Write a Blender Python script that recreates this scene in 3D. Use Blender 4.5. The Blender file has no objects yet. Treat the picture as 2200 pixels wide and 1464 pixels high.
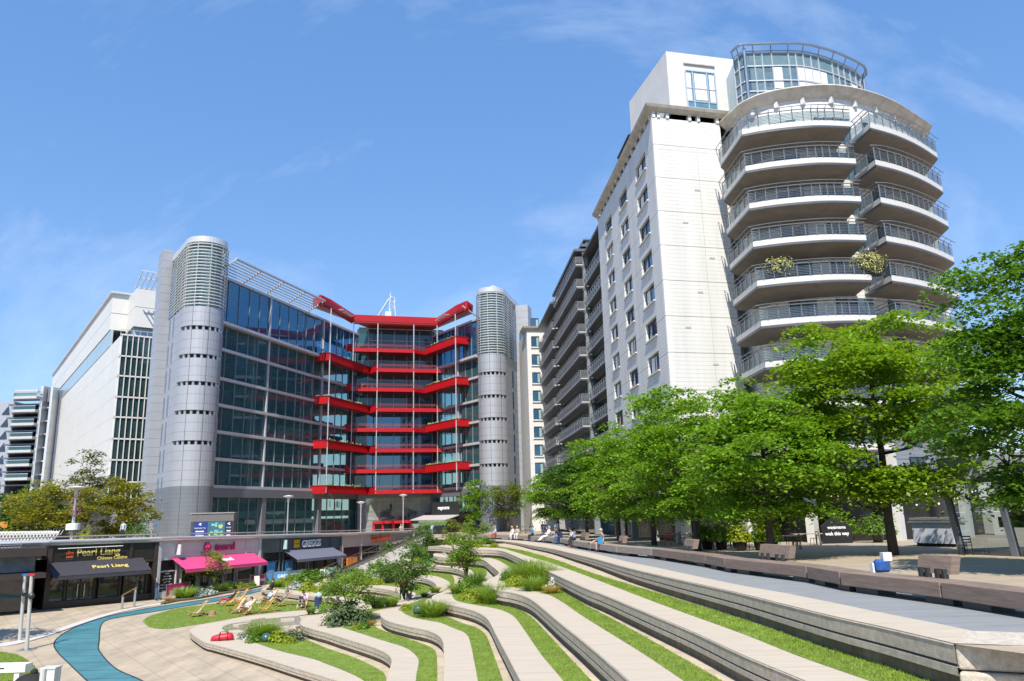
import bpy, bmesh, math, random
import numpy as np
from math import sin, cos, pi, radians as R, atan2, hypot, sqrt
from mathutils import Vector as V, Matrix, geometry
random.seed(7); rng = np.random.default_rng(7)
scn = bpy.context.scene; COL = scn.collection
# ------------------------------------------------------------ camera
F0, PIT, ROL = 1630.0, R(12.7), R(-1.45)
cp, sp, cr, sr = cos(PIT), sin(PIT), cos(ROL), sin(ROL)
FW = V((0, cp, sp)); RI = V((1, 0, 0)); UU = V((0, -sp, cp))
RT = RI*cr + UU*sr; UP = UU*cr - RI*sr
cam = bpy.data.cameras.new('camera'); co = bpy.data.objects.new('camera', cam); COL.objects.link(co)
cam.sensor_width = 36; cam.lens = 36*F0/2200; cam.clip_end = 6000; cam.clip_start = .1
M = Matrix((RT, UP, -FW)).transposed().to_4x4(); co.matrix_world = M
scn.camera = co
def ray(x, y): return RT*((x-1100)/F0) - UP*((y-732)/F0) + FW
def atz(x, y, z): d = ray(x, y); return d*(z/d.z)
def aty(x, y, Y): d = ray(x, y); return d*(Y/d.y)
PZ, PS = -2.2, -.009
def pz(Y): return PZ+PS*Y
def plz(x, y, dz=0): d = ray(x, y); return d*((PZ+dz)/(d.z-PS*d.y))
PITZ = -6.45
# ------------------------------------------------------------ materials
MATS = {}
def mat(name, col, rough=.6, metal=0, var=.12, vscale=3., bump=0, bscale=40., spec=.5, stretch=(1, 1, 1), island=0, trans=0, joints=None, alpha=None, emit=None):
    if name in MATS: return MATS[name]
    m = bpy.data.materials.new(name); m.use_nodes = True; nt = m.node_tree; N = nt.nodes; L = nt.links
    b = N['Principled BSDF']; out = N['Material Output']
    b.inputs['Roughness'].default_value = rough; b.inputs['Metallic'].default_value = metal
    b.inputs['Specular IOR Level'].default_value = spec
    geo = N.new('ShaderNodeNewGeometry')
    mp = N.new('ShaderNodeMapping'); mp.inputs['Scale'].default_value = stretch; L.new(geo.outputs['Position'], mp.inputs['Vector'])
    c = (*col, 1)
    src = None
    if var > 0:
        nz = N.new('ShaderNodeTexNoise'); nz.inputs['Scale'].default_value = vscale; nz.inputs['Detail'].default_value = 5
        nz.inputs['Roughness'].default_value = .65
        L.new(mp.outputs['Vector'], nz.inputs['Vector'])
        mr = N.new('ShaderNodeMapRange'); mr.inputs['From Min'].default_value = .25; mr.inputs['From Max'].default_value = .75
        mr.inputs['To Min'].default_value = 1-var; mr.inputs['To Max'].default_value = 1+var
        L.new(nz.outputs['Fac'], mr.inputs['Value']); src = mr.outputs['Result']
    if island:
        mi = N.new('ShaderNodeMapRange'); mi.inputs['To Min'].default_value = 1-island; mi.inputs['To Max'].default_value = 1+island
        L.new(geo.outputs['Random Per Island'], mi.inputs['Value'])
        if src is None: src = mi.outputs['Result']
        else:
            mu = N.new('ShaderNodeMath'); mu.operation = 'MULTIPLY'; L.new(src, mu.inputs[0]); L.new(mi.outputs['Result'], mu.inputs[1]); src = mu.outputs[0]
    if joints:   # (spacing, width, darkness[, axis]) grooves cut along world z (or x / y)
        for jt in joints:
            sp_, wd, dk = jt[:3]; ax = jt[3] if len(jt) > 3 else 'Z'
            sx = N.new('ShaderNodeSeparateXYZ'); L.new(geo.outputs['Position'], sx.inputs[0])
            if len(jt) > 4:
                dp = N.new('ShaderNodeVectorMath'); dp.operation = 'DOT_PRODUCT'; dp.inputs[1].default_value = jt[4]; L.new(geo.outputs['Position'], dp.inputs[0]); s0 = dp.outputs['Value']
            else: s0 = sx.outputs[ax]
            md = N.new('ShaderNodeMath'); md.operation = 'FLOORED_MODULO'; md.inputs[1].default_value = sp_; L.new(s0, md.inputs[0])
            lt = N.new('ShaderNodeMath'); lt.operation = 'LESS_THAN'; lt.inputs[1].default_value = wd; L.new(md.outputs[0], lt.inputs[0])
            ml = N.new('ShaderNodeMath'); ml.operation = 'MULTIPLY_ADD'; ml.inputs[1].default_value = -dk; ml.inputs[2].default_value = 1; L.new(lt.outputs[0], ml.inputs[0])
            if src is None: src = ml.outputs[0]
            else:
                mu = N.new('ShaderNodeMath'); mu.operation = 'MULTIPLY'; L.new(src, mu.inputs[0]); L.new(ml.outputs[0], mu.inputs[1]); src = mu.outputs[0]
    if src is not None:
        vm = N.new('ShaderNodeVectorMath'); vm.operation = 'SCALE'; vm.inputs[0].default_value = col
        L.new(src, vm.inputs['Scale']); L.new(vm.outputs[0], b.inputs['Base Color']); csrc = vm.outputs[0]
    else:
        b.inputs['Base Color'].default_value = c; csrc = None
    if bump:
        n2 = N.new('ShaderNodeTexNoise'); n2.inputs['Scale'].default_value = bscale; n2.inputs['Detail'].default_value = 4
        L.new(mp.outputs['Vector'], n2.inputs['Vector'])
        bp = N.new('ShaderNodeBump'); bp.inputs['Strength'].default_value = bump; bp.inputs['Distance'].default_value = .02
        L.new(n2.outputs['Fac'], bp.inputs['Height']); L.new(bp.outputs['Normal'], b.inputs['Normal'])
    if trans:
        tr = N.new('ShaderNodeBsdfTranslucent'); tr.inputs['Color'].default_value = (min(1, col[0]*1.9), min(1, col[1]*1.7), col[2]*.8, 1)
        mx = N.new('ShaderNodeMixShader'); mx.inputs[0].default_value = trans
        L.new(b.outputs[0], mx.inputs[1]); L.new(tr.outputs[0], mx.inputs[2]); L.new(mx.outputs[0], out.inputs[0])
    if alpha is not None: b.inputs['Alpha'].default_value = alpha
    if emit: b.inputs['Emission Color'].default_value = (*emit[0], 1); b.inputs['Emission Strength'].default_value = emit[1]
    MATS[name] = m; return m
def glass(name, tint, refl=.25, see=.6, gcol=(.8, .9, 1), rough=.01, ior=1.5, veil=None):
    """facade glass: tinted see-through plus mirror reflection that grows at grazing angles"""
    if name in MATS: return MATS[name]
    m = bpy.data.materials.new(name); m.use_nodes = True; nt = m.node_tree; N = nt.nodes; L = nt.links
    N.remove(N['Principled BSDF']); out = N['Material Output']
    t = N.new('ShaderNodeBsdfTransparent'); t.inputs['Color'].default_value = (*[see*q for q in tint], 1)
    g = N.new('ShaderNodeBsdfGlossy'); g.inputs['Roughness'].default_value = rough; g.inputs['Color'].default_value = (*gcol, 1)
    lw = N.new('ShaderNodeFresnel'); lw.inputs['IOR'].default_value = ior
    ad = N.new('ShaderNodeMath'); ad.operation = 'MULTIPLY_ADD'; ad.inputs[1].default_value = 1-refl; ad.inputs[2].default_value = refl; ad.use_clamp = True
    L.new(lw.outputs[0], ad.inputs[0])
    base = t.outputs[0]
    if veil:   # diffuse colour mixed in; on the office panes it stands in for reflected sky
        df = N.new('ShaderNodeBsdfDiffuse'); df.inputs['Color'].default_value = (*veil[0], 1); mv = N.new('ShaderNodeMixShader'); mv.inputs[0].default_value = veil[1]
        L.new(t.outputs[0], mv.inputs[1]); L.new(df.outputs[0], mv.inputs[2]); base = mv.outputs[0]
    mx = N.new('ShaderNodeMixShader'); L.new(ad.outputs[0], mx.inputs[0]); L.new(base, mx.inputs[1]); L.new(g.outputs[0], mx.inputs[2])
    L.new(mx.outputs[0], out.inputs[0])
    MATS[name] = m; return m
def tess(poly):
    """ear clipping of a simple polygon, either winding; triangles come out facing up"""
    P = [(float(p[0]), float(p[1])) for p in poly]; n = len(P); idx = list(range(n))
    if sum(P[i-1][0]*P[i][1]-P[i][0]*P[i-1][1] for i in range(n)) < 0: idx.reverse()
    cr3 = lambda a, b, c: (b[0]-a[0])*(c[1]-a[1])-(b[1]-a[1])*(c[0]-a[0]); out = []; guard = 0; i = 0
    while len(idx) > 3 and guard < 3*len(idx):
        k = len(idx); i %= k; ia, ib, ic = idx[i-1], idx[i], idx[(i+1) % k]; a, b, c = P[ia], P[ib], P[ic]; ok = cr3(a, b, c) > 1e-12
        if ok:
            x0, x1, y0, y1 = min(a[0], b[0], c[0]), max(a[0], b[0], c[0]), min(a[1], b[1], c[1]), max(a[1], b[1], c[1])
            for j in idx:
                p = P[j]
                if p[0] < x0 or p[0] > x1 or p[1] < y0 or p[1] > y1 or j in (ia, ib, ic): continue
                if cr3(a, b, p) >= 0 and cr3(b, c, p) >= 0 and cr3(c, a, p) >= 0 and p not in (a, b, c): ok = False; break
        if ok: out.append((ia, ib, ic)); idx.pop(i); guard = 0; i -= 1
        else: guard += 1; i += 1
    out.append(tuple(idx)) if len(idx) == 3 else None
    if len(idx) > 3: print('tess incomplete', n, len(idx))
    return out
# ------------------------------------------------------------ mesh builder
class MB:
    def __init__(s): s.v = []; s.f = []; s.m = []
    def add(s, vs, fs, mi=0):
        o = len(s.v); s.v += [tuple(q) for q in vs]; s.f += [tuple(i+o for i in f) for f in fs]; s.m += [mi]*len(fs); return s
    def hexa(s, p, mi=0):   # p: 4 bottom + 4 top points
        return s.add(p, [(3, 2, 1, 0), (4, 5, 6, 7), (0, 1, 5, 4), (1, 2, 6, 5), (2, 3, 7, 6), (3, 0, 4, 7)], mi)
    def box(s, x0, x1, y0, y1, z0, z1, mi=0, f=None):
        p = [(x0, y0, z0), (x1, y0, z0), (x1, y1, z0), (x0, y1, z0), (x0, y0, z1), (x1, y0, z1), (x1, y1, z1), (x0, y1, z1)]
        if f: p = [f(*q) for q in p]
        return s.hexa(p, mi)
    def quad(s, a, b, c, d, mi=0): return s.add([a, b, c, d], [(0, 1, 2, 3)], mi)
    def prism(s, poly, z0, z1, mi=0, zf=None, mt=None, cap=True, bottom=True):
        n = len(poly); g0 = zf or (lambda x, y: z0); g1 = (lambda x, y: z1) if not zf else (lambda x, y: zf(x, y)+z1)
        g0 = (lambda x, y: z0) if not zf else (lambda x, y: zf(x, y)+z0)
        vs = [(x, y, g0(x, y)) for x, y in poly]+[(x, y, g1(x, y)) for x, y in poly]
        s.add(vs, [(i, (i+1) % n, n+(i+1) % n, n+i) for i in range(n)], mi)
        if cap:
            tri = tess(poly)
            s.add(vs, [tuple(n+i for i in t) for t in tri], mi if mt is None else mt)
            if bottom: s.add(vs, [t[::-1] for t in tri], mi)
        return s
    def sheet(s, poly, zf, mi=0):
        tri = tess(poly)
        return s.add([(x, y, zf(x, y)) for x, y in poly], tri, mi)
    def tube(s, path, r, n=8, mi=0, cap=True, closed=False):
        path = [V(p) for p in path]; k = len(path); rs = r if isinstance(r, (list, tuple)) else [r]*k
        vs = []; prev = None
        for i, p in enumerate(path):
            if closed: d = path[(i+1) % k]-path[i-1]
            else: d = path[min(i+1, k-1)]-path[max(i-1, 0)]
            if d.length < 1e-9: d = V((0, 0, 1))
            d.normalize()
            a = prev - d*prev.dot(d) if prev else (V((0, 0, 1)) if abs(d.z) < .9 else V((1, 0, 0)))
            a = (a - d*a.dot(d))
            if a.length < 1e-6: a = d.orthogonal()
            a.normalize(); b = d.cross(a); prev = a
            for j in range(n):
                t = 2*pi*j/n; vs.append(p+(a*cos(t)+b*sin(t))*rs[i])
        fs = []
        kk = k if closed else k-1
        for i in range(kk):
            for j in range(n):
                i2 = (i+1) % k
                fs.append((i*n+j, i*n+(j+1) % n, i2*n+(j+1) % n, i2*n+j))
        if cap and not closed: fs += [tuple(range(n))[::-1], tuple((k-1)*n+j for j in range(n))]
        return s.add(vs, fs, mi)
    def bar(s, a, b, w, h, mi=0, up=(0, 0, 1)):
        a, b = V(a), V(b); d = (b-a).normalized(); u = V(up); x = d.cross(u)
        if x.length < 1e-5: x = d.orthogonal()
        x.normalize(); y = x.cross(d); x *= w/2; y *= h/2
        return s.hexa([a-x-y, a+x-y, b+x-y, b-x-y, a-x+y, a+x+y, b+x+y, b-x+y], mi)
    def lathe(s, prof, c=(0, 0, 0), n=16, mi=0):
        vs = [(c[0]+r*cos(2*pi*j/n), c[1]+r*sin(2*pi*j/n), c[2]+z) for r, z in prof for j in range(n)]
        fs = [(i*n+j, i*n+(j+1) % n, (i+1)*n+(j+1) % n, (i+1)*n+j) for i in range(len(prof)-1) for j in range(n)]
        return s.add(vs, fs, mi)
    def ball(s, c, r, n=10, mi=0, sq=(1, 1, 1)):
        k = n//2+1
        return s.lathe2([(sin(pi*i/k), -cos(pi*i/k)) for i in range(k+1)], c, r, sq, n, mi)
    def lathe2(s, prof, c, r, sq, n, mi):
        vs = [(c[0]+r*sq[0]*p*cos(2*pi*j/n), c[1]+r*sq[1]*p*sin(2*pi*j/n), c[2]+r*sq[2]*z) for p, z in prof for j in range(n)]
        fs = [(i*n+j, i*n+(j+1) % n, (i+1)*n+(j+1) % n, (i+1)*n+j) for i in range(len(prof)-1) for j in range(n)]
        return s.add(vs, fs, mi)
    def mesh(s, name, mats, smooth=False, off=(0, 0, 0)):
        me = bpy.data.meshes.new(name); ox, oy, oz = off
        me.from_pydata([(x-ox, y-oy, z-oz) for x, y, z in s.v], [], s.f)
        for m in (mats if isinstance(mats, (list, tuple)) else [mats]): me.materials.append(m)
        if any(s.m): me.polygons.foreach_set('material_index', s.m)
        if smooth: me.polygons.foreach_set('use_smooth', [True]*len(s.f))
        me.validate(); me.update(); return me
    def obj(s, name, mats, parent=None, smooth=False, world=True, loc=None):
        """one mesh object; world coordinates when world=True, the parent's local ones otherwise"""
        off = (0, 0, 0)
        if world:
            if parent: off = wloc(parent)
            elif loc is None: off = tuple(np.mean(np.array(s.v), axis=0)) if s.v else off
            else: off = loc
        o = bpy.data.objects.new(name, s.mesh(name, mats, smooth, off)); COL.objects.link(o)
        if parent: o.parent = parent
        elif world: o.location = off
        elif loc: o.location = loc
        return o
def wloc(o):
    p = V((0, 0, 0))
    while o: p += o.location; o = o.parent
    return tuple(p)
def tag(o, label=None, cat=None, group=None, kind=None):
    if label: o['label'] = label
    if cat: o['category'] = cat
    if group: o['group'] = group
    if kind: o['kind'] = kind
    return o
def thing(name, label, cat, loc=(0, 0, 0), rz=0, group=None):
    o = bpy.data.objects.new(name, None); COL.objects.link(o); o.location = loc; o.rotation_euler = (0, 0, rz); o.empty_display_size = .2
    return tag(o, label, cat, group)
def copy_tree(o, parent=None):
    c = o.copy(); COL.objects.link(c); c.parent = parent
    for ch in [q for q in o.children]: copy_tree(ch, c)
    return c
def dup(o, loc, rz, label, scale=None):
    c = copy_tree(o); c.location = loc; c.rotation_euler = (0, 0, rz); c['label'] = label
    if scale: c.scale = (scale,)*3 if not isinstance(scale, tuple) else scale
    return c
def frame(P, ang):
    """vertical facade frame: t metres along, n metres out towards the viewer's side (right of t), z up"""
    u = (cos(R(ang)), sin(R(ang))); n = (u[1], -u[0])
    def f(t, nn, z): return (P[0]+u[0]*t+n[0]*nn, P[1]+u[1]*t+n[1]*nn, z)
    f.u, f.n, f.P, f.ang = u, n, P, ang; return f
def on(fr, x, y, nn=0):
    """(t, z) where the sight line of a measured photo point meets the facade plane"""
    d = ray(x, y); P = V((fr.P[0]+fr.n[0]*nn, fr.P[1]+fr.n[1]*nn)); n = V(fr.n)
    s = n.dot(P)/n.dot(V((d.x, d.y))); h = d*s
    return (h.x-P.x)*fr.u[0]+(h.y-P.y)*fr.u[1], h.z
def cat(pts, k=6):
    """smooth curve through points"""
    out = []; P = [pts[0]]+list(pts)+[pts[-1]]
    for i in range(1, len(P)-2):
        a, b, c, d = (np.array(q, float) for q in P[i-1:i+3])
        for j in range(k):
            t = j/k; out.append(tuple(.5*(2*b+(c-a)*t+(2*a-5*b+4*c-d)*t*t+(3*b-a-3*c+d)*t**3)))
    out.append(tuple(pts[-1])); return out
def text_mesh(txt, size, mat_, name, parent, M4, depth=.02, shear=0, bold=0, align='LEFT', xs=1.):
    cu = bpy.data.curves.new(name, 'FONT'); cu.body = txt; cu.size = size; cu.extrude = depth; cu.offset = bold; cu.shear = shear; cu.align_x = align
    o = bpy.data.objects.new(name, cu); COL.objects.link(o); dg = bpy.context.evaluated_depsgraph_get()
    me = bpy.data.meshes.new_from_object(o.evaluated_get(dg)); bpy.data.objects.remove(o)
    me.transform(M4 @ Matrix.Diagonal((xs, 1, 1, 1))); me.materials.clear(); me.materials.append(mat_)
    q = bpy.data.objects.new(name, me); COL.objects.link(q); q.parent = parent; return q
def facemat(fr, t, n, z, parent):
    """matrix putting text upright on a facade, reading along +t"""
    o = V(fr(t, n, z))-V(wloc(parent)); u = V((fr.u[0], fr.u[1], 0)); nn = V((fr.n[0], fr.n[1], 0))
    m = Matrix((u, V((0, 0, 1)), nn)).transposed().to_4x4(); m.translation = o; return m
# ------------------------------------------------------------ palette
white = mat('white_paint', (.78, .78, .77), .45, var=.05, vscale=.6)
STONE = mat('terrace_stone', (.47, .405, .325), .75, var=.16, vscale=1.6, stretch=(.5, 9, 4), bump=.35, bscale=14, joints=[(.11, .014, .12, 'Y'), (1.76, .022, .4, 'Y')])
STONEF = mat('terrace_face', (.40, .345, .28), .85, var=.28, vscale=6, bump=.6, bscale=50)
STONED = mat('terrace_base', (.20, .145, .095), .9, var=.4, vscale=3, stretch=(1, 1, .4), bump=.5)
JOINT = mat('dark_joint', (.04, .04, .045), .8, var=.1)
GUT = mat('gutter_stone', (.44, .37, .27), .8, var=.3, vscale=1.3, bump=.3)
PAVE = mat('sandstone_paving', (.39, .32, .235), .8, var=.30, vscale=.9, stretch=(1.2, .35, 1), bump=.2, joints=[(1.2, .03, .4, 'X', (.8, .6, 0)), (2.4, .035, .35, 'Y', (-.6, .8, 0))])
PLAZ = mat('plaza_paving', (.35, .29, .22), .8, var=.14, vscale=.8, bump=.25, joints=[(.9, .012, .3, 'X'), (.6, .012, .3, 'Y')])
WALK = mat('bluegrey_walkway', (.225, .235, .243), .7, var=.18, vscale=1.2, stretch=(.5, 3, 1), bump=.2)
GRASSM = mat('turf', (.135, .20, .022), .8, var=.35, vscale=2.2, bump=.5, bscale=60)
BLADE = mat('grass_blade', (.20, .29, .03), .55, var=.4, vscale=1.1, island=.35, trans=.3)
GLS = glass('office_glass', (.48, .72, .70), .03, .85, ior=1.4, veil=((.10, .25, .29), .3))  # teal veil stands in for sky mirrored on the panes
GLT = glass('sky_tinted_glass', (.16, .45, .70), .14, .7, (.45, .75, 1), veil=((.03, .17, .34), .4))  # blue of the reflected sky put into tint, mirror colour and veil
MULL = mat('grey_mullion', (.30, .34, .35), .4, .4, var=0)
PANEL = mat('silver_panel', (.38, .39, .425), .45, .35, var=.06, vscale=.5, joints=[(1.376, .045, .6)])
PANELD = mat('slate_panel', (.17, .185, .21), .5, .2, var=.08, vscale=.7, joints=[(.6, .025, .5)])
METAL = mat('pale_metal', (.62, .64, .66), .35, .5, var=.04)
STEEL = mat('brushed_steel', (.5, .5, .5), .3, .8, var=.06)
DKMET = mat('charcoal_metal', (.045, .05, .055), .45, .4, var=.1)
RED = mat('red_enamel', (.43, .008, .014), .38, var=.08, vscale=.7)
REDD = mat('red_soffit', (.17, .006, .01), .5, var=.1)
TEAL = mat('teal_spandrel', (.30, .55, .53), .2, var=.06)
WOOD = mat('weathered_timber', (.20, .145, .115), .75, var=.35, vscale=2.4, stretch=(.5, .5, 9), bump=.6, bscale=18)
WOODE = mat('grey_timber', (.36, .32, .29), .8, var=.3, vscale=6, bump=.6, bscale=25)
BLACK = mat('black_gloss', (.012, .012, .013), .25, var=.1)
BARK = mat('bark', (.055, .045, .035), .9, var=.4, vscale=6, stretch=(1, 1, .3), bump=.9, bscale=30)
# ------------------------------------------------------------ terraces (photo points measured along each kerb)
TZ = [None, -3.1, -3.75, -4.45, -5.0, -5.52, -6.05]
O = [
 [(905,1157),(945,1159),(979,1161),(1055.6,1161.8),(1103,1166),(1140,1172.4),(1187,1180),(1233.8,1191),(1280.6,1202),(1350,1221),(1429,1239.6),(1530,1262),(1600,1278),(1700,1303),(1799,1327),(1900,1349),(2020,1377),(2050,1384)],
 [(919,1174),(945,1175),(961,1177),(985,1179),(1006.8,1180.4),(1027,1181.4),(1055.6,1182.3),(1079.5,1184.7),(1103.4,1193.8),(1132,1207),(1170,1224.4),(1256.8,1264),(1300,1280),(1395.6,1320),(1491,1359.6),(1600,1410),(1708,1455),(1800,1494)],
 [(905,1184.5),(925,1186),(936,1187.5),(931,1191.5),(934,1195.5),(950,1198),(966,1199),(1000,1200.5),(1036,1203),(1046,1208),(1055.6,1215.8),(1065,1223.4),(1072,1231),(1066,1238),(1055,1243),(1046,1249),(1047,1257),(1058,1266),(1077,1270.5),(1097,1273.5),(1123,1280.4),(1143.4,1290),(1164,1306),(1205,1340.5),(1246,1373),(1300,1418),(1352,1464),(1405,1512)],
 [(880,1192),(866,1194),(861,1197),(868,1202),(880,1209),(890,1214.5),(923.4,1216.7),(961.7,1219.6),(985.6,1224),(1000,1231),(1005,1241),(1000,1252),(979,1265),(942.6,1275.5),(929,1282),(931,1290.5),(952.7,1297.5),(1000,1308),(1027,1317),(1045,1328),(1054.6,1341),(1068,1368),(1089,1407),(1119,1464),(1145,1512)],
 [(803,1219.5),(786,1223),(779,1228),(782,1233),(810,1237),(860,1239),(894.7,1241),(914,1244),(928,1249.7),(937,1257),(936,1266),(925,1274),(890,1284),(845,1297),(826,1306),(818,1318),(820,1326),(836,1336),(877,1347),(918,1355.5),(940,1365),(951,1377),(954,1394),(954,1430),(954,1464),(952,1512)],
 [(713,1240),(698,1244),(693,1248.5),(696,1254.5),(718,1259),(760,1261),(800,1263),(835,1268),(858,1275),(862,1283),(850,1291),(800,1300),(740,1309),(690,1320),(655,1329),(645,1338),(652,1346),(680,1355),(700,1360),(741,1373),(796,1390),(823,1400.6),(838,1411.5),(842,1422),(837,1440),(831,1464),(818,1512)],
 [(560,1268),(600,1274),(640,1279),(700,1285.5),(730,1289),(758,1294),(758,1300),(725,1305),(690,1309),(625,1315),(537,1324.5),(482,1335),(434,1343),(409,1353),(411,1361),(424,1371),(441,1381.5),(463,1387),(560,1413.6),(632,1436),(700,1456.6),(760,1475),(850,1505)]]
I_ = [
 [(1055,1158),(1103,1160),(1140,1164.5),(1187,1171),(1233.8,1181),(1280,1190.5),(1350,1208),(1414,1221),(1530,1246),(1620.5,1264),(1700,1278),(1799,1298),(1900,1319),(2037,1346),(2173,1376),(2235,1390)],
 [(1010,1176.5),(1070,1178),(1098,1184),(1140,1197.4),(1187,1211.5),(1249,1234),(1327,1264),(1409,1295.4),(1491,1325.5),(1600,1365),(1709,1408.8),(1805,1443),(1866,1464),(1990,1508)],
 [(1010,1198),(1035,1199),(1056,1200.5),(1075,1207),(1094,1220),(1086,1228),(1082,1243),(1089,1257),(1104,1262.6),(1130,1268),(1173.5,1277),(1205,1292.7),(1246,1321),(1300,1355),(1382,1406),(1468,1464),(1530,1508)],
 [(884,1208.5),(923,1211),(961.7,1213),(990,1217),(1012,1225),(1020,1238),(1012,1252),(985,1264),(972,1276),(976,1288),(992,1295),(1030,1302),(1060,1307.7),(1084.7,1314.5),(1106.5,1328),(1130,1359.6),(1164,1409),(1210,1464),(1240,1508)],
 [(860,1232.5),(890,1234.4),(933,1238),(957,1246),(968,1256),(955,1268),(925,1281),(890,1295),(868,1302),(861,1307),(867,1318),(891,1328),(918.6,1334),(946,1339),(973,1350),(993.7,1358),(1004,1366),(1010,1380),(1018,1418),(1026.6,1464),(1033,1512)],
 [(720,1252),(780,1255),(837,1259.5),(868,1265),(888,1272),(893,1278),(884,1287),(850,1298),(800,1308),(757,1315),(715,1321),(700,1328),(709,1338),(735,1349),(760,1357),(809,1373),(864,1390),(884,1400.6),(896.7,1414),(899.5,1425),(895,1448),(893,1464),(886,1512)],
 [(575,1262),(600,1266),(660,1272),(719,1280),(770,1288),(786,1297),(770,1306),(730,1312.5),(690,1316),(640,1324),(580,1330),(530,1336),(490,1343),(477,1350),(485,1357),(505,1365),(535,1377),(564,1387.6),(605,1400.6),(673,1417),(700,1427),(734,1440),(765,1454),(790,1470),(820,1500)]]
G_ = [None,
 [(1020,1172.5),(1068,1175),(1100,1179.5),(1140,1188),(1202.5,1206.8),(1265,1230),(1320,1247.5),(1385,1266.5),(1477.6,1295.4),(1600,1333),(1700,1368),(1799.5,1398.6),(1900,1431),(1998,1464),(2120,1504)],
 [(1010,1192),(1044,1193),(1068,1195),(1089,1204.3),(1113,1218.6),(1140,1235),(1175,1254),(1213,1274),(1259.6,1302),(1300,1323),(1409,1383),(1505,1437.5),(1550,1464),(1625,1508)],
 [(920,1205),(966,1207),(1000,1210),(1030,1218),(1046,1230),(1040,1245),(1038,1256),(1052,1274),(1070,1292),(1093,1303.6),(1123,1314.5),(1147.5,1332),(1191,1378.8),(1270.5,1464),(1312,1508)],
 [(896.7,1225),(942.6,1229.6),(966,1233.5),(976,1245),(974,1258),(957,1268),(930,1281),(915,1290),(915,1302),(935,1316),(962,1327),(1000,1342),(1027,1351.4),(1045,1368),(1059,1403),(1080.6,1464),(1098,1512)],
 [(845,1249),(870,1250.7),(904,1255.5),(926,1263),(926,1270),(912,1276),(880,1286),(845,1302),(800,1315),(790,1327),(800,1342),(816,1353),(850,1365),(905,1383),(929.5,1395),(938,1408),(939,1464),(935,1512)],
 [(600,1258),(660,1264),(719,1271),(790,1283),(812,1294),(790,1304),(730,1309.5),(690,1314),(645,1321),(600,1335),(588,1352),(612,1364),(659.6,1376),(700,1393),(761.5,1414),(802.5,1433),(823,1446),(829,1456),(828,1470),(818,1508)]]
NEARX = [(9.5, 8), (10.5, 80)]
def W(k, q): return plz(*q) if k == 0 else atz(q[0], q[1], TZ[k])
def line(k, pts, n=6): return [W(k, q).to_2d() for q in cat(pts, n)]
OL = [line(k, O[k]) for k in range(7)]
extra = {6: [atz(700, 1246, -6.05), atz(600, 1250, -6.05), atz(575, 1256, -6.05)], 5: [atz(760, 1236, -5.52)], 4: [atz(835, 1213, -5.0)], 3: [atz(905, 1190, -4.45)]}
END = thing('amphitheatre', 'x', 'x'); bpy.data.objects.remove(END)
def inset(L, d):
    """offset an open polyline to its left or right by d (towards the hill)"""
    out = []
    for i, p in enumerate(L):
        t = (L[min(i+1, len(L)-1)]-L[max(i-1, 0)]); t.normalize(); out.append(p+V((-t.y, t.x))*d)
    return out
names = ['topmost long curved stone ledge bordering the walkway by the timber benches', 'second stone seating terrace down from the walkway, its turf strip longest',
 'third stone seating terrace down, holding the large bed of long grass at its bend', 'fourth terrace down, with a rounded nose under a lime green shrub clump',
 'fifth terrace down, its rounded end beside a dark green ball light', 'sixth terrace down, its blunt tip beside a bushy dark shrub and thin tree', 'lowest stone terrace, the red bag lying on its pointed end']
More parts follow.
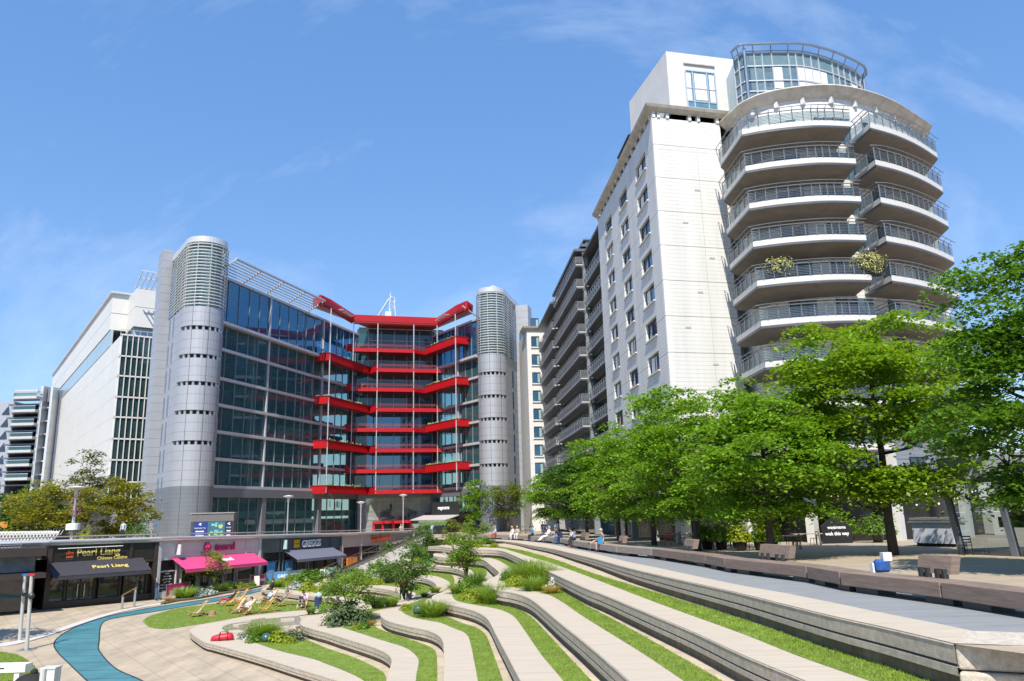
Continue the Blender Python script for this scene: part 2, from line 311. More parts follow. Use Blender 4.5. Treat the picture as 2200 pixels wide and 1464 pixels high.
for k in range(7):
    T = thing('terrace_step', names[k], 'terrace', (0, 0, TZ[k] or pz(20)), group='curved stone seating terraces')
    L = OL[k]; zt = (lambda x, y: pz(y)) if k == 0 else (lambda x, y, z=TZ[k]: z)
    zb = TZ[k+1] if k < 6 else PITZ
    # riser profile: (inset, depth below the top, material of the band under it)
    H = .62 if k else .9
    hh = (lambda x, y: zt(x, y)-zb)
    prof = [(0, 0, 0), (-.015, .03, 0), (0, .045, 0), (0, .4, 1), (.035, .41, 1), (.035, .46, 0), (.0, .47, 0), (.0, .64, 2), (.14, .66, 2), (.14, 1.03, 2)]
    mb = MB(); rings = []
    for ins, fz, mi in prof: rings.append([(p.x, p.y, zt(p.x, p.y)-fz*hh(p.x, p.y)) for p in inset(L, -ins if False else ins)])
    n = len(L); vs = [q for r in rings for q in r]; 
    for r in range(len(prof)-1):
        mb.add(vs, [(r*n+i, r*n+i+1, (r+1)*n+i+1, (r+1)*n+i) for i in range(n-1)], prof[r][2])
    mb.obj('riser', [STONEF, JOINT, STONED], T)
    if k > 0:
        poly = [tuple(p) for p in L]+[(NEARX[0][0], NEARX[0][1]), (11, 78)]+[(-7.5, 79)]+[(e.x, e.y) for e in extra.get(k, [])]
        MB().sheet(poly, zt).obj('paving', GUT, T)
        cop = [tuple(p) for p in L]+[tuple(p) for p in line(k, I_[k])][::-1]
    else:
        cop = [tuple(p) for p in line(0, [(905,1157),(945,1159),(979,1161)]+O[0][3:])]+[tuple(p) for p in line(0, I_[0])][::-1]
    MB().sheet(cop, lambda x, y: zt(x, y)+.012).obj('coping', STONE, T)
    if k == 0:   # rounded rough concrete end block that closes the wall towards the viewer
        e0, e1 = plz(2050, 1384), plz(2420, 1398); w = V((e1.x-e0.x, e1.y-e0.y)); w.normalize(); nn = V((w.y, -w.x))
        b = MB()
        for a0, a1, q in ((0, .42, .0), (.44, .85, .10), (.87, 1.3, .2)):
            p0 = e0.to_2d()+nn*(q-.02); p1 = p0+w*9
            z0 = e0.z+.015-a0; z1 = e0.z+.015-a1
            back = [p1-nn*1.5, p0-nn*1.5+w*.3]
            b.hexa([(p0.x, p0.y, z1), (p1.x, p1.y, z1), (back[0].x, back[0].y, z1), (back[1].x, back[1].y, z1),
                    (p0.x, p0.y, z0), (p1.x, p1.y, z0), (back[0].x, back[0].y, z0), (back[1].x, back[1].y, z0)])
        ob = b.obj('end_block', mat('pitted_concrete', (.52, .47, .39), .9, var=.3, vscale=9, bump=1, bscale=70), T)
        bv = ob.modifiers.new('b', 'BEVEL'); bv.width = .05; bv.segments = 3
# turf strips on the terraces
def scatter(poly, zf, dens, hgt, wid, name, mats):
    tri = tess(poly)
    P = np.array(poly); A = P[[t[0] for t in tri]]; B = P[[t[1] for t in tri]]; C = P[[t[2] for t in tri]]
    ar = .5*np.abs((B[:, 0]-A[:, 0])*(C[:, 1]-A[:, 1])-(B[:, 1]-A[:, 1])*(C[:, 0]-A[:, 0])); n = int(ar.sum()*dens)
    i = rng.choice(len(ar), n, p=ar/ar.sum()); u = rng.random(n); v = rng.random(n); fl = u+v > 1; u[fl] = 1-u[fl]; v[fl] = 1-v[fl]
    q = A[i]+(B[i]-A[i])*u[:, None]+(C[i]-A[i])*v[:, None]
    # patches of longer and shorter turf
    hh = hgt*(.55+.6*rng.random(n))*(1+.3*np.sin(q[:, 0]*3.1+1.7*np.sin(q[:, 1]*1.3))*np.sin(q[:, 1]*2.3)); th = rng.random(n)*2*pi
    dx, dy = np.cos(th)*wid/2, np.sin(th)*wid/2; lx, ly = rng.normal(0, .5, n)*hh, rng.normal(0, .5, n)*hh
    z = np.array([zf(*p) for p in q]) if callable(zf) else np.full(n, zf)
    vs = np.empty((n, 3, 3)); vs[:, 0] = np.stack([q[:, 0]-dx, q[:, 1]-dy, z], 1); vs[:, 1] = np.stack([q[:, 0]+dx, q[:, 1]+dy, z], 1); vs[:, 2] = np.stack([q[:, 0]+lx, q[:, 1]+ly, z+hh], 1)
    mb = MB(); mb.sheet(poly, (lambda x, y: zf) if not callable(zf) else zf, 0)
    k = len(mb.v); mb.v += [tuple(p) for p in vs.reshape(-1, 3)]; mb.f += [(k+3*j, k+3*j+1, k+3*j+2) for j in range(n)]; mb.m += [1]*n
    return tag(mb.obj(name, mats), kind='stuff')
for k in range(1, 7):
    poly = [tuple(p) for p in line(k, I_[k], 4)]+[tuple(p) for p in line(k, G_[k], 4)][::-1]
    g = scatter(poly, TZ[k]+.018, [0, 620, 520, 420, 320, 280, 240][k], .055, .016, 'turf_strip', [GRASSM, BLADE])
    tag(g, ['', 'long bright turf strip directly below the topmost stone ledge', 'turf strip second below the walkway ledge', 'turf strip third below the walkway ledge', 'turf strip fourth below the walkway ledge', 'turf strip fifth below the walkway ledge', 'lowest turf strip beside the planting near the red bag'][k], 'grass')
# ------------------------------------------------------------ plaza, deck, pit, far ground
D0, D1, D2, D3 = V((-36.43, 60.87)), V((-30.71, 67.0)), V((-20.75, 93.3)), V((-13.9, 112.2))
pl = [tuple(p) for p in OL[0]]+[(e1.x, e1.y-3), (60, 6), (420, 6), (420, 900), (-700, 900), (-700, 52), (-44, 52.8), tuple(D0+V((-.3, .2)))]+[tuple(D1), tuple(D2), tuple(D3), (-9.9, 112.0), (-9.4, 92)]
MB().sheet(pl, lambda x, y: pz(y)-.002).obj('plaza_paving', PLAZ)['kind'] = 'structure'
wk = line(0, I_[0], 4); bl = [plz(*q).to_2d() for q in cat([(1020,1150),(1098,1151),(1159,1155),(1226,1165),(1323,1181),(1400,1190),(1514,1203),(1731,1229),(2018,1266),(2400,1330)], 4)]
MB().sheet([tuple(p) for p in wk]+[(e1.x+1, e1.y-.3)]+[tuple(p) for p in bl][::-1], lambda x, y: pz(y)+.004).obj('walkway_paving', WALK)['kind'] = 'structure'
MB().sheet([(-120, 8), (12, 8), (12, 78), (-12, 115), (-60, 120), (-120, 90)], lambda x, y: PITZ).obj('pit_paving', PAVE)['kind'] = 'structure'
MB().sheet([(-3000, -500), (3000, -500), (3000, 5000), (-3000, 5000)], lambda x, y: -14).obj('ground', mat('far_ground', (.2, .2, .19), .9))['kind'] = 'structure'
# retaining wall under the deck edge left of the shops, out of the sun
def pp(pts, z=PITZ, n=5): return [atz(q[0], q[1], z).to_2d() for q in cat(pts, n)]
lawn = pp([(307,1336),(318,1326),(350,1316),(380,1308),(440,1300),(500,1294),(560,1290),(640,1292),(700,1299),(712,1306),(640,1312),(540,1322),(480,1333),(420,1343),(360,1352),(322,1348),(307,1336)])[:-1]
tag(scatter([tuple(p) for p in lawn], PITZ+.012, 130, .07, .022, 'lawn', [GRASSM, BLADE]), 'oval lawn with deckchairs on the sandstone floor', 'grass', kind='stuff')
lawn2 = pp([(-80,1395),(0,1401),(40,1409),(70,1428),(85,1450),(95,1475),(80,1520),(-80,1520)])
tag(scatter([tuple(p) for p in lawn2], PITZ+.012, 260, .07, .02, 'lawn', [GRASSM, BLADE]), 'shaded grass corner beside the white bollard', 'grass', kind='stuff')
tealg = mat('teal_glass_floor', (.06, .20, .235), .42, var=.28, vscale=.5, joints=[(1.9, .09, .75, 'Y'), (2.3, .06, .5, 'X', (.9, -.4, 0))], spec=.25)
ou = pp([(640,1252),(600,1259),(555,1266),(470,1284),(380,1298),(300,1311),(230,1326),(165,1347),(128,1368),(116,1384),(124,1402),(150,1428),(190,1466),(250,1520)])
inn = pp([(640,1255),(600,1263),(560,1271),(480,1290),(400,1303),(320,1317),(262,1326),(228,1334),(216,1347),(213,1378),(214,1400),(250,1438),(310,1466),(400,1520)])
MB().sheet([tuple(p) for p in ou]+[tuple(p) for p in inn][::-1], lambda x, y: PITZ+.006).obj('glass_path', tealg)['kind'] = 'structure'
kb = MB()
for L in (ou, inn): kb.tube([(p.x, p.y, PITZ+.008) for p in L], .035, 4)
tag(kb.obj('path_edging', DKMET), kind='structure')
kp = pp([(0,1385),(40,1378),(100,1362),(160,1341),(230,1320),(300,1305),(350,1297)]); kq = pp([(0,1392),(45,1384),(105,1367),(165,1346),(232,1324),(300,1308),(352,1300)])
MB().prism([tuple(p) for p in kp]+[tuple(p) for p in kq][::-1], PITZ, PITZ+.06).obj('pavement_kerb', mat('pale_kerb', (.52, .50, .47), .7))['kind'] = 'structure'
# stone slabs standing in the rill on the lowest terraces
rill = mat('rill_bed', (.23, .21, .17), .6, var=.25, vscale=4, bump=.3)
rp = [atz(q[0], q[1], TZ[6]).to_2d() for q in cat([(479,1350),(492,1343.5),(535,1337),(600,1330),(642,1325.5),(646,1345),(640,1352),(600,1353),(560,1362),(525,1364),(490,1357),(479,1350)], 4)][:-1]
MB().sheet([tuple(p) for p in rp], lambda x, y: TZ[6]+.024).obj('rill_bed', rill)['kind'] = 'structure'
for x0, y0, x1, y1, w in ((506,1348,531,1344,.5),(534,1354,556,1350,.5),(557,1349,583,1344,.5),(532,1337,562,1332,.6),(603,1336,632,1334,.5),(500,1360,520,1364,.5),(604,1353,622,1351,.4),(628,1352,640,1349,.5)):
    a, b_ = atz(x0, y0, TZ[6]+.02), atz(x1, y1, TZ[6]+.02)
    ob = MB().bar((a.x, a.y, a.z+.06), (b_.x, b_.y, b_.z+.06), w, .16).obj('stone_block', STONE)
    tag(ob, 'pale stone block lying in the rill of the lowest terrace', 'stone block', 'stone blocks in the rill')
# ------------------------------------------------------------ stepped ramp with parapet and handrail
S0, S1 = V((-19.5, 78.6)), V((-13.47, 111.85)); NS = 22
def SL(f): return S0.lerp(S1, f)
st = thing('stairway', 'broad shallow stone steps climbing from the pit to the plaza past the shops', 'stairs', (S0.x, S0.y, PITZ))
rx = [(745,1251),(790,1240),(838,1226),(868,1214),(885,1203),(900,1191),(905,1182),(912,1171),(925,1160),(935,1155)]
mb = MB()
for i in range(NS):
    f = i/NS; z = PITZ+(i+1)*(3.27/NS); a = SL(f); b2 = SL(min(1, (i+1.25)/NS))
    px = rx[min(len(rx)-1, int(f*len(rx)))]; wd = 9.5
    mb.hexa([(a.x, a.y, z-.5), (a.x+wd, a.y-1.2, z-.5), (b2.x+wd, b2.y-1.2, z-.5), (b2.x, b2.y, z-.5), (a.x, a.y, z), (a.x+wd, a.y-1.2, z), (b2.x+wd, b2.y-1.2, z), (b2.x, b2.y, z)])
mb.obj('tread', mat('stair_stone', (.36, .345, .32), .75, var=.1, bump=.2), st)
mb = MB(); A0, A1 = V((S0.x, S0.y, PITZ)), V((S1.x, S1.y, PITZ+3.3)); d2 = V((S1.x-S0.x, S1.y-S0.y)).normalized(); nn = V((-d2.y, d2.x))
for s0, s1, u0, u1, mi in ((-.25, .1, -1.5, .42, 0), (-.3, .15, .42, .5, 1)):
    ps = []
    for e in (u0, u1):
        for P_, s_ in ((A0, s0), (A1, s0), (A1, s1), (A0, s1)): ps.append((P_.x+nn.x*s_, P_.y+nn.y*s_, P_.z+e))
    mb.hexa(ps, mi)
mb.obj('parapet', [STONE, DKMET], st)
mb = MB()
for e in (1.35, 1.0): mb.tube([A0+V((nn.x*.1, nn.y*.1, e)), A1+V((nn.x*.1, nn.y*.1, e))], .03, 6)
for i in range(14):
    q = A0.lerp(A1, (i+.2)/13.5); mb.tube([q+V((nn.x*.1, nn.y*.1, .4)), q+V((nn.x*.1, nn.y*.1, 1.35))], .025, 6)
mb.obj('handrail', mat('bronze_rail', (.22, .17, .13), .4, .6), st)
# ------------------------------------------------------------ timber benches
segs = [((1803,1229),(2018,1251)),((2018.5,1251),(2330,1289)),((1732,1217),(1802,1228.5)),((1556,1200),(1731,1216.5)),((1515,1193),(1555.5,1199.5)),((1400,1179),(1514.5,1192.7)),((1323.5,1173.5),(1399.5,1179)),((1268,1167),(1323,1173)),((1226.5,1161.5),(1267.5,1167)),((1205,1157),(1226,1161)),((1159.5,1153.2),(1204,1156.5)),((1099,1150),(1157,1153)),((1054,1149),(1096,1150)),((1020,1148.5),(1051,1149))]
bl_ = ['long timber bench beam nearest the viewer, a blue bag on it', 'timber bench beam running out of the picture at the right edge', 'short slanted timber piece between the two nearest bench beams', 'long timber bench beam under the second backrest', 'short slanted timber piece left of the second backrest', 'long timber bench beam in front of the red cafe chairs', 'timber bench beam left of the shaded cafe chairs', 'timber bench beam the crossed legged man in shorts sits on', 'timber bench beam with the man in a light shirt on its end', 'short timber bench beam behind the navy coat', 'timber bench beam with the man stretching in white', 'timber bench beam with the man in the blue jacket', 'timber bench beam beside the woman in blue', 'farthest timber bench beam beside the round green shrub']
for i, (a, b_) in enumerate(segs):
    A, B = plz(*a, dz=.52), plz(*b_, dz=.52); d = (B-A); d.z = 0; Ln = d.length; d.normalize(); nrm = V((-d.y, d.x, 0))
    if nrm.y < 0 and abs(nrm.y) > abs(nrm.x): nrm = -nrm
    if nrm.x < 0: nrm = -nrm
    T = thing('timber_bench', bl_[i], 'bench', (A.x, A.y, pz(A.y)), group='timber bench beams along the walkway')
    dep = .8; mb = MB(); e = d*(.02)
    for j in range(1):
        p = [A+e, B-e, B-e+nrm*dep, A+e+nrm*dep]
        mb.hexa([(q.x, q.y, q.z-.36) for q in p]+[(q.x, q.y, q.z) for q in p])
    s = mb.obj('seat', WOOD if i < 6 else mat('pale_weathered_timber', (.27, .225, .19), .8, var=.35, vscale=2.4, stretch=(.5, .5, 9), bump=.6, bscale=18), T); bv = s.modifiers.new('b', 'BEVEL'); bv.width = .02; bv.segments = 2
    for f in ((.2, .5) if Ln < 2 else (.13, .82)):
        q = A+d*Ln*f+nrm*.12; w = min(.9, Ln*.3)
        p = [q, q+d*w, q+d*w+nrm*.55, q+nrm*.55]
        MB().hexa([(r.x, r.y, pz(r.y)) for r in p]+[(r.x, r.y, A.z-.365+(B.z-A.z)*f) for r in p]).obj('foot', DKMET, T)
    bk = {0: (.0, 0), 3: (0, 0)}.get(i)
    for (bi, xa, xb, y0) in ((0, 1909, 2010, 1232), (3, 1571, 1657, 1198), (5, 1460, 1493, 1178), (7, 1308, 1322, 1167), (8, 1238, 1258, 1158), (9, 1207, 1221, 1154)):
        if bi != i: continue
        q0, q1 = plz(xa, y0, .62), plz(xb, y0+ (xb-xa)*.05, .62); q0 = A+d*((q0-A).dot(d))+nrm*(dep-.06); q1 = A+d*((q1-A).dot(d))+nrm*(dep-.06)
        up = V((0, 0, 1)); bk_ = MB(); z0 = A.z+.13
        p = [q0, q1, q1+nrm*.25, q0+nrm*.25]
        o_ = bk_.hexa([(r.x, r.y, z0) for r in p]+[(r.x+nrm.x*.12, r.y+nrm.y*.12, z0+.42) for r in p]).obj('backrest', WOOD, T)
        for f in (.15, .35, .65, .85):
            c = q0.lerp(q1, f); MB().box(c.x-.06, c.x+.06, c.y-.06, c.y+.06, A.z-.05, z0+.12).obj('bracket', DKMET, T)
# ------------------------------------------------------------ office block with red balconies
OF = thing('glass_office_block', 'curved glass office block with stacked red balconies between two round grey stair towers', 'office building', (-30, 150, pz(150)))
FA = frame((-45.54, 115), 73)                       # left wing
GL0, GR0 = V((-30.6, 157.6)), V((-17.4, 161.0))     # recessed centre glazing
FC = frame(tuple(GL0), 14.5); CW = (GR0-GL0).length
FR_ = frame((-17.4, 161.0), -54.5)                    # right wing
BANDS = [4.8, 8.92, 13.03, 17.14, 21.27, 25.85, 29.95]
SLAB = mat('interior_floor', (.42, .43, .42), .8, var=.1, vscale=2)
CEIL = mat('interior_ceiling', (.34, .36, .35), .8, var=.3, vscale=1.5, stretch=(1, 1, 1), joints=[(1.5, .12, -.8, 'Y')])
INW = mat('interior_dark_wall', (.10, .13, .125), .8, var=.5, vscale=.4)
COLM = mat('interior_column', (.62, .66, .64), .6, var=.05)
BLIND = mat('frosted_film', (.42, .62, .56), .5, var=.08)
def bays(fr, cuts, zs, gl, panes, mull=.07, sp=None):
    """one window part per bay and storey"""
    for (t0, t1) in cuts:
        npn = panes(t0, t1)
        for (z0, z1) in zs:
            g = MB(); g.quad(fr(t0, -.12, z0), fr(t1, -.12, z0), fr(t1, -.12, z1), fr(t0, -.12, z1), 0)
            for i in range(npn+1):
                t = t0+(t1-t0)*i/npn; g.box(t-mull/2, t+mull/2, -.2, .02, z0, z1, 1, fr)
            g.box(t0, t1, -.2, .02, z0, z0+.06, 1, fr); g.box(t0, t1, -.2, .02, z1-.06, z1, 1, fr)
            if sp:
                for (q0, q1) in sp: g.box(t0, t1, -.3, -.135, q0, q1, 2, fr)
            g.obj('window', [gl, MULL, TEAL], OF)
def wing(fr, T0, T1, cuts, tops, inter=11.):
    zs = [(BANDS[i]+.18, BANDS[i+1]-.28) for i in range(6)]
    pn = lambda a, b: max(2, round((b-a)/2.75))
    bays(fr, cuts, zs, GLS, pn)
    bays(fr, cuts, [(30.4, 37.3)], GLT, pn, sp=[(33.4, 34.2), (36.6, 37.25)])
    m = MB()
    for i, z in enumerate(BANDS):
        m.box(T0, T1, -.3, .28 if i < 6 else .9, z-.28, z+.16, 0, fr)
        if i == 6: m.box(T0, T1, -.3, .35, z+.16, z+.4, 0, fr)
    for a, b in cuts[1:]: m.box(a-.33, a-.02, -.3, .22, 3.6, 37.3, 0, fr)
    m.box(T0, T1, -.4, .15, 37.3, 37.7, 0, fr)
    m.obj('facade_frame', PANEL if False else mat('silver_frame', (.58, .57, .60), .4, .3, var=.05), OF)
    m = MB(); deep = [(T0+.1, 9, 4.2), (9, T1, inter)] if fr is FA else [(T0, 13, inter), (13, T1-.1, 3.)]
    for q0, q1, dd in deep:
        for z in BANDS[:6]+[30.0]:
            m.box(q0, q1, -dd, -.3, z-.3, z+.05, 0, fr); m.box(q0, q1, -dd, -.32, z-.34, z-.302, 1, fr)
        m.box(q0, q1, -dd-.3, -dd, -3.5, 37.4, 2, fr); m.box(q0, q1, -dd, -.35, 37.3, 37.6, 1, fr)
    for a, b in cuts:
        for zz in (0, 1, 2, 3, 4, 5): m.box(b-1.5, b-.8, -2.4, -1.7, BANDS[zz]+.05, BANDS[zz+1]-.34, 3, fr)
        # service ducts, hanging lamps and desks seen through the glass
        for zz in range(6):
            for k in range(5):
                t = a+(b-a)*(k+.5)/5; m.box(t-.05, t+.05, -4, -1, BANDS[zz+1]-.75, BANDS[zz+1]-.6, 3 if k % 2 else 1, fr)
                if random.random() < .6: m.box(t-.9, t+.7, -3.2-random.random()*3, -2.4, BANDS[zz]+.05, BANDS[zz]+.8+random.random()*.5, random.choice((1, 2, 3)), fr)
    m.obj('floor_slab', [SLAB, CEIL, INW, COLM], OF)
    if tops:
        s = MB()   # louvred sun shade along the eaves
        E0, E1 = (T0, 24.5) if fr is FA else (18.6, T1)
        for k in range(7): s.bar(fr(E0, .3+k*.5, 38.0+k*.24), fr(E1, .3+k*.5, 38.0+k*.24), .34, .06)
        nb = max(2, int((E1-E0)/6))
        for k in range(nb+1): s.bar(fr(E0+(E1-E0)*k/nb, -.2, 37.7), fr(E0+(E1-E0)*k/nb, 3.6, 39.6), .12, .25)
        s.bar(fr(E0, 3.5, 39.6), fr(E1, 3.5, 39.6), .18, .22)
        s.obj('sun_shade', METAL, OF)
LC = [(-1.2, 12.6), (12.9, 29.9), (30.3, 45.6)]
wing(FA, -1.5, 45.8, LC, True)
RW = 18.5
RC = [(0, 10.6), (11., 18.4)]
wing(FR_, -.2, RW, RC, True, 8)
# film with a printed mark on one storey
fb = MB(); fb.box(18.5, 29.5, -1.6, -1.5, 13.2, 15.9, 0, FA); fb.box(30.6, 41, -1.6, -1.5, 13.2, 15.6, 0, FA)
ff = fb.obj('window_film', BLIND, OF)
for k, t in enumerate((19.3, 22, 24.7, 27.4, 31.2, 34, 36.6)):
    for z in (14.9, 13.8): text_mesh('BW', .7, BLACK, 'film_mark', ff, facemat(FA, t, -1.45, z, ff), .01)
# centre glazing, storey by storey
for i in range(8):
    z0 = BANDS[i]+.1 if i < 7 else 34.1; z1 = (BANDS[i+1]-.35 if i < 6 else (33.9 if i == 6 else 38.6))
    g = MB(); g.quad(FC(0, 0, z0), FC(CW, 0, z0), FC(CW, 0, z1), FC(0, 0, z1), 0)
    for k in range(6): g.box(CW*k/5-.06, CW*k/5+.06, -.1, .1, z0, z1, 1, FC)
    if i > 4: g.box(0, CW, -.1, .1, (z0+z1)/2-.06, (z0+z1)/2+.06, 1, FC)
    g.obj('window', [GLT if i < 4 else GLS, MULL], OF)  # lower storeys use the bluer panes, sky reflection put into their colour
m = MB()
for z in BANDS+[34.]: m.box(-2, CW+2, -9, .1, z-.35, z+.1, 0, FC); m.box(-2, CW+2, -9, .05, z-.4, z-.36, 1, FC)
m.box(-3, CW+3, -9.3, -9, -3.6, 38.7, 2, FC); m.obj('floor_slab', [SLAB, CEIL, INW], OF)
m = MB(); m.box(-2, CW+2.5, -9, -.2, 38.6, 39.2, 0, FC)
m.box(-2.4, 0, -.3, .05, 4, 38.7, 1, FC); m.box(CW, CW+2.2, -.3, .05, 4, 38.7, 1, FC)
for k in range(8): m.box(-1.8, -.3, -1, .1, BANDS[min(k, 6)]+.3+(4 if k == 7 else 0), BANDS[min(k, 6)]+.9+(4 if k == 7 else 0), 2, FC)
m.obj('facade_frame', [DKMET, GLS, REDD], OF)
# ---- balconies: plan from the photo, storey type L reaches left, type R reaches right
FAo = frame((FA.P[0]+FA.n[0]*2.8, FA.P[1]+FA.n[1]*2.8), 73); CF = frame((-30.24, 153), 14.5)
FRo = frame((FR_.P[0]+FR_.n[0]*2.8, FR_.P[1]+FR_.n[1]*2.8), -54.5)
def P2(fr, x, y): t, z = on(fr, x, y); q = fr(t, 0, 0); return V((q[0], q[1]))
LL = [P2(FA, 667, 1058), P2(FAo, 698, 1060), P2(FAo, 790, 1063), P2(CF, 805, 1060), P2(CF, 941, 1060), P2(FR_, 957, 1058)]
RR = [P2(FA, 738, 1013), P2(CF, 751, 1012), P2(CF, 889.6, 1011), P2(FRo, 913, 1015), P2(FRo, 983, 1009), P2(FR_, 1011, 1008)]
back = [V((-17.4, 160.9)), V((-30.6, 157.5))]
BR = random.Random(3)
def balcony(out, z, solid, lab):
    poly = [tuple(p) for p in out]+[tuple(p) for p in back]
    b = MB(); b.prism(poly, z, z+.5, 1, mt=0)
    for i in range(len(out)-1):
        a, c = out[i], out[i+1]; d = (c-a).normalized(); n = V((d.y, -d.x))
        h = 1.35 if i in solid else .62
        b.hexa([(a.x, a.y, z-.12), (c.x, c.y, z-.12), (c.x-n.x*.12, c.y-n.y*.12, z-.12), (a.x-n.x*.12, a.y-n.y*.12, z-.12), (a.x+n.x*.05, a.y+n.y*.05, z+h), (c.x+n.x*.05, c.y+n.y*.05, z+h), (c.x-n.x*.1, c.y-n.y*.1, z+h), (a.x-n.x*.1, a.y-n.y*.1, z+h)], 0)
        L = (c-a).length
        if i in solid:   # ribs of the pressed metal front
            for k in range(int(L/.45)):
                q = a+d*(k+.5)*.45+n*.07; b.bar((q.x, q.y, z), (q.x, q.y, z+h), .05, .06, 0)
            q0, q1 = a+n*.09, c+n*.09; b.bar((q0.x, q0.y, z+h), (q1.x, q1.y, z+h), .12, .1, 2)
    o = b.obj('red_balcony', [RED, REDD, mat('dark_red_rail', (.20, .02, .03), .4)], OF)
    r = MB()
    for i in range(len(out)-1):
        if i in solid: continue
        a, c = out[i], out[i+1]; L = (c-a).length; d = (c-a).normalized(); k = int(L/.32)
        for e in (1.45, 1.2): r.bar((a.x, a.y, z+e), (c.x, c.y, z+e), .05, .05)
        for j in range(k+1): q = a+d*L*j/k; r.bar((q.x, q.y, z+.5), (q.x, q.y, z+1.45), .03, .03)
    r.obj('railing', mat('pinkish_rail', (.45, .10, .10), .4, .3), o)
    p = MB()
    for i in solid:
        a, c = out[i], out[i+1]
        if (c-a).length < 6: continue
        for k in range(34):
            q = a.lerp(c, BR.random()); n = V(((c-a).normalized().y, -(c-a).normalized().x)); q = q-n*(.3+BR.random()*.5); hgt = .25+BR.random()*.55
            for j in range(5):
                x, y, zz = q.x+BR.gauss(0, .2), q.y+BR.gauss(0, .2), z+1.0+BR.random()*hgt
                p.add([(x-.12, y, zz), (x+.12, y, zz+.05), (x, y+.1, zz+.3)], [(0, 1, 2)])
    if p.v: p.obj('planting', mat('balcony_plants', (.16, .22, .03), .6, var=.4, vscale=2, island=.4), o)
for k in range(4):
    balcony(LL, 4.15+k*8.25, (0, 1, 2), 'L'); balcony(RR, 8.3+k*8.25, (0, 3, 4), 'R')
RF = [P2(FA, 672, 672), P2(FAo, 688, 665), P2(FAo, 710, 665), P2(CF, 760, 688), P2(CF, 940, 696), P2(FRo, 981, 684), P2(FRo, 1003, 681), P2(FR_, 1016, 694)]
c = MB(); poly = [tuple(p) for p in RF]+[tuple(p) for p in back]
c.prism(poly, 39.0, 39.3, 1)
for i in range(len(RF)-1):
    a, q = RF[i], RF[i+1]; d = (q-a).normalized(); n = V((d.y, -d.x)); L = (q-a).length
    c.hexa([(a.x-n.x*.3, a.y-n.y*.3, 38.8), (q.x-n.x*.3, q.y-n.y*.3, 38.8), (q.x-n.x*.5, q.y-n.y*.5, 38.8), (a.x-n.x*.5, a.y-n.y*.5, 38.8), (a.x, a.y, 39.4), (q.x, q.y, 39.4), (q.x-n.x*.4, q.y-n.y*.4, 39.4), (a.x-n.x*.4, a.y-n.y*.4, 39.4)], 0)
    c.hexa([(a.x, a.y, 39.4), (q.x, q.y, 39.4), (q.x-n.x*.3, q.y-n.y*.3, 39.4), (a.x-n.x*.3, a.y-n.y*.3, 39.4), (a.x+n.x*.1, a.y+n.y*.1, 40.7), (q.x+n.x*.1, q.y+n.y*.1, 40.7), (q.x-n.x*.3, q.y-n.y*.3, 40.7), (a.x-n.x*.3, a.y-n.y*.3, 40.7)], 0)
    for k in range(int(L/.45)):
        w = a+d*(k+.5)*.45+n*.08; c.bar((w.x, w.y, 39.45), (w.x+n.x*.1, w.y+n.y*.1, 40.7), .05, .06, 0)
cn = c.obj('roof_canopy', [RED, REDD], OF)
for (A_, B_) in ((RF[2], RF[3]), (RF[5], RF[4])):
    d = (B_-A_).normalized(); n = V((d.y, -d.x)); n = -n if (back[0]+back[1]).x/2 - A_.x > 0 and n.dot((back[0]+back[1])/2-A_) < 0 else n
    n = n if n.dot((back[0]+back[1])/2-A_) > 0 else -n
    sk = MB()
    for k in range(4): q = A_+d*(1.2+k*1.4)+n*1.6; sk.bar((q.x, q.y, 38.97), (q.x+d.x*1.4, q.y+d.y*1.4, 38.97), .9, .05); sk.bar((q.x, q.y, 38.93), (q.x+d.x*.12, q.y+d.y*.12, 38.93), .9, .04, 1)
    sk.obj('skylight', [mat('canopy_skylight', (.8, .82, .85), .3), REDD], cn)
for fr, x, y in ((FAo, 699.6, 1046), (CF, 751, 1053), (CF, 806, 1053), (CF, 888.8, 1053), (CF, 941.5, 1053), (FRo, 982, 1000)):
    q = P2(fr, x, y); i = V((-25, 158))-q; i.normalize(); q = q+i*.12
    MB().tube([(q.x, q.y, 4.2), (q.x, q.y, 39)], .115, 8).obj('column', METAL, OF)
# ---- ground storey
def ground(fr, T0, T1, cuts):
    m = MB()
    for a, b in cuts: m.box(a-1.1, a, -.5, .35, -3.7, 4.5, 0, fr)
    m.box(T1-.6, T1, -.5, .35, -3.7, 4.5, 0, fr); m.box(T0, T1, -.6, .45, 3.2, 4.52, 0, fr)
    m.obj('facade_frame', PANELD, OF)
    for a, b in cuts:
        g = MB(); g.quad(fr(a, -.3, -3.6), fr(b-1, -.3, -3.6), fr(b-1, -.3, 3.2), fr(a, -.3, 3.2), 0); n = 5
        g.box(a, b-1, -.45, -.32, .0, 1.1, 2, fr); g.box(a, b-1, -.6, -.5, -3.4, -.5, 3, fr)
        for k in range(n+1): t = a+(b-1-a)*k/n; g.box(t-.05, t+.05, -.38, -.2, -3.6, 3.2, 1, fr)
        for k in range(9):
            t = a+random.random()*(b-a-1); h = random.random()*1.2; g.box(t-.05, t+.05, -2.2, -2.1, 1.3+h*.4, 2.6+h*.3, 4, fr)
        w = g.obj('window', [GLS, MULL, TEAL, mat('frosted_glass', (.22, .34, .31), .35, var=.1), mat('hanging_tube_lamp', (.75, .78, .78), .5)], OF)
        if a < 40 and fr is FA:
            for k in range(3): text_mesh('BW', .75, BLACK, 'film_mark', w, facemat(fr, a+1.2+k*4.3, -.27, -1.6, w), .01)
ground(FA, -1.4, 46, [(-.3, 13.2), (13.6, 30.4), (30.8, 46)])
ground(FR_, .2, 21, [(.8, 10.8), (11.2, 21)])
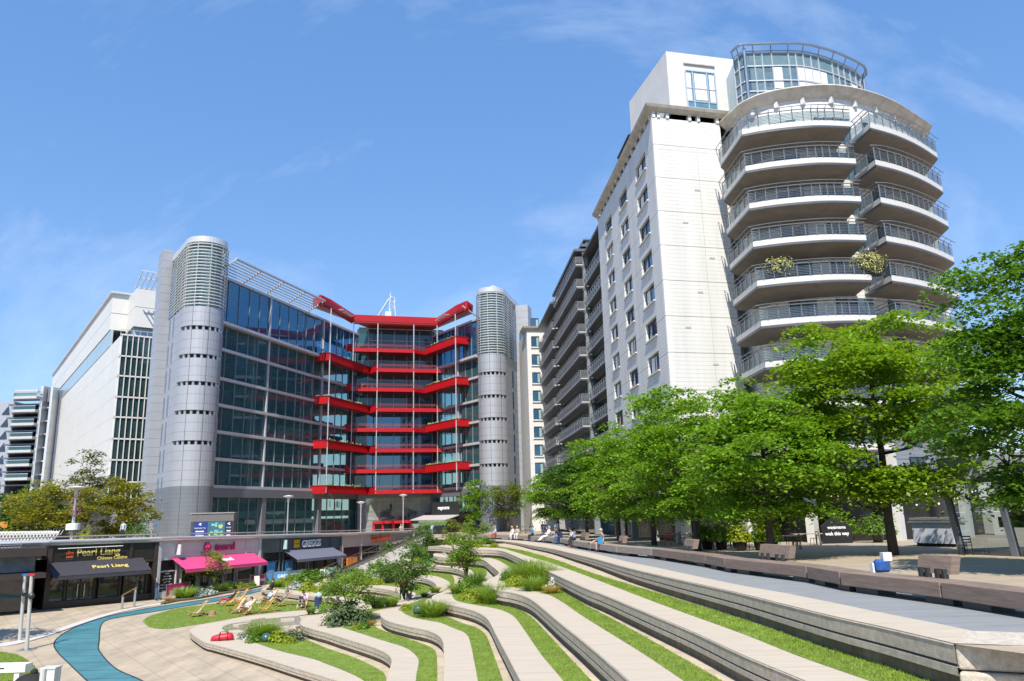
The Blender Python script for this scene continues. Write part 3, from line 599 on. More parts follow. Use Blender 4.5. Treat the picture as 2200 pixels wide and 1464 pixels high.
m = MB(); m.box(-1.6, -.1, -.8, .5, -3.9, 4.1, 0, FC); m.box(CW+.1, CW+1.6, -.8, .5, -3.9, 4.1, 0, FC); m.box(-1.5, CW+1.5, -.6, .3, 3.3, 4.1, 0, FC)
m.obj('facade_frame', PANELD, OF)
g = MB(); g.quad(FC(0, .05, -3.8), FC(CW, .05, -3.8), FC(CW, .05, 3.4), FC(0, .05, 3.4), 0)
for k in range(6): g.box(CW*k/5-.05, CW*k/5+.05, -.1, .12, -3.8, 3.4, 1, FC)
for z in (-1., .7, 2.2): g.box(0, CW, -.1, .12, z-.03, z+.03, 1, FC)
g.obj('entrance_glazing', [glass('entrance_glass', (.5, .55, .56), .12, .6, veil=((.42, .46, .46), .6)), mat('pale_mullion', (.3, .31, .32), .4, .4)], OF)
# printed drawing on the entrance glass: dark scribbled tree line
sc = MB(); q = random.Random(11)
for k in range(420):
    a = q.random()*2*pi; rr = .55+.45*q.random(); t = CW/2+cos(a)*rr*3.9; z = .3+sin(a)*rr*1.35*(1 if sin(a) < 0 else .55)
    if abs(t-CW/2) < 1.2 and z > .2: continue
    s = .12+q.random()*.3; sc.bar(FC(t, .14, z), FC(t+q.gauss(0, s), .14, z+q.gauss(0, s)), .04, .05)
for k in range(30): sc.bar(FC(CW/2-2+q.random()*.6, .14, .8+q.random()*1.4), FC(CW/2-2+q.random()*.6, .14, 1.2+q.random()*1.2), .05, .05)
sc.obj('entrance_drawing', mat('print_ink', (.035, .05, .07), .6), OF)
ED = MB()
for k, t in enumerate((1.6, 3.4, 5.5, 7.3, 8.9)):
    ED.box(t-.22, t+.22, .2, 1.5, -4, -1.7, 0, FC)
ED.box(1.4, 9.1, .2, 1.7, -1.75, -1.2, 0, FC)
for t in (3.4, 7.3): ED.lathe([(1.2, 0), (1.2, .5), (0, .5)], FC(t+1., 1.5, -1.7), 14, 0)
for a, b in ((1.8, 3.2), (3.6, 5.3), (5.7, 7.1), (7.5, 8.7)): ED.quad(FC(a, .6, -3.9), FC(b, .6, -3.9), FC(b, .6, -1.8), FC(a, .6, -1.8), 1)
ED.obj('revolving_door', [RED, mat('door_dark_glass', (.03, .02, .02), .1)], OF)
# ---- round stair towers
def arc(c, r, a0, a1, n=18): return [V((c[0]+r*cos(R(a0+(a1-a0)*i/n)), c[1]+r*sin(R(a0+(a1-a0)*i/n)))) for i in range(n+1)]
def tower(C, ang, r, L, side, ztop, zl, slots, fin, win, sidewin):
    """stadium plan: round nose at C, straight flanks running back along ang; side=+1 when the visible flank lies to the left"""
    ax = V((cos(R(ang)), sin(R(ang)))); lf = V((-ax.y, ax.x))
    nose = arc(C, r, ang+90, ang+270)          # from left flank round the nose to the right flank
    poly = [C+lf*r+ax*L]+nose+[C-lf*r+ax*L]
    m = MB(); P = [tuple(p) for p in poly]
    inner = arc(C, r-.7, ang+90, ang+270); IP = [tuple(C+lf*(r-.7)+ax*L)]+[tuple(p) for p in inner]+[tuple(C-lf*(r-.7)+ax*L)]
    NP = [tuple(C+lf*r+ax*.05)]+[tuple(p) for p in nose]+[tuple(C-lf*r+ax*.05)]; zs = [(-3.8, 4.7, 1, NP)]
    for b0, b1, mi in ((-3.8, 4.7, 1), (4.7, zl, 0)): m.prism([tuple(C+lf*r+ax*L), tuple(C+lf*r+ax*.05), tuple(C-lf*r+ax*.05), tuple(C-lf*r+ax*L)], b0, b1, mi)
    z = 4.7
    for s in slots+[None]:
        if s is None: zs.append((z, zl, 0, NP)); break
        zs.append((z, s, 0, NP)); z = s+.62
    for z0, z1, mi, pp_ in zs: m.prism(pp_, z0, z1, mi)
    m.prism(IP, 4.7, zl+.2, 2)
    for a in (200, 160, 120) if False else (ang+140, ang+185, ang+230):   # vertical panel joints on the nose
        p = C+V((cos(R(a)), sin(R(a))))*(r+.004); d = V((cos(R(a)), sin(R(a))))
        m.bar((p.x, p.y, -3.8), (p.x, p.y, zl), .05, .02, 2, up=(d.x, d.y, 0))
    t = m.obj('stair_tower', [PANEL, PANELD, JOINT], OF)
    s_ = MB()
    for z in slots:   # posts in the slots
        for k in range(8):
            a = ang+115+130*k/7; p = C+V((cos(R(a)), sin(R(a))))*(r-.25); s_.bar((p.x, p.y, z), (p.x, p.y, z+.62), .3, .2, 0)
    s_.obj('slot_grille', METAL, t)
    # glazed crown behind curved louvres
    g = MB(); g.prism(IP, zl+.2, ztop-.9, 0, bottom=False); g.obj('crown_glazing', mat('crown_glass', (.10, .17, .17), .08, var=.15, vscale=.5, spec=.9), t)
    lv = MB(); n = int((ztop-.9-zl)/.5)
    for i in range(n):
        z = zl+.35+i*.5; q = [C+lf*(r+.12)+ax*L*.62]+arc(C, r+.12, ang+90, ang+270, 14)+[C-lf*(r+.12)+ax*L*.62]
        lv.tube([(p.x, p.y, z) for p in q], .09, 5)
    for a in (ang+100, ang+140, ang+180, ang+220, ang+260):
        p = C+V((cos(R(a)), sin(R(a))))*(r-.2); lv.bar((p.x, p.y, zl), (p.x, p.y, ztop-.6), .1, .1)
    for k in range(4): p = C+lf*(r-.1)*side+ax*L*.15*k; lv.bar((p.x, p.y, zl), (p.x, p.y, ztop-.6), .1, .1)
    lv.obj('louvre', mat('pale_louvre', (.66, .68, .68), .4, .3, var=.04), t)
    cp_ = MB(); cp_.prism(P, ztop-.9, ztop, 0); cc = C+ax*r*.6; cp_.lathe([(r*.95, 0), (r*.6, .7), (r*.12, 1.5), (0, 1.55)], (cc.x, cc.y, ztop), 18, 0)
    cp_.obj('cap', mat('cap_metal', (.60, .60, .62), .35, .4, var=.05), t)
    # flat fin at the rear of the visible flank with slot windows
    a0, a1, pr, zt = fin; s0 = C+lf*side*r+ax*a0; s1 = C+lf*side*r+ax*a1; o = lf*side*pr
    f = MB(); f.prism([tuple(s0), tuple(s0+o), tuple(s1+o), tuple(s1)] if side > 0 else [tuple(s0+o), tuple(s0), tuple(s1), tuple(s1+o)], -3.8, zt, 0); f.obj('fin', PANEL, t)
    for b0, b1 in sidewin:
        for k in range(9 if zl > 30 else 8):
            z = -1.2+k*4.13
            if z+3.4 > zl and b0 < L*.62: continue
            w = MB(); q0 = C+lf*side*(r+.015)+ax*b0; q1 = C+lf*side*(r+.015)+ax*b1; ou_ = lf*side
            w.hexa([(q0.x, q0.y, z), (q1.x, q1.y, z), (q1.x-ou_.x*.2, q1.y-ou_.y*.2, z), (q0.x-ou_.x*.2, q0.y-ou_.y*.2, z), (q0.x, q0.y, z+3.3), (q1.x, q1.y, z+3.3), (q1.x-ou_.x*.2, q1.y-ou_.y*.2, z+3.3), (q0.x-ou_.x*.2, q0.y-ou_.y*.2, z+3.3)])
            w.obj('slot_window', BLUEW, t)
    for k in (range(9) if win else []):
        z = -1.+k*4.13
        if z+3.4 > zt: break
        q0 = s0+o*win[0]-ax*.015; q1 = s0+o*win[1]-ax*.015; w = MB()
        w.hexa([(q0.x, q0.y, z), (q1.x, q1.y, z), (q1.x+ax.x*.2, q1.y+ax.y*.2, z), (q0.x+ax.x*.2, q0.y+ax.y*.2, z), (q0.x, q0.y, z+3.3), (q1.x, q1.y, z+3.3), (q1.x+ax.x*.2, q1.y+ax.y*.2, z+3.3), (q0.x+ax.x*.2, q0.y+ax.y*.2, z+3.3)])
        w.obj('slot_window', BLUEW, t)
    return t
BLUEW = mat('blue_slot_glass', (.045, .13, .25), .06, var=.25, vscale=.4, spec=.9)
tower(V((-47.3, 112.4)), 126, 3.05, 13, 1, 42.3, 31.2, [27.9-.3, 23.5-.2, 19.2, 14.95, 10.55][::-1], (9.2, 13, 1.5, 43.2), None, [(4.6, 5.5), (7.2, 8.2)])
tower(V((-3.9, 142.6)), 76, 2.75, 12, -1, 42.2, 29.2, [8.05, 12.35, 16.5, 20.75, 25.1], (8.6, 12, 2.6, 41.2), (.25, .62), [(4.4, 5.4), (6.6, 7.4)])
# blue glazed link between the left tower and the white building
FK = frame((-61.2, 128.5), 20); lk = MB()
lk.box(0, 3.6, -8, 0, -3.8, 40.5, 0, FK)
for k in range(11): lk.box(0, 3.6, -8, .05, -1.3+k*4.13, -1.05+k*4.13, 1, FK)
for t in (0, 1.2, 2.4): lk.box(t-.05, t+.05, -.1, .06, -3.8, 40.5, 1, FK)
lk.obj('glazed_link', [mat('link_glass', (.04, .14, .30), .12, var=.3, vscale=.15, spec=.5), METAL], OF)
# plant on the roof
mst = thing('roof_crane', 'white lattice crane with slanting jib on the office roof', 'crane', (-25, 163, 39)); m = MB()
def rp_(x, y, Y=162): p = aty(x, y, Y); return p
m.tube([rp_(812, 680), rp_(836, 642)], .22, 6); m.tube([rp_(836, 680), rp_(839, 632)], .16, 6); m.tube([rp_(850, 680), rp_(847, 646)], .16, 6)
m.tube([rp_(839, 632), rp_(841, 628)], .08, 6); m.tube([rp_(836, 645), rp_(841, 638), rp_(848, 640), rp_(849, 650)], .12, 6)
q = rp_(835, 676); m.box(q.x-.7, q.x+.7, q.y-.5, q.y+.5, q.z-1, q.z+.6)
for a, b in (((836, 645), (847, 650)), ((841, 655), (850, 668)), ((838, 668), (848, 656))): m.tube([rp_(*a), rp_(*b)], .07, 5)
m.obj('crane_arm', METAL, mst)
# ------------------------------------------------------------ white panelled building on the left
WH = thing('white_panelled_building', 'long white panelled building receding behind the left round tower', 'office building', (-85, 158, pz(150)))
FW_ = frame((-79.63, 150), 126.4)       # flank: outward normal must face left-front
def fw(t, n, z): return FW_(t, -n, z)
WPAN = mat('white_cladding', (.60, .60, .585), .45, var=.05, vscale=.12, joints=[(.9, .05, .07, 'X', (-.593, .805, 0))])
m = MB(); LEN = 133.; lv_ = [7.6, 11.9, 16.06, 20.36, 24.43, 28.69, 32.77, 36.98]
m.box(0.2, LEN, -24, -.3, -4, 37, 1, fw)
for i in range(7): m.box(0, LEN, -.3, 0, lv_[i]+.22, lv_[i+1]-.06, 0, fw)
m.box(14, LEN, -.6, -.15, 37.4, 41.2, 2, fw)            # recessed glazed storey
m.box(15.2, LEN, -22, 0, 41.35, 45.1, 0, fw); m.box(15.2, LEN, -22, 0, 45.22, 49.6, 0, fw)
m.box(14.6, LEN+.4, -22, .5, 49.6, 50.1, 3, fw)
m.box(6.2, 15.2, -16, -3.2, 40.6, 44.9, 0, fw); m.box(6.2, 15.2, -16, -3.2, 45.0, 49.0, 0, fw); m.box(7.2, 15.2, -16, -3.6, 37, 40.6, 2, fw)
for i in range(7):                                       # dotted brackets along every joint
    for k in range(150): t = .3+k*.9; m.box(t, t+.3, -.3, .05, lv_[i]-.02, lv_[i]+.18, 0, fw)
m.obj('wall', [WPAN, JOINT, mat('pale_strip_glass', (.36, .46, .47), .15, var=.1, vscale=.3), METAL], WH)
FE = frame((-79.63, 150), 36.4)
for i in range(8):
    z0, z1 = (lv_[i-1] if i else 3.4)+.35, lv_[i]-.2 if i < 7 else 36.98
    w = MB(); w.quad(FE(.25, .02, z0), FE(7.5, .02, z0), FE(7.5, .02, z1), FE(.25, .02, z1), 0)
    for k in range(8): w.box(.2+k*1.03, .36+k*1.03, -.1, .3, z0-.3, z1+.25, 1, FE)
    w.box(0, 7.6, -.1, .3, z1, z1+.3, 1, FE); w.obj('window', [mat('end_window_glass', (.02, .045, .045), .06, var=.5, vscale=.6, spec=.9), WPAN], WH)
m = MB()
for k in range(6): m.bar(FE(2.6+k*1.0, 3.2, 50.3), FE(2.6+k*1.0, -3.8, 48.4), .14, .3)
for n_, z in ((3.2, 50.3), (.5, 49.5), (-3.4, 48.5)): m.bar(FE(2.4, n_, z), FE(8.2, n_, z), .16, .3)
m.obj('roof_louvre', METAL, WH)
m = MB()
for t in (0, 1.2, 2.4, 3.6, 5.): m.bar(FE(t, .1, 37), FE(t, .1, 38.2), .08, .08)
m.bar(FE(0, .1, 38.2), FE(7, .1, 38.2), .1, .1); m.obj('railing', METAL, WH)
m = MB()
for t in (1, 5): m.box(t, t+1.3, -2, 0, -4, 3.6, 0, FE)
m.obj('pillar', PANEL, WH)
# ------------------------------------------------------------ far left block with deep balconies
FL = thing('balconied_office_block', 'distant grey office block with deep stacked balconies at the left edge', 'office building', (-150, 230, pz(230)))
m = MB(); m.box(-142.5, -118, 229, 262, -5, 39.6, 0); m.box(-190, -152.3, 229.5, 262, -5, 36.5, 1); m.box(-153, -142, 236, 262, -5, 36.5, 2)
for k in range(8): m.box(-152.6, -142.4, 227, 236, 7+k*4.0, 7.4+k*4.0, 0)
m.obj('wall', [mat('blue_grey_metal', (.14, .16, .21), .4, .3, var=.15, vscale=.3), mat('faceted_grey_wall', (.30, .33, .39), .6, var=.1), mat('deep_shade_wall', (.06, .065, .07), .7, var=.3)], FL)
for k in range(7):
    z = 13.0+k*4.0; b = MB(); b.prism([(-152.6, 229), (-149.2, 224), (-142.4, 224), (-142.4, 229)], z-.5, z+.25, 0); 
    b.obj('balcony', mat('pale_soffit', (.42, .43, .45), .6), FL)
    r = MB(); r.quad((-149.2, 224, z+.25), (-142.4, 224, z+.25), (-142.4, 224, z+1.3), (-149.2, 224, z+1.3), 0); r.quad((-152.6, 229, z+.25), (-149.2, 224, z+.25), (-149.2, 224, z+1.3), (-152.6, 229, z+1.3), 0); r.bar((-149.2, 224, z+1.3), (-142.4, 224, z+1.3), .15, .15, 1); r.bar((-152.6, 229, z+1.3), (-149.2, 224, z+1.3), .15, .15, 1)
    r.obj('balustrade', [GLS, METAL], FL)
m = MB(); 
for k in range(8): m.bar((-152.5+k*.5, 229-k*.72, 38.6), (-142, 229-k*.72, 38.6), .2, .3)
m.bar((-153, 230, 38.4), (-149, 224, 38.9), .4, .4); m.bar((-149, 224, 38.9), (-142, 224, 38.9), .4, .4); m.obj('roof_louvre', METAL, FL)
m = MB(); m.box(-142.6, -141.8, 226, 229.2, -5, 40.6, 0); m.box(-139.6, -138.9, 226, 229.2, -5, 40.2, 0); m.box(-141.8, -139.6, 228, 229, 36, 40.4, 1)
for k in range(9): m.box(-141.8, -139.6, 228.2, 229, 2+k*4.0, 2.4+k*4.0, 0); 
m.obj('stair_shaft', [METAL, mat('shaft_panel', (.16, .16, .18), .5)], FL)
for k in range(9):
    for j in range(7): 
        MB().add([(-153.5-j*4, 229.3, 3+k*3.7), (-155.9-j*4, 229.3, 3+k*3.7), (-154-j*4, 229.3, 5.6+k*3.7)], [(0, 1, 2)]).obj('window', mat('dark_triangular_glass', (.03, .045, .08), .1), FL)
# unseen office block behind the right-hand flats, set there for the glass wing to mirror
bg = thing('mirrored_office_block', 'grey office block standing behind the white flats', 'office building', (45, 200, pz(200)))
MB().box(16, 90, 175, 230, -5, 24, 0).obj('wall', mat('grey_stone_wall', (.10, .11, .10), .7, var=.3, vscale=.4, joints=[(4, 1.5, .6)]), bg)
# ------------------------------------------------------------ white flats on the right
WF = thing('white_apartment_block', 'tall white apartment block with a rounded balconied corner and glass penthouse', 'apartment block', (16, 62, pz(62)))
LIME = mat('white_stone_cladding', (.61, .605, .595), .6, var=.13, vscale=.6, stretch=(1, 1, .1), joints=[(3.1, .07, .5), (.3444, .035, .3)], bump=.1, bscale=30)
LIMEP = mat('plain_white_stone', (.58, .575, .565), .6, var=.07, vscale=.5, bump=.1)
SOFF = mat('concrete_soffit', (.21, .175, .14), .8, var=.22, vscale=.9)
CORN = mat('stained_cornice', (.44, .40, .35), .8, var=.3, vscale=1.2)
FBm = frame((12.79, 61), 95.0)
def fb(t, n, z): return FBm(t, -n, z)          # flank faces the amphitheatre (left)
FRw = frame((12.79, 61), 13.4)
ZT = 33.6; BL = 24.7
WGL = mat('flat_window_glass', (.035, .10, .19), .05, var=.35, vscale=.3, spec=.95)
CURT = mat('white_curtain', (.75, .75, .73), .8, var=.12, vscale=1.5, stretch=(6, 6, .2))
cols = [(2.78, 6.45), (10.2, 13.6), (17.45, 20.8)]
# flank wall built round the window openings
m = MB(); zz0 = 1.6
rows = [5.3+3.1*k for k in range(9)]              # sill heights
edges = [0]+[e for c in cols for e in c]+[BL]
for i in range(0, len(edges), 2): m.box(edges[i], edges[i+1], -.45, 0, zz0, ZT, 0, fb)
for c in cols:
    prev = zz0
    for s in rows: m.box(c[0], c[1], -.45, 0, prev, s, 0, fb); prev = s+1.68
    m.box(c[0], c[1], -.45, 0, prev, ZT, 0, fb)
m.box(3.2, BL-.1, -12, -.45, zz0, ZT, 1, fb); m.box(.3, 3.2, -2, -.45, zz0, ZT, 1, fb)
for t in (8.3, 15.5): m.box(t-.03, t+.03, -.02, .012, zz0, ZT, 2, fb)
m.obj('wall', [LIME, LIMEP, mat('grey_joint', (.35, .34, .33), .8)], WF)
for ci, c in enumerate(cols):
    for s in rows:
        h = 1.68; g = MB(); g.box(c[0], c[1], -.44, -.30, s, s+h, 0, fb)
        mid = (c[0]+c[1])/2
        for t in (c[0]+.06, mid+.3, c[1]-.06): g.box(t-.05, t+.05, -.3, -.24, s, s+h, 1, fb)
        g.box(c[0], c[1], -.3, -.24, s, s+.07, 1, fb); g.box(c[0], c[1], -.3, -.24, s+h-.07, s+h, 1, fb)
        w = random.random(); g.box(c[1]-.9-w, c[1]-.2, -.3, -.285, s+.1, s+h-.1, 2 if random.random() < .45 else 0, fb)
        wo = g.obj('window', [WGL, DKMET, CURT], WF)
        sl = MB(); sl.box(c[0]-.12, c[1]+.12, -.3, .16, s-.12, s, 0, fb); sl.obj('sill', LIMEP, wo)
# gable wall facing the viewer
m = MB(); m.box(0, 6.6, -.3, 0, zz0, ZT, 0, FRw)
m.box(4.1, 4.13, 0, .006, zz0, 31, 1, FRw); m.box(.42, .44, 0, .006, zz0, 31, 1, FRw); [m.box(1.2+(k*1.37)%3.6, 1.2+(k*1.37)%3.6+.5, 0, .02, 5.2+3.1*k, 5.35+3.1*k, 1, FRw) for k in range(8)]
m.obj('gable_wall', [LIME, mat('grey_joint', (.35, .34, .33), .8)], WF)
dt = MB()
for k in range(36): dt.box(.2+k*.175, .27+k*.175, 0, .015, 30.55, 30.62, 0, FRw)
dt.obj('dotted_frieze', CORN, WF)
# cornice, brackets and shadow gap along flank and gable
c = MB()
prof = [(0, 0), (.5, .28), (.62, .52), (.5, .6), (-1, .6)]
def run(pts, prof, mb, zb, mi=0):
    n = len(pts); vs = []
    for i, p in enumerate(pts):
        a = V(pts[max(i-1, 0)]); b = V(pts[min(i+1, n-1)]); p = V(p)
        d1 = (p-a).normalized() if i else None; d2 = (b-p).normalized() if i < n-1 else None
        n1 = V((d1.y, -d1.x)) if d1 else None; n2 = V((d2.y, -d2.x)) if d2 else None
        nn = n1 or n2 if not (n1 and n2) else (n1+n2).normalized()/max(.5, sqrt((1+n1.dot(n2))/2))
        if not (n1 and n2): nn = n1 or n2
        for o, z in prof: q = p+nn*o; vs.append((q.x, q.y, zb+z))
    k = len(prof)
    mb.add(vs, [(i*k+j, i*k+j+1, (i+1)*k+j+1, (i+1)*k+j) for i in range(n-1) for j in range(k-1)], mi)
g2 = lambda t: V(FRw(t, 0, 0)[:2]); f2 = lambda t: V(fb(t, 0, 0)[:2])
run([f2(BL+.3), f2(0), g2(7.3)], prof, c, ZT+.5)
for t in np.arange(.4, BL, 1.7): c.box(t, t+.25, -.3, .1, ZT, ZT+.52, 1, fb)
for t in (.05, .5, 1.35, 3.5, 4.35, 6.2): c.box(t, t+.28, -.3, .1, ZT, ZT+.52, 1, FRw)
c.obj('cornice', [CORN, LIMEP], WF)
# set back penthouse storey
m = MB(); m.box(1.9, 8.6, -9, -.05, ZT+1, 40.4, 0, FRw); m.box(1.2, 26, -8, -2.2, ZT+1, 37.2, 0, fb); m.box(1.8, 10, -8, -2.1, 37.2, 40.4, 0, fb)
m.obj('penthouse_wall', LIMEP, WF)
w = MB(); w.box(3.6, 6.5, -.2, .03, 34.9, 38.7, 0, FRw)
for t in (3.6, 4.3, 5.7, 6.5): w.box(t-.05, t+.05, 0, .08, 34.9, 38.7, 1, FRw)
for z in (34.95, 35.6, 36.9, 38.65): w.box(3.6, 6.5, 0, .08, z-.05, z+.05, 1, FRw)
w.box(3.65, 4.1, .032, .036, 35.7, 38.4, 2, FRw); w.box(4.45, 5.6, .032, .036, 35.8, 38.4, 2, FRw); w.box(5.9, 6.4, .032, .036, 35.7, 38.4, 2, FRw)
w.box(3.5, 6.6, 0, .1, 39.3, 39.4, 3, FRw)
w.obj('window', [mat('pale_blue_glass', (.10, .22, .33), .06, var=.3, vscale=.5, spec=.9), METAL, CURT, CORN], WF)
w = MB(); w.box(3.2, 6.6, -2.12, -2.0, 35.2, 37.2, 0, fb); w.box(11, 16, -2.6, -.9, 35., 37.6, 0, fb); 
for t in (11, 12.2, 13.4, 14.6, 16): w.box(t-.06, t+.06, -.95, -.85, 35, 37.6, 1, fb)
w.box(10.8, 16.2, -2.7, -.7, 37.6, 37.75, 1, fb); w.box(18, 25, -2.6, -1, 34.9, 36.6, 0, fb); w.obj('penthouse_glazing', [WGL, DKMET], WF)
# ---- rounded corner
ARC = cat([(20.2, 60.7), (21.6, 58.6), (24, 57.6), (27, 57.4), (30, 58.4), (33, 60.1), (36.2, 62.6), (38.4, 64.4)], 4)
AV = [V(p) for p in ARC]
m = MB(); m.prism([tuple(p) for p in ARC]+[(38, 76), (20, 76)], zz0, 32.9, 0); m.obj('rotunda_wall', LIME, WF)
cc = MB(); run([V(FRw(7.3, 0, 0)[:2])]+[V(p) for p in ARC[2:]]+[V((39.0, 66.2))], [(0, 0), (.5, .35), (.85, .75), (.75, .9), (-1.5, .9)], cc, 32.9)
for k in range(3, len(AV)-1, 3): d = (AV[k+1]-AV[k]).normalized(); n = V((d.y, -d.x)); cc.bar((AV[k].x+n.x*.1, AV[k].y+n.y*.1, 32.4), (AV[k].x+n.x*.1, AV[k].y+n.y*.1, 33.0), .3, .3, 1)
cc.prism([tuple(p) for p in ARC]+[(38, 76), (20, 76)], 33.7, 33.9, 0)
cc.obj('rotunda_cornice', [CORN, LIMEP], WF)
# glazed rotunda penthouse
GP = cat([(20.2, 60.0), (20.6, 59.0), (21.6, 58.9), (23.9, 58.9), (25.9, 59.1), (28.2, 60.0), (30.3, 61.2), (32.4, 62.7), (33.2, 64.0)], 3); GP = [V(p) for p in GP]
PB = mat('pale_teal_panel', (.27, .42, .50), .12, var=.1, vscale=.4, spec=.8)
g = MB(); q = random.Random(5); nP = len(GP)
for i in range(nP-1):
    a, b = GP[i], GP[i+1]; d = (b-a).normalized(); n = V((d.y, -d.x))
    def seg(z0, z1, mi, o=0): g.quad((a.x+n.x*o, a.y+n.y*o, z0), (b.x+n.x*o, b.y+n.y*o, z0), (b.x+n.x*o, b.y+n.y*o, z1), (a.x+n.x*o, a.y+n.y*o, z1), mi)
    dark = i > 3 and q.random() < .75
    seg(33.9, 34.6, 0); seg(34.6, 37.0, 1 if dark else 0); seg(37.0, 38.3, 0)
    if dark and q.random() < .6: seg(34.9, 36.9, 3, .01)
    for z in (34.6, 35.6, 37.0, 38.3): g.bar((a.x+n.x*.04, a.y+n.y*.04, z), (b.x+n.x*.04, b.y+n.y*.04, z), .1, .1, 2)
    if i % 2 == 0 or dark: g.bar((a.x+n.x*.04, a.y+n.y*.04, 33.9), (a.x+n.x*.04, a.y+n.y*.04, 38.3), .1, .1, 2)
g.prism([tuple(p) for p in GP]+[(33, 72), (20.5, 72)], 33.9, 38.2, 0)
g.obj('glazed_penthouse', [PB, mat('penthouse_blue_glass', (.07, .15, .27), .05, var=.25, vscale=.5, spec=.9), METAL, CURT], WF)
r = MB(); ring = [p+V(((p-V((27, 70))).normalized().x, (p-V((27, 70))).normalized().y))*.55 for p in GP]
r.tube([(p.x, p.y, 38.85) for p in ring], .12, 6); r.tube([(p.x, p.y, 38.5) for p in GP], .05, 6)
for k in range(0, nP, 2): r.tube([(GP[k].x, GP[k].y, 38.2), (ring[k].x, ring[k].y, 38.85)], .05, 5)
for k in (4, nP-3): n = (GP[k]-V((27, 70))).normalized()*.25; r.tube([(GP[k].x+n.x, GP[k].y+n.y, 33.8), (GP[k].x+n.x, GP[k].y+n.y, 38.6)], .13, 8)
r.obj('roof_ring', mat('ring_steel', (.22, .28, .36), .3, .6), WF)
# balconies: two stacks
PA = [(19.0, 61.2), (18.2, 60.1), (18.45, 54.6)]+cat([(18.45, 54.6), (20.4, 53.9), (22.9, 53.45), (24.6, 53.45), (26.65, 53.75)], 3)[1:]+[(27.0, 57.8)]
PBl = [(27.75, 57.9), (27.95, 57.0), (28.25, 54.0)]+cat([(28.25, 54.0), (30.4, 55.05), (32.4, 56.3), (34.4, 57.8), (36.5, 59.6)], 3)[1:]+[(37.2, 63.4)]
RAIL = mat('balcony_rail_steel', (.24, .26, .28), .4, .5, var=.05)
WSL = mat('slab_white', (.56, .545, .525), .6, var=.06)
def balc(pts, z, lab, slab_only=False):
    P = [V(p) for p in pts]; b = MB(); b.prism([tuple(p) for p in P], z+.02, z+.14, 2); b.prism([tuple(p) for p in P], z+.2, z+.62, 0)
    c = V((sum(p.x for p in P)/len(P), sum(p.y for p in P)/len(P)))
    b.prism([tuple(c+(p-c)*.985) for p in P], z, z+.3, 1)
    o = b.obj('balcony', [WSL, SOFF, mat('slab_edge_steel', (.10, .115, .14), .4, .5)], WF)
    r = MB(); vis = P[1:-1]
    for e in (.78, .9, 1.02, 1.14, 1.26, 1.38): r.tube([(p.x, p.y, z+e) for p in vis], .022, 4)
    r.tube([(p.x, p.y, z+1.62) for p in vis], .045, 5)
    out = []
    for i, p in enumerate(vis):
        a, q = vis[max(i-1, 0)], vis[min(i+1, len(vis)-1)]; d = (q-a).normalized(); out.append(p+V((d.y, -d.x))*.28)
    r.tube([(p.x, p.y, z+1.78) for p in out], .03, 5)
    for i in range(len(vis)-1):
        a, q = vis[i], vis[i+1]; L = (q-a).length; k = max(1, round(L/1.05))
        for j in range(k): s = a.lerp(q, j/k); t = out[i].lerp(out[i+1], j/k); r.bar((s.x, s.y, z+.6), (s.x, s.y, z+1.62), .05, .07); r.tube([(s.x, s.y, z+1.6), (t.x, t.y, z+1.78)], .022, 4)
    r.tube([(vis[0].x, vis[0].y, z+.3), (out[0].x, out[0].y, z+1.78)], .03, 4)
    r.obj('railing', RAIL, o)
    gl = MB()
    for i in range(len(vis)-1):
        a, q = vis[i], vis[i+1]; d = (q-a).normalized(); n = V((-d.y, d.x))*.05
        gl.quad((a.x+n.x, a.y+n.y, z+.66), (q.x+n.x, q.y+n.y, z+.66), (q.x+n.x, q.y+n.y, z+1.45), (a.x+n.x, a.y+n.y, z+1.45))
    gl.obj('glass_screen', glass('screen_glass', (.75, .88, .9), .06, .9), o)
    return o
for k in range(9):
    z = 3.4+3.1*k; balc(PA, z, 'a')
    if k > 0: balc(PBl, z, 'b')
# doors and windows behind the balconies
for k in range(10):
    z = .95+3.1*k+ (0 if k < 9 else .0)
    for f0, f1, c_ in ((5, 8, 1), (10, 14, 1), (16, 18, 1), (21, 24, 1)):
        w = MB()
        for i in range(f0, f1):
            a, b = AV[i], AV[i+1]; d = (b-a).normalized(); n = V((d.y, -d.x))*.03
            w.quad((a.x+n.x, a.y+n.y, z), (b.x+n.x, b.y+n.y, z), (b.x+n.x, b.y+n.y, z+2.3), (a.x+n.x, a.y+n.y, z+2.3), 0)
            w.bar((a.x+n.x, a.y+n.y, z), (a.x+n.x, a.y+n.y, z+2.3), .08, .08, 1)
        w.bar((AV[f0].x, AV[f0].y, z+2.3), (AV[f1].x, AV[f1].y, z+2.3), .1, .1, 1)
        w.obj('window', [mat('balcony_door_glass', (.06, .12, .17), .06, var=.4, vscale=.4, spec=.9), DKMET], WF)
# potted shrubs on one balcony
def leafball(name, lab, cat_, c, r, n, lm, sq=(1, 1, .8), ls=.16, group=None, parent=None, rnd=None):
    q = rnd or random; mb = MB()
    for i in range(n):
        d = V((q.gauss(0, 1), q.gauss(0, 1), q.gauss(0, 1))); d.normalize(); rr = r*(.55+.5*q.random()**.6)*(1+.18*sin(d.x*5+d.z*4)*cos(d.y*6))
        p = V((d.x*rr*sq[0], d.y*rr*sq[1], d.z*rr*sq[2])); s = ls*(.6+.8*q.random())
        nn = (d*.6+V((q.gauss(0, .5), q.gauss(0, .5), q.gauss(.5, .4)))).normalized(); t = nn.orthogonal().normalized(); t.rotate(Matrix.Rotation(q.random()*6.28, 3, nn)); b = nn.cross(t)
        mb.add([p-t*s*.5, p+b*s*.28, p+t*s*.5, p-b*s*.28], [(0, 1, 2, 3)])
    o = mb.obj(name, lm, parent, world=False, loc=c)
    return tag(o, lab, cat_, group)
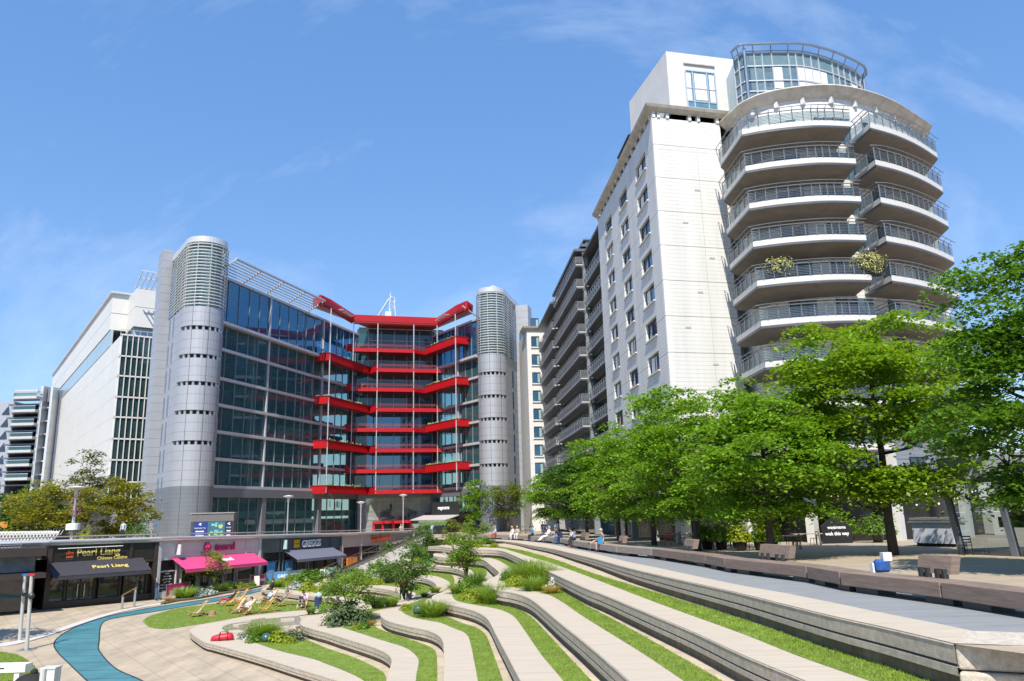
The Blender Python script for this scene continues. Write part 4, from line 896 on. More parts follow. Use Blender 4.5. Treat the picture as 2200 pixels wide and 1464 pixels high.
VARL = mat('variegated_leaf', (.36, .36, .14), .6, var=.3, vscale=4, island=.35)
c0 = (20.2, 54.6, 17.5); c1 = (26.6, 54.1, 17.9)
for cc_, lab, n in ((c0, 'cream variegated shrub over the left end of a white balcony', 2400), (c1, 'cream variegated shrub over the right end of a white balcony', 2800)):
    sh = thing('balcony_shrub', lab, 'shrub', (cc_[0], cc_[1], 17.35), group='variegated shrubs on one balcony')
    for dx, dz, r in ((0, .5, 1.15), (-1.0, .3, .9), (.9, .4, .9)) if cc_ is c0 else ((0, .9, 1.3), (.4, -.1, 1.15), (-.5, .3, 1.0)): leafball('foliage', None, None, (dx, 0, dz+.6), r, n//3, VARL, parent=sh, sq=(1.1, .9, .75))
    p = MB(); p.box(-1, 1, -.3, .3, -.9, .3); p.obj('planter', DKMET, sh, world=False, loc=(0, 0, 0))
# ---- ground storey of the flats: dark cafe fronts between pale columns
m = MB(); m.box(.3, BL, -1.6, -1.4, -3, zz0, 1, fb)
for t in np.arange(1, 25, 7.8): m.box(t, t+.45, -.7, -.1, -3, zz0, 3, fb)
m.box(0, BL, -1.4, .0, 1.1, zz0+.02, 0, fb)
m.box(0.3, 8, -1.6, -1.4, -3, zz0, 1, FRw); m.box(0, .9, -1, 0, -3, zz0, 0, FRw); m.box(5.8, 6.6, -1, 0, -3, zz0, 0, FRw)
for p0, p1 in ((5, 7), (12, 14), (20, 22), (26, 28)):
    a = AV[p0]; d = (AV[p0+1]-a).normalized(); n = V((d.y, -d.x)); m.bar((a.x+n.x*1.5, a.y+n.y*1.5, -3), (a.x+n.x*1.5, a.y+n.y*1.5, zz0+2), .8, .6, 0)
m.prism([tuple(p) for p in ARC]+[(38, 76), (20, 76)], -3, zz0-.01, 1)
m.prism([tuple(V(p)+V((0, -1.8))) for p in ARC]+[(38, 70), (20, 70)], zz0-.3, zz0+.3, 0)
m.obj('ground_storey', [LIMEP, mat('dark_cafe_front', (.014, .013, .013), .25, var=.8, vscale=.6), DKMET, mat('grey_pier', (.30, .295, .285), .7)], WF)
lt = MB(); q = random.Random(8)
for k in range(40):
    a = AV[q.randrange(4, 30)]; lt.ball((a.x+q.random()*.5, a.y-.7-q.random(), -.3+q.random()*1.2), .07, 6)
lt.obj('bulb_string', mat('bulb', (.9, .8, .6), .3, emit=((1, .8, .5), 1)), WF)
m = MB()
for x, c_ in ((16, 0), (17.4, 1), (18.8, 0)): 
    m.box((x-12.79)/.973-.5, (x-12.79)/.973+.5, -2.8, -2.7, -2.6, .6, c_, FRw)
m.obj('coloured_door', [mat('blue_door', (.05, .10, .25), .4), mat('red_door', (.35, .02, .02), .4)], WF)
# ------------------------------------------------------------ glazed balcony wing beyond the flats
BW_ = thing('glazed_balcony_wing', 'grey glazed apartment wing with stepped stacks of steel balconies', 'apartment block', (9, 110, pz(110)))
DG = mat('wing_glass', (.06, .11, .13), .05, var=.6, vscale=.3, spec=1)
GST = mat('grey_steel_slab', (.12, .125, .13), .45, .4, var=.1); WST = mat('pale_slab_edge', (.42, .42, .42), .5)
stk = [(24.8, 36.4, -.35, 33.2), (36.4, 58.6, .75, 34.0), (58.6, 77.0, 1.1, 32.8)]
for si, (t0, t1, pr, zt) in enumerate(stk):
    m = MB(); m.box(t0, t1, -10, pr-1.6, -3, zt, 0, fb); m.box(t0+.02, t0+.7, -6, pr-.9, -3, zt, 2 if si else 0, fb)
    for k in range(13):
        z = -1.2+3.1*k-.3*si
        if z > zt-1: break
        m.box(t0, t1, -2, pr-.75, z+2.1, z+2.5, 1, fb)
        for t in np.arange(t0+1.3, t1, 2.2): m.box(t-.05, t+.05, pr-1.65, pr-1.52, z+.3, z+2.1, 3, fb)
    m.box(t0-.1, t1, -8, pr+.2, zt, zt+.35, 1, fb)
    if si == 1: m.box(t0+4, t1, -7, pr-2.2, zt+.3, zt+3, 0, fb); m.box(t0+3.8, t1, -7, pr-1.9, zt+3, zt+3.2, 1, fb)
    if si == 0: m.box(t0, t1, -7, pr-1.2, zt+.3, zt+2, 0, fb)
    m.obj('wall', [DG, GST, LIMEP if si == 3 else mat('stack_return_panel', (.20, .22, .23), .4, var=.1), MULL], BW_)
    for k in range(11):
        z = 1.2+3.1*k-.3*si
        if z > zt-2: break
        b = MB(); b.box(t0+.15, t1-.3, pr-1.7, pr, z, z+.16, 0, fb); b.box(t0+.1, t1-.25, pr-1.6, pr+.05, z+.16, z+.34, 1, fb)
        o = b.obj('balcony', [GST, WST], BW_); r = MB()
        for e in (.5, .66, .82, .98, 1.14): r.bar(fb(t0+.1, pr+.05, z+e), fb(t1-.3, pr+.05, z+e), .05, .06); r.bar(fb(t0+.1, pr+.05, z+e), fb(t0+.1, pr-1.5, z+e), .05, .06)
        r.bar(fb(t0+.1, pr+.2, z+1.32), fb(t1-.3, pr+.2, z+1.32), .07, .07); r.bar(fb(t0+.1, pr+.05, z+1.3), fb(t0+.1, pr-1.5, z+1.3), .07, .07)
        for t in np.arange(t0+.1, t1, 1.25): r.bar(fb(t, pr+.08, z+.1), fb(t, pr+.08, z+1.3), .06, .06)
        r.obj('railing', mat('bright_rail_steel', (.34, .35, .36), .35, .5), o)
m = MB(); m.box(70, 77, -7, -1, 33.2, 37, 0, fb); m.box(58, 66, -7, -2, 33, 35, 1, fb); m.obj('roof_storey', [LIMEP, DG], BW_)
# narrow white block at the far end
NB = thing('narrow_white_block', 'narrow white block with one column of square windows beside the grey balconies', 'apartment block', (5, 139, pz(139)))
FN = frame(aty(1137, 900, 139)[:2], 8)
wN = 4.7; m = MB(); m.box(0, wN+1, -10, 0, -4, 33.2, 0, FN)
run([V(FN(0, -4, 0)[:2]), V(FN(0, 0, 0)[:2]), V(FN(wN+1, 0, 0)[:2])], [(0, 0), (.6, .35), (.75, .7), (-1, .7)], m, 33.2, 1)
m.obj('wall', [mat('bright_white_stone', (.60, .59, .575), .6, var=.05, joints=[(4.2, .06, .25), (1.05, .025, .15)]), CORN], NB)
for k in range(9):
    t, z0 = on(FN, 1154.5, 1018-k*39.0)
    w = MB(); w.box(.85, 2.3, -.1, .02, z0-.05, z0+1.9, 0, FN); 
    for t_ in (.85, 1.75, 2.3): w.box(t_-.05, t_+.05, 0, .06, z0-.05, z0+1.9, 1, FN)
    w.box(.85, 2.3, 0, .06, z0+1.85, z0+1.98, 1, FN); w.box(.7, 2.5, 0, .2, z0-.3, z0-.08, 2, FN); w.box(1.8, 2.25, .021, .026, z0+.1, z0+1.7, 3, FN)
    w.obj('window', [WGL, DKMET, LIMEP, mat('window_blind', (.25, .38, .38), .5)], NB)
# ------------------------------------------------------------ row of shops under the deck
FP = frame(tuple(D0), atan2(D1.y-D0.y, D1.x-D0.x)*180/pi); LP = (D1-D0).length
FS = frame(tuple(D1), atan2(D2.y-D1.y, D2.x-D1.x)*180/pi)
FT = -1.68
FS0 = FS
def FS(t, n, z): x, y, _ = FS0(t, n, z); return (x, y, PITZ+(z-PITZ)*(1-.0038*t))   # the deck falls gently along the row
FS.u, FS.n, FS.P, FS.ang = FS0.u, FS0.n, FS0.P, FS0.ang
SHG = mat('shop_glass', (.02, .025, .028), .05, var=.7, vscale=.7, spec=.9)
def shop(name, lab, fr, t0, t1, frame_m, fasc_m, awn, awn_m, sign, cuts, door):
    S = thing(name, lab, 'shop', fr((t0+t1)/2, 0, PITZ), group='shops under the deck')
    m = MB(); m.box(t0, t1, -7, -.5, PITZ-.2, FT, 0, fr)
    m.box(t0, t0+.3, -.6, .12, PITZ, FT, 0, fr); m.box(t1-.3, t1, -.6, .12, PITZ, FT, 0, fr); m.box(t0+.3, t1-.3, -.6, .02, PITZ, PITZ+.5, 0, fr); m.box(t0+.3, t1-.3, -.55, .0, -3.35, -3.2, 0, fr)
    m.obj('shop_frame', frame_m, S)
    f = MB(); f.box(t0+.3, t1-.3, -.6, -.02, -3.2, FT, 0, fr); q0 = sign[1]; f.box(t0+q0-.25, t0+q0-.1, -.02, .1, -3.25, FT, 1, fr) if q0 else None
    f.box(t1-2.3, t1-2.1, -.02, .1, -3.25, FT, 1, fr); fo = f.obj('fascia', [fasc_m, frame_m], S)
    for a, b in cuts:
        w = MB(); w.box(a, b, -.4, -.3, PITZ+.5, -3.35, 0, fr); w.box(a-.06, a+.06, -.42, -.1, PITZ+.4, -3.3, 1, fr); w.box(b-.06, b+.06, -.42, -.1, PITZ+.4, -3.3, 1, fr); w.box(a, b, -.42, -.15, -4.35, -4.25, 1, fr)
        w.obj('window', [SHG, frame_m], S)
    a, b = door; d = MB(); d.box(a, b, -.35, -.25, PITZ, -4.1, 0, fr); d.box((a+b)/2-.05, (a+b)/2+.05, -.26, -.12, PITZ, -4.1, 1, fr); d.box(a-.08, a, -.4, -.1, PITZ, -4.0, 1, fr); d.box(b, b+.08, -.4, -.1, PITZ, -4.0, 1, fr)
    for s in (-.25, .25): d.tube([fr((a+b)/2+s, -.1, PITZ+.7), fr((a+b)/2+s, -.1, PITZ+1.7)], .03, 6, 2)
    d.obj('door', [SHG, frame_m, STEEL], S)
    ao = None
    if awn:
        a, b, z0, z1, dp = awn; A = MB()
        A.hexa([fr(a, 0, z0-.05), fr(b, 0, z0-.05), fr(b+.1, dp, z1-.05), fr(a-.1, dp, z1-.05), fr(a, 0, z0), fr(b, 0, z0), fr(b+.1, dp, z1), fr(a-.1, dp, z1)], 0)
        A.hexa([fr(a-.1, dp-.03, z1-.3), fr(b+.1, dp-.03, z1-.3), fr(b+.1, dp, z1-.3), fr(a-.1, dp, z1-.3), fr(a-.1, dp-.03, z1), fr(b+.1, dp-.03, z1), fr(b+.1, dp, z1), fr(a-.1, dp, z1)], 0)
        for t in (a+.4, (a+b)/2, b-.4): A.tube([fr(t, .1, z0-.5), fr(t, dp*.6, z1-.15), fr(t, dp-.1, z1-.2)], .03, 5, 1)
        ao = A.obj('awning', [awn_m, STEEL], S)
    return S, fo, ao
def slopem(fr, t, n0, z0, n1, z1, s, parent):
    """text matrix lying on an awning slope, at fraction s down from the wall"""
    o = V(fr(t, n0+(n1-n0)*s, z0+(z1-z0)*s+.03))-V(wloc(parent)); u = V((fr.u[0], fr.u[1], 0)); up = (V(fr(0, n0, z0))-V(fr(0, n1, z1))).normalized(); n = u.cross(up)
    m = Matrix((u, up, n)).transposed().to_4x4(); m.translation = o; return m
DBR = mat('dark_brown_frame', (.035, .026, .022), .45, var=.2); GOLD = mat('gold_letter', (.62, .50, .14), .5, var=0); ORG = mat('orange_letter', (.62, .10, .02), .5, var=0)
PINK = mat('pink_awning', (.62, .06, .20), .6, var=.06); PKL = mat('pink_letter', (.50, .02, .14), .5, var=0); WHL = mat('white_letter', (.85, .85, .85), .5, var=0)
CREAM = mat('white_board_fascia', (.60, .58, .60), .5, var=.05, joints=[(.16, .02, .25, 'Y')]); SLATE = mat('slate_blue_frame', (.085, .11, .125), .45, var=.08); PEACH = mat('pale_pink_fascia', (.62, .50, .46), .5, var=.05)
AWB = mat('black_awning', (.035, .034, .045), .7, var=.15); AWG = mat('grey_blue_awning', (.13, .135, .19), .7, var=.08)
S, fo, ao = shop('chinese_restaurant', 'dark brown Chinese restaurant front with gold lettering and a black awning', FP, 0, LP, DBR, mat('black_fascia', (.016, .014, .014), .4), (.1, 7.2, -3.0, -3.95, 1.7), AWB, (0, 0), [(.35, 1.5), (4.0, 5.6), (5.9, 7.7)], (1.7, 3.6))
text_mesh('Pearl Liang', .78, GOLD, 'sign_letters', fo, facemat(FP, 2.05, .0, -2.6, fo), .03, bold=.012, xs=.96)
text_mesh('Chinese Cuisine', .34, GOLD, 'sign_letters', fo, facemat(FP, 3.6, .0, -2.98, fo), .02, bold=.006, xs=1.05)
b = MB(); q = facemat(FP, 1.3, .01, -2.7, fo)
for x0, x1, z0, z1 in ((1.3, 1.38, -2.65, -2.3), (1.45, 1.53, -2.65, -2.2), (1.6, 1.68, -2.65, -2.3), (1.75, 1.83, -2.65, -2.3), (1.3, 1.83, -2.7, -2.6), (1.6, 1.83, -2.36, -2.28)): b.box(x0, x1, 0, .04, z0, z1, 0, FP)
for x0, x1, z0, z1 in ((1.3, 1.8, -2.85, -2.8), (1.4, 1.45, -2.98, -2.75), (1.65, 1.7, -2.98, -2.75)): b.box(x0, x1, 0, .04, z0, z1, 1, FP)
b.box(.6, 5.4, .25, .32, -1.98, -1.93, 2, FP); b.obj('sign_emblem', [ORG, mat('navy_emblem', (.02, .05, .2), .5), WHL], fo)
text_mesh('Pearl Liang', .62, GOLD, 'awning_letters', ao, slopem(FP, 3.0, 0, -3.0, 1.7, -3.95, .62, ao), .01, bold=.01)
text_mesh('Pearl Liang', .26, GOLD, 'awning_letters', fo, facemat(FP, 6.5, .1, -3.6, fo), .01)
S, fo, ao = shop('salad_shop', 'salad shop front with white boards, pink lettering and a pink awning', FS, .05, 13.3, mat('white_shop_frame', (.55, .54, .55), .5), CREAM, (1.6, 12.2, -3.2, -4.15, 1.8), PINK, (0, 2.6), [(.5, 2.4), (3, 5), (5.2, 6.6), (10.2, 12.9)], (7., 9.8))
text_mesh('tossed', 1.0, PKL, 'sign_letters', fo, facemat(FS, 6.75, .12, -2.78, fo), .04, bold=.035)
e = MB()
for k in range(6): a = k*pi/3; c = FS(5.75+.27*cos(a), .12, -2.42+.27*sin(a)); e.ball(c, .2, 8)
e.ball(FS(5.75, .14, -2.42), .25, 8); e.obj('sign_emblem', PKL, fo)
text_mesh('tossed', .8, WHL, 'awning_letters', ao, slopem(FS, 6.2, 0, -3.2, 1.8, -4.15, .6, ao), .01, bold=.02)
e = MB(); e.box(2.0, 2.12, .1, .55, -2.95, -2.05, 0, FS); eo = e.obj('hanging_sign', CREAM, S)
bd = MB(); bd.box(.45, 2.5, -.28, -.22, PITZ+.6, -3.9, 0, FS); bo = bd.obj('menu_board', mat('menu_black', (.02, .012, .014), .5), S)
for k, tx in enumerate(('made to order', 'salads', 'hot wraps', 'protein pots', 'gum free', 'healthy snacks', 'juices & smoothies', 'vegan friendly')): text_mesh(tx, .2, WHL, 'menu_letters', bo, facemat(FS, 1.48, -.2, -4.3-k*.235, bo), .005, align='CENTER')
S, fo, ao = shop('bakery_shop', 'slate grey bakery shop front with white lettering and a grey awning', FS, 13.3, 27.8, SLATE, SLATE, (17.0, 26.0, -3.2, -4.2, 1.9), AWG, (0, 3.4), [(13.8, 16.6), (17.2, 19.2), (23.4, 25.2), (25.4, 27.3)], (19.8, 23))
text_mesh('GREGGS', 1.0, WHL, 'sign_letters', fo, facemat(FS, 20.0, .12, -2.95, fo), .04, bold=.03, xs=.92)
e = MB()
for dx in (0, .5):
    for dz in (0, .46): e.box(18.6+dx, 19.05+dx, .05, .14, -2.95+dz, -2.54+dz, 0, FS)
e.obj('sign_emblem', mat('amber_emblem', (.75, .42, .02), .5), fo)
e = MB(); e.box(16.78, 16.9, .1, .55, -3.05, -2.05, 0, FS); e.obj('hanging_sign', mat('pale_blue_sign', (.40, .52, .58), .5), S)
for t in (14.6, 17.6):
    e = MB(); e.box(t, t+1.3, -.2, -.12, PITZ+.7, -4.4, 0, FS); e.box(t+.2, t+1.1, -.12, -.11, PITZ+1., -5.2, 1, FS); e.obj('blue_poster', [mat('bright_blue', (.02, .16, .42), .5, var=.3, vscale=3), mat('poster_pale', (.25, .45, .6), .5, var=.5, vscale=6)], S)
S, fo, ao = shop('supermarket', 'pale pink supermarket front with orange lettering beside the stairs', FS, 27.8, 48, PEACH, PEACH, None, None, (0, 4.6), [(32.5, 37), (37.4, 42), (42.5, 47)], (28.3, 31.9))
text_mesh("Sainsbury's", 1.1, ORG, 'sign_letters', fo, facemat(FS, 34.4, .1, -2.75, fo), .04, bold=.02)
e = MB(); e.box(29, 31.2, .0, .12, PITZ+.6, -4.7, 0, FS); e.obj('orange_poster', mat('orange_sheet', (.75, .24, .03), .5, var=.25, vscale=4), S)
e = MB(); e.box(28.2, 32, -.24, -.1, -4.7, -3.35, 0, FS); e.box(28.2, 29, -.24, -.1, PITZ, -4.7, 0, FS); e.box(31.2, 32, -.24, -.1, PITZ, -4.7, 0, FS); e.obj('plum_panel', mat('plum_panel', (.05, .02, .035), .5), S)
# dark corner restaurant at the left edge
FQ = frame((D0.x-9.6, D0.y-9.4), 40); S = thing('corner_restaurant', 'shaded dark restaurant front with a curved brown canopy at the left edge', 'restaurant', FQ(6, 0, PITZ))
m = MB(); m.box(-6, 12.6, -6, -.6, PITZ, -2.0, 0, FQ); m.box(-6, 12.9, -2, 1.6, -2.35, -1.75, 1, FQ); m.box(-6, 12.9, -1, 2.2, -3.9, -3.55, 1, FQ)
for t in np.arange(-5, 13, 2.5): m.box(t, t+.12, -.6, -.4, PITZ, -3.6, 1, FQ)
m.box(-5, 12.4, .0, .2, -3.5, -2.4, 2, FQ)
m.obj('wall', [SHG, DBR, mat('grey_banner', (.20, .23, .26), .6, var=.6, vscale=.9)], S)
# deck edge: fascia, silver rail and upper handrail
DR = thing('deck_railing', 'silver tubular railing along the edge of the deck above the shops', 'railing', (D1.x, D1.y, pz(67)))
pts = [V((D0.x-20, D0.y-15.5)), D0, D1, D2, D3, D3+V((.5, 1.6))]
m = MB(); fa = MB()
ZR = [-1.4, -1.4, -1.5, -2.08, -2.38, -2.4]
for i in range(len(pts)-1):
    a, b = pts[i], pts[i+1]; d = (b-a).normalized(); n = V((d.y, -d.x)); za, zb_ = ZR[i], ZR[i+1]
    m.tube([(a.x+n.x*.25, a.y+n.y*.25, za), (b.x+n.x*.25, b.y+n.y*.25, zb_)], .13, 10, 0)
    m.tube([(a.x-n.x*.4, a.y-n.y*.4, za+.34), (b.x-n.x*.4, b.y-n.y*.4, zb_+.34)], .05, 6, 1)
    L = (b-a).length
    for k in range(int(L/2)+1): q = a.lerp(b, k*2/L); zq = za+(zb_-za)*k*2/L; m.tube([(q.x-n.x*.4, q.y-n.y*.4, pz(q.y)), (q.x-n.x*.4, q.y-n.y*.4, zq+.34)], .03, 5, 1)
    p4 = [(a, .5, -.31, za), (b, .5, -.31, zb_), (b, -.2, -.29, zb_), (a, -.2, -.29, za), (a, .5, -.17, za), (b, .5, -.17, zb_), (b, -.3, -.15, zb_), (a, -.3, -.15, za)]
    fa.hexa([(q.x-n.x*o_, q.y-n.y*o_, z_+e_) for q, o_, e_, z_ in p4])
m.obj('rail', [mat('silver_tube', (.66, .67, .68), .28, .6, var=.03), mat('reddish_handrail', (.42, .32, .30), .4, .3)], DR)
fa.obj('edge_beam', mat('grey_edge_beam', (.40, .41, .43), .5, .2), DR)
# ------------------------------------------------------------ information kiosk on the deck
K = ray(452, 1150); K = K*(89/K.y); KF = frame((K.x-2.3, 89), 12); ki = thing('information_kiosk', 'round cornered grey kiosk with blue poster panels on the deck', 'kiosk', KF(2.2, 0, pz(89)))
m = MB(); m.box(0, 4.6, -2.4, 0, pz(89), .62, 0, KF); m.box(-.12, 4.72, -2.5, .12, .62, .74, 1, KF)
for k in range(14): m.box(-.02, 4.62, -2.42, .03, -.22+k*.06, -.19+k*.06, 1, KF)
ko = m.obj('body', [mat('kiosk_dark', (.06, .06, .065), .5), mat('kiosk_slat', (.28, .26, .25), .5)], ki)
for a, b, c, tx in ((.25, 1.75, 'kiosk_navy', 'THIS WAY TO'), (1.85, 3.7, 'kiosk_cyan', ''), (3.75, 4.5, 'kiosk_darknavy', 'TAXIS')):
    p = MB(); p.box(a, b, .0, .06, -3.0, -.3, 0, KF)
    if c == 'kiosk_cyan':
        q = random.Random(2)
        for k in range(26): x = a+.1+q.random()*(b-a-.5); z = -2.6+q.random()*2.1; p.box(x, x+.1+q.random()*.3, .06, .065, z, z+.05+q.random()*.25, 1+k % 2, KF)
    po = p.obj('poster', [mat(c, {'kiosk_navy': (.015, .04, .20), 'kiosk_cyan': (.04, .12, .18), 'kiosk_darknavy': (.015, .02, .07)}[c], .4), mat('poster_cyan', (.15, .5, .55), .5), mat('poster_lime', (.4, .5, .12), .5)], ki)
    if tx:
        text_mesh('<', .5, WHL, 'poster_arrow', po, facemat(KF, (a+b)/2, .07, -.72, po), .005, align='CENTER', bold=.02)
        text_mesh(tx, .2, WHL, 'poster_letters', po, facemat(KF, (a+b)/2, .07, -1.05, po), .005, align='CENTER')
        for k in range(3): 
            w_ = (b-a)*.3; p2 = MB(); p2.box((a+b)/2-w_, (a+b)/2+w_, .061, .07, -1.4-k*.25, -1.28-k*.25, 0, KF); p2.obj('poster_line', WHL, po)
# ------------------------------------------------------------ lamp posts
def lamp(x, y, Y, h, lab, collar=False, disc=True):
    d = ray(x, y); p = d*(Y/d.y); z0 = pz(Y); T = thing('street_lamp', lab, 'street lamp', (p.x, Y, z0), group='disc topped street lamps')
    m = MB(); m.tube([(p.x, Y, z0), (p.x, Y, z0+h-.5)], [.16 if collar else .09, .11 if collar else .07], 10); m.obj('post', mat('lamp_post_grey', (.46, .48, .50), .4, .4), T)
    m = MB(); m.lathe([(.05, -.6), (.16, -.45), (.12, -.1), (.5 if collar else .42, .06), (.85 if collar else .62, .14), (.85 if collar else .62, .18), (0, .3)], (p.x, Y, z0+h), 18); m.obj('lamp_head', mat('lamp_disc', (.66, .64, .58), .4), T)
    if collar:
        m = MB(); m.lathe([(.17, 0), (.55, .05), (.55, .55), (.17, .6)], (p.x, Y, z0+2.15), 16); m.obj('collar', white, T)
        q = random.Random(4); m = MB()
        for k in range(120): a = q.random()*6.28; r = .2+q.random()*.25; z = z0+3.3+q.random()*1.5; c = V((p.x+r*cos(a), Y+r*sin(a), z)); m.add([c, c+V((.12, .02, .1)), c+V((.02, .1, .2))], [(0, 1, 2)])
        m.obj('dried_basket', mat('dried_brown_plant', (.16, .08, .06), .8, island=.4), T)
lamp(155, 1150, 66.5, 5.6, 'big disc topped lamp post with a white collar by the yellow trees', True)
lamp(617, 1140, 92, 5.3, 'disc topped lamp post in front of the glass office ground floor')
lamp(774.5, 1140, 112, 4.9, 'small disc topped lamp post left of the red entrance doors'); lamp(866, 1138, 116, 5.9, 'tall disc topped lamp post in front of the red entrance doors')
# ------------------------------------------------------------ cafe at the foot of the right wing
cf = thing('corner_cafe', 'dark cafe front with a grey awning right of the red entrance', 'cafe', FR_(9, 1, pz(150))); m = MB()
m.box(.8, 16, .3, 2.2, -4, .2, 0, FR_); m.box(4, 14.5, 1.9, 2.4, -.4, 2.2, 1, FR_); o = m.obj('wall', [BLACK, DKMET], cf)
m = MB(); m.hexa([FR_(.5, 2.3, -.45), FR_(14.5, 2.3, -.45), FR_(14.5, 5.4, -1.3), FR_(.5, 5.4, -1.3), FR_(.5, 2.3, -.3), FR_(14.5, 2.3, -.3), FR_(14.5, 5.4, -1.15), FR_(.5, 5.4, -1.15)]); m.obj('awning', mat('pale_grey_awning', (.42, .40, .42), .7), cf)
text_mesh('wagamama', 1.0, WHL, 'sign_letters', o, facemat(FR_, 6.6, 2.45, .75, o), .04, bold=.02)
for k, (x, y) in enumerate(((918, 1148), (944, 1148))):
    p = plz(x, y); h = thing('box_hedge', 'clipped box hedge in a black trough %s' % ('left of the man on the phone' if k == 0 else 'right of the man on the phone'), 'planter', tuple(p), group='box hedges by the cafe'); m = MB(); m.box(-1.5, 1.2, -.4, .4, 0, 1.35); m.obj('trough', BLACK, h, world=False, loc=(0, 0, 0))
    m = MB(); q = random.Random(k)
    for j in range(500): x_, y_, z_ = -1.5+2.7*q.random(), -.4+.8*q.random(), 1.35+.75*q.random(); m.add([(x_, y_, z_), (x_+.15, y_+.03, z_+.04), (x_+.05, y_+.08, z_+.16)], [(0, 1, 2)])
    m.obj('hedge', mat('box_leaf', (.06, .16, .015), .6, island=.4), h, world=False, loc=(0, 0, 0))
# ------------------------------------------------------------ glazed pavilion at the right edge and bar counter
gp = thing('glazed_pavilion', 'glazed cafe pavilion with slanting steel posts at the right edge', 'pavilion', tuple(plz(2070, 1191)))
g0, g1 = plz(2068, 1191), plz(2185, 1196); d = V((g1.x-g0.x, g1.y-g0.y)).normalized(); GF = frame((g0.x, g0.y), atan2(d.y, d.x)*180/pi); L = (g1-g0).length; gz = g0.z
m = MB()
for k in range(5): m.bar(GF(k*L, 0, gz), GF(k*L-.45, 0, gz+3.6), .22, .3)
m.box(-.6, 14, -.2, .15, gz+3.5, gz+4.6, 1, GF); m.box(-.5, 14, -6, -.2, gz+3.4, gz+4.4, 1, GF); m.obj('frame', [mat('steel_post', (.20, .22, .25), .4, .5), mat('pavilion_fascia', (.42, .44, .48), .5)], gp)
m = MB(); m.quad(GF(0, .02, gz), GF(14, .02, gz), GF(13.6, .02, gz+3.5), GF(-.4, .02, gz+3.5)); m.obj('window', glass('pavilion_glass', (.7, .8, .78), .1, .7), gp)
m = MB(); m.box(.0, 14, -5.6, -5.4, gz, gz+3.4, 0, GF); m.box(1.6, 3.1, -1.6, -1.5, gz+1.7, gz+3.2, 1, GF); m.box(.4, 2.6, -2.2, -2.1, gz+1.2, gz+1.7, 2, GF); m.box(3.8, 6, -2, -1.9, gz+1.2, gz+2.6, 1, GF); m.box(0, 14, -5.4, 0, gz-.02, gz+.03, 3, GF)
m.obj('interior', [mat('pavilion_back', (.05, .05, .05), .7, var=.5, vscale=.8), mat('rust_panel', (.18, .06, .03), .6), mat('green_panel', (.10, .24, .04), .6), mat('pavilion_floor', (.25, .22, .2), .7)], gp)
b0, b1 = plz(1965, 1174), plz(2052, 1176); BF = frame((b0.x, b0.y), atan2(b1.y-b0.y, b1.x-b0.x)*180/pi); L = (b1-b0).length; bz = b0.z
bc = thing('bar_counter', 'white outdoor bar counter with a steel top beside the pavilion', 'counter', tuple(b0)); m = MB(); m.box(.1, L, -1.1, -.1, bz, bz+.2, 1, BF); m.box(0, L, -1.2, 0, bz+.2, bz+1.35, 0, BF); m.obj('body', [mat('counter_white', (.50, .52, .58), .5), BLACK], bc)
m = MB(); m.box(-.15, L+.1, -1.3, .15, bz+1.38, bz+1.46, 0, BF); m.box(-.1, L, -1.2, .05, bz+1.54, bz+1.66, 0, BF); m.obj('counter_top', STEEL, bc)
# "wok this way" house shaped board
w0 = plz(1800, 1168); WB = frame((w0.x-1.05, w0.y), 6); wb = thing('house_shaped_sign', 'black house shaped sign board with white lettering', 'sign', tuple(w0)); m = MB()
z = w0.z; ps = [(0, z), (2.2, z), (2.2, z+1.05), (1.1, z+1.95), (0, z+1.15)]
m.add([WB(t, .06, zz) for t, zz in ps]+[WB(t, -.06, zz) for t, zz in ps], [(0, 1, 2, 3, 4), (9, 8, 7, 6, 5)]+[(i, (i+1) % 5, 5+(i+1) % 5, 5+i) for i in range(5)])
wo = m.obj('board', BLACK, wb); text_mesh('wagamama', .3, WHL, 'sign_letters', wo, facemat(WB, 1.1, .07, z+.98, wo), .005, align='CENTER', bold=.005)
text_mesh('wok this way', .32, WHL, 'sign_letters', wo, facemat(WB, 1.1, .07, z+.55, wo), .005, align='CENTER', bold=.008)
w0 = aty(130, 1157, 68.5); z = -2.85; WB = frame((w0.x-1.1, 68.5), 25); wb = thing('house_shaped_sign', 'small black house shaped sign on the deck by the yellow bush', 'sign', (w0.x, 68.5, z)); m = MB()
ps = [(0, z), (2.4, z), (2.4, z+1.15), (1.2, z+2.05), (0, z+1.15)]
m.add([WB(t, .06, zz) for t, zz in ps]+[WB(t, -.06, zz) for t, zz in ps], [(0, 1, 2, 3, 4), (9, 8, 7, 6, 5)]+[(i, (i+1) % 5, 5+(i+1) % 5, 5+i) for i in range(5)])
wo = m.obj('board', BLACK, wb); text_mesh('wagamama', .3, WHL, 'sign_letters', wo, facemat(WB, 1.2, .07, z+1.25, wo), .005, align='CENTER')
text_mesh('wok this way', .3, WHL, 'sign_letters', wo, facemat(WB, 1.2, .07, z+.9, wo), .005, align='CENTER')
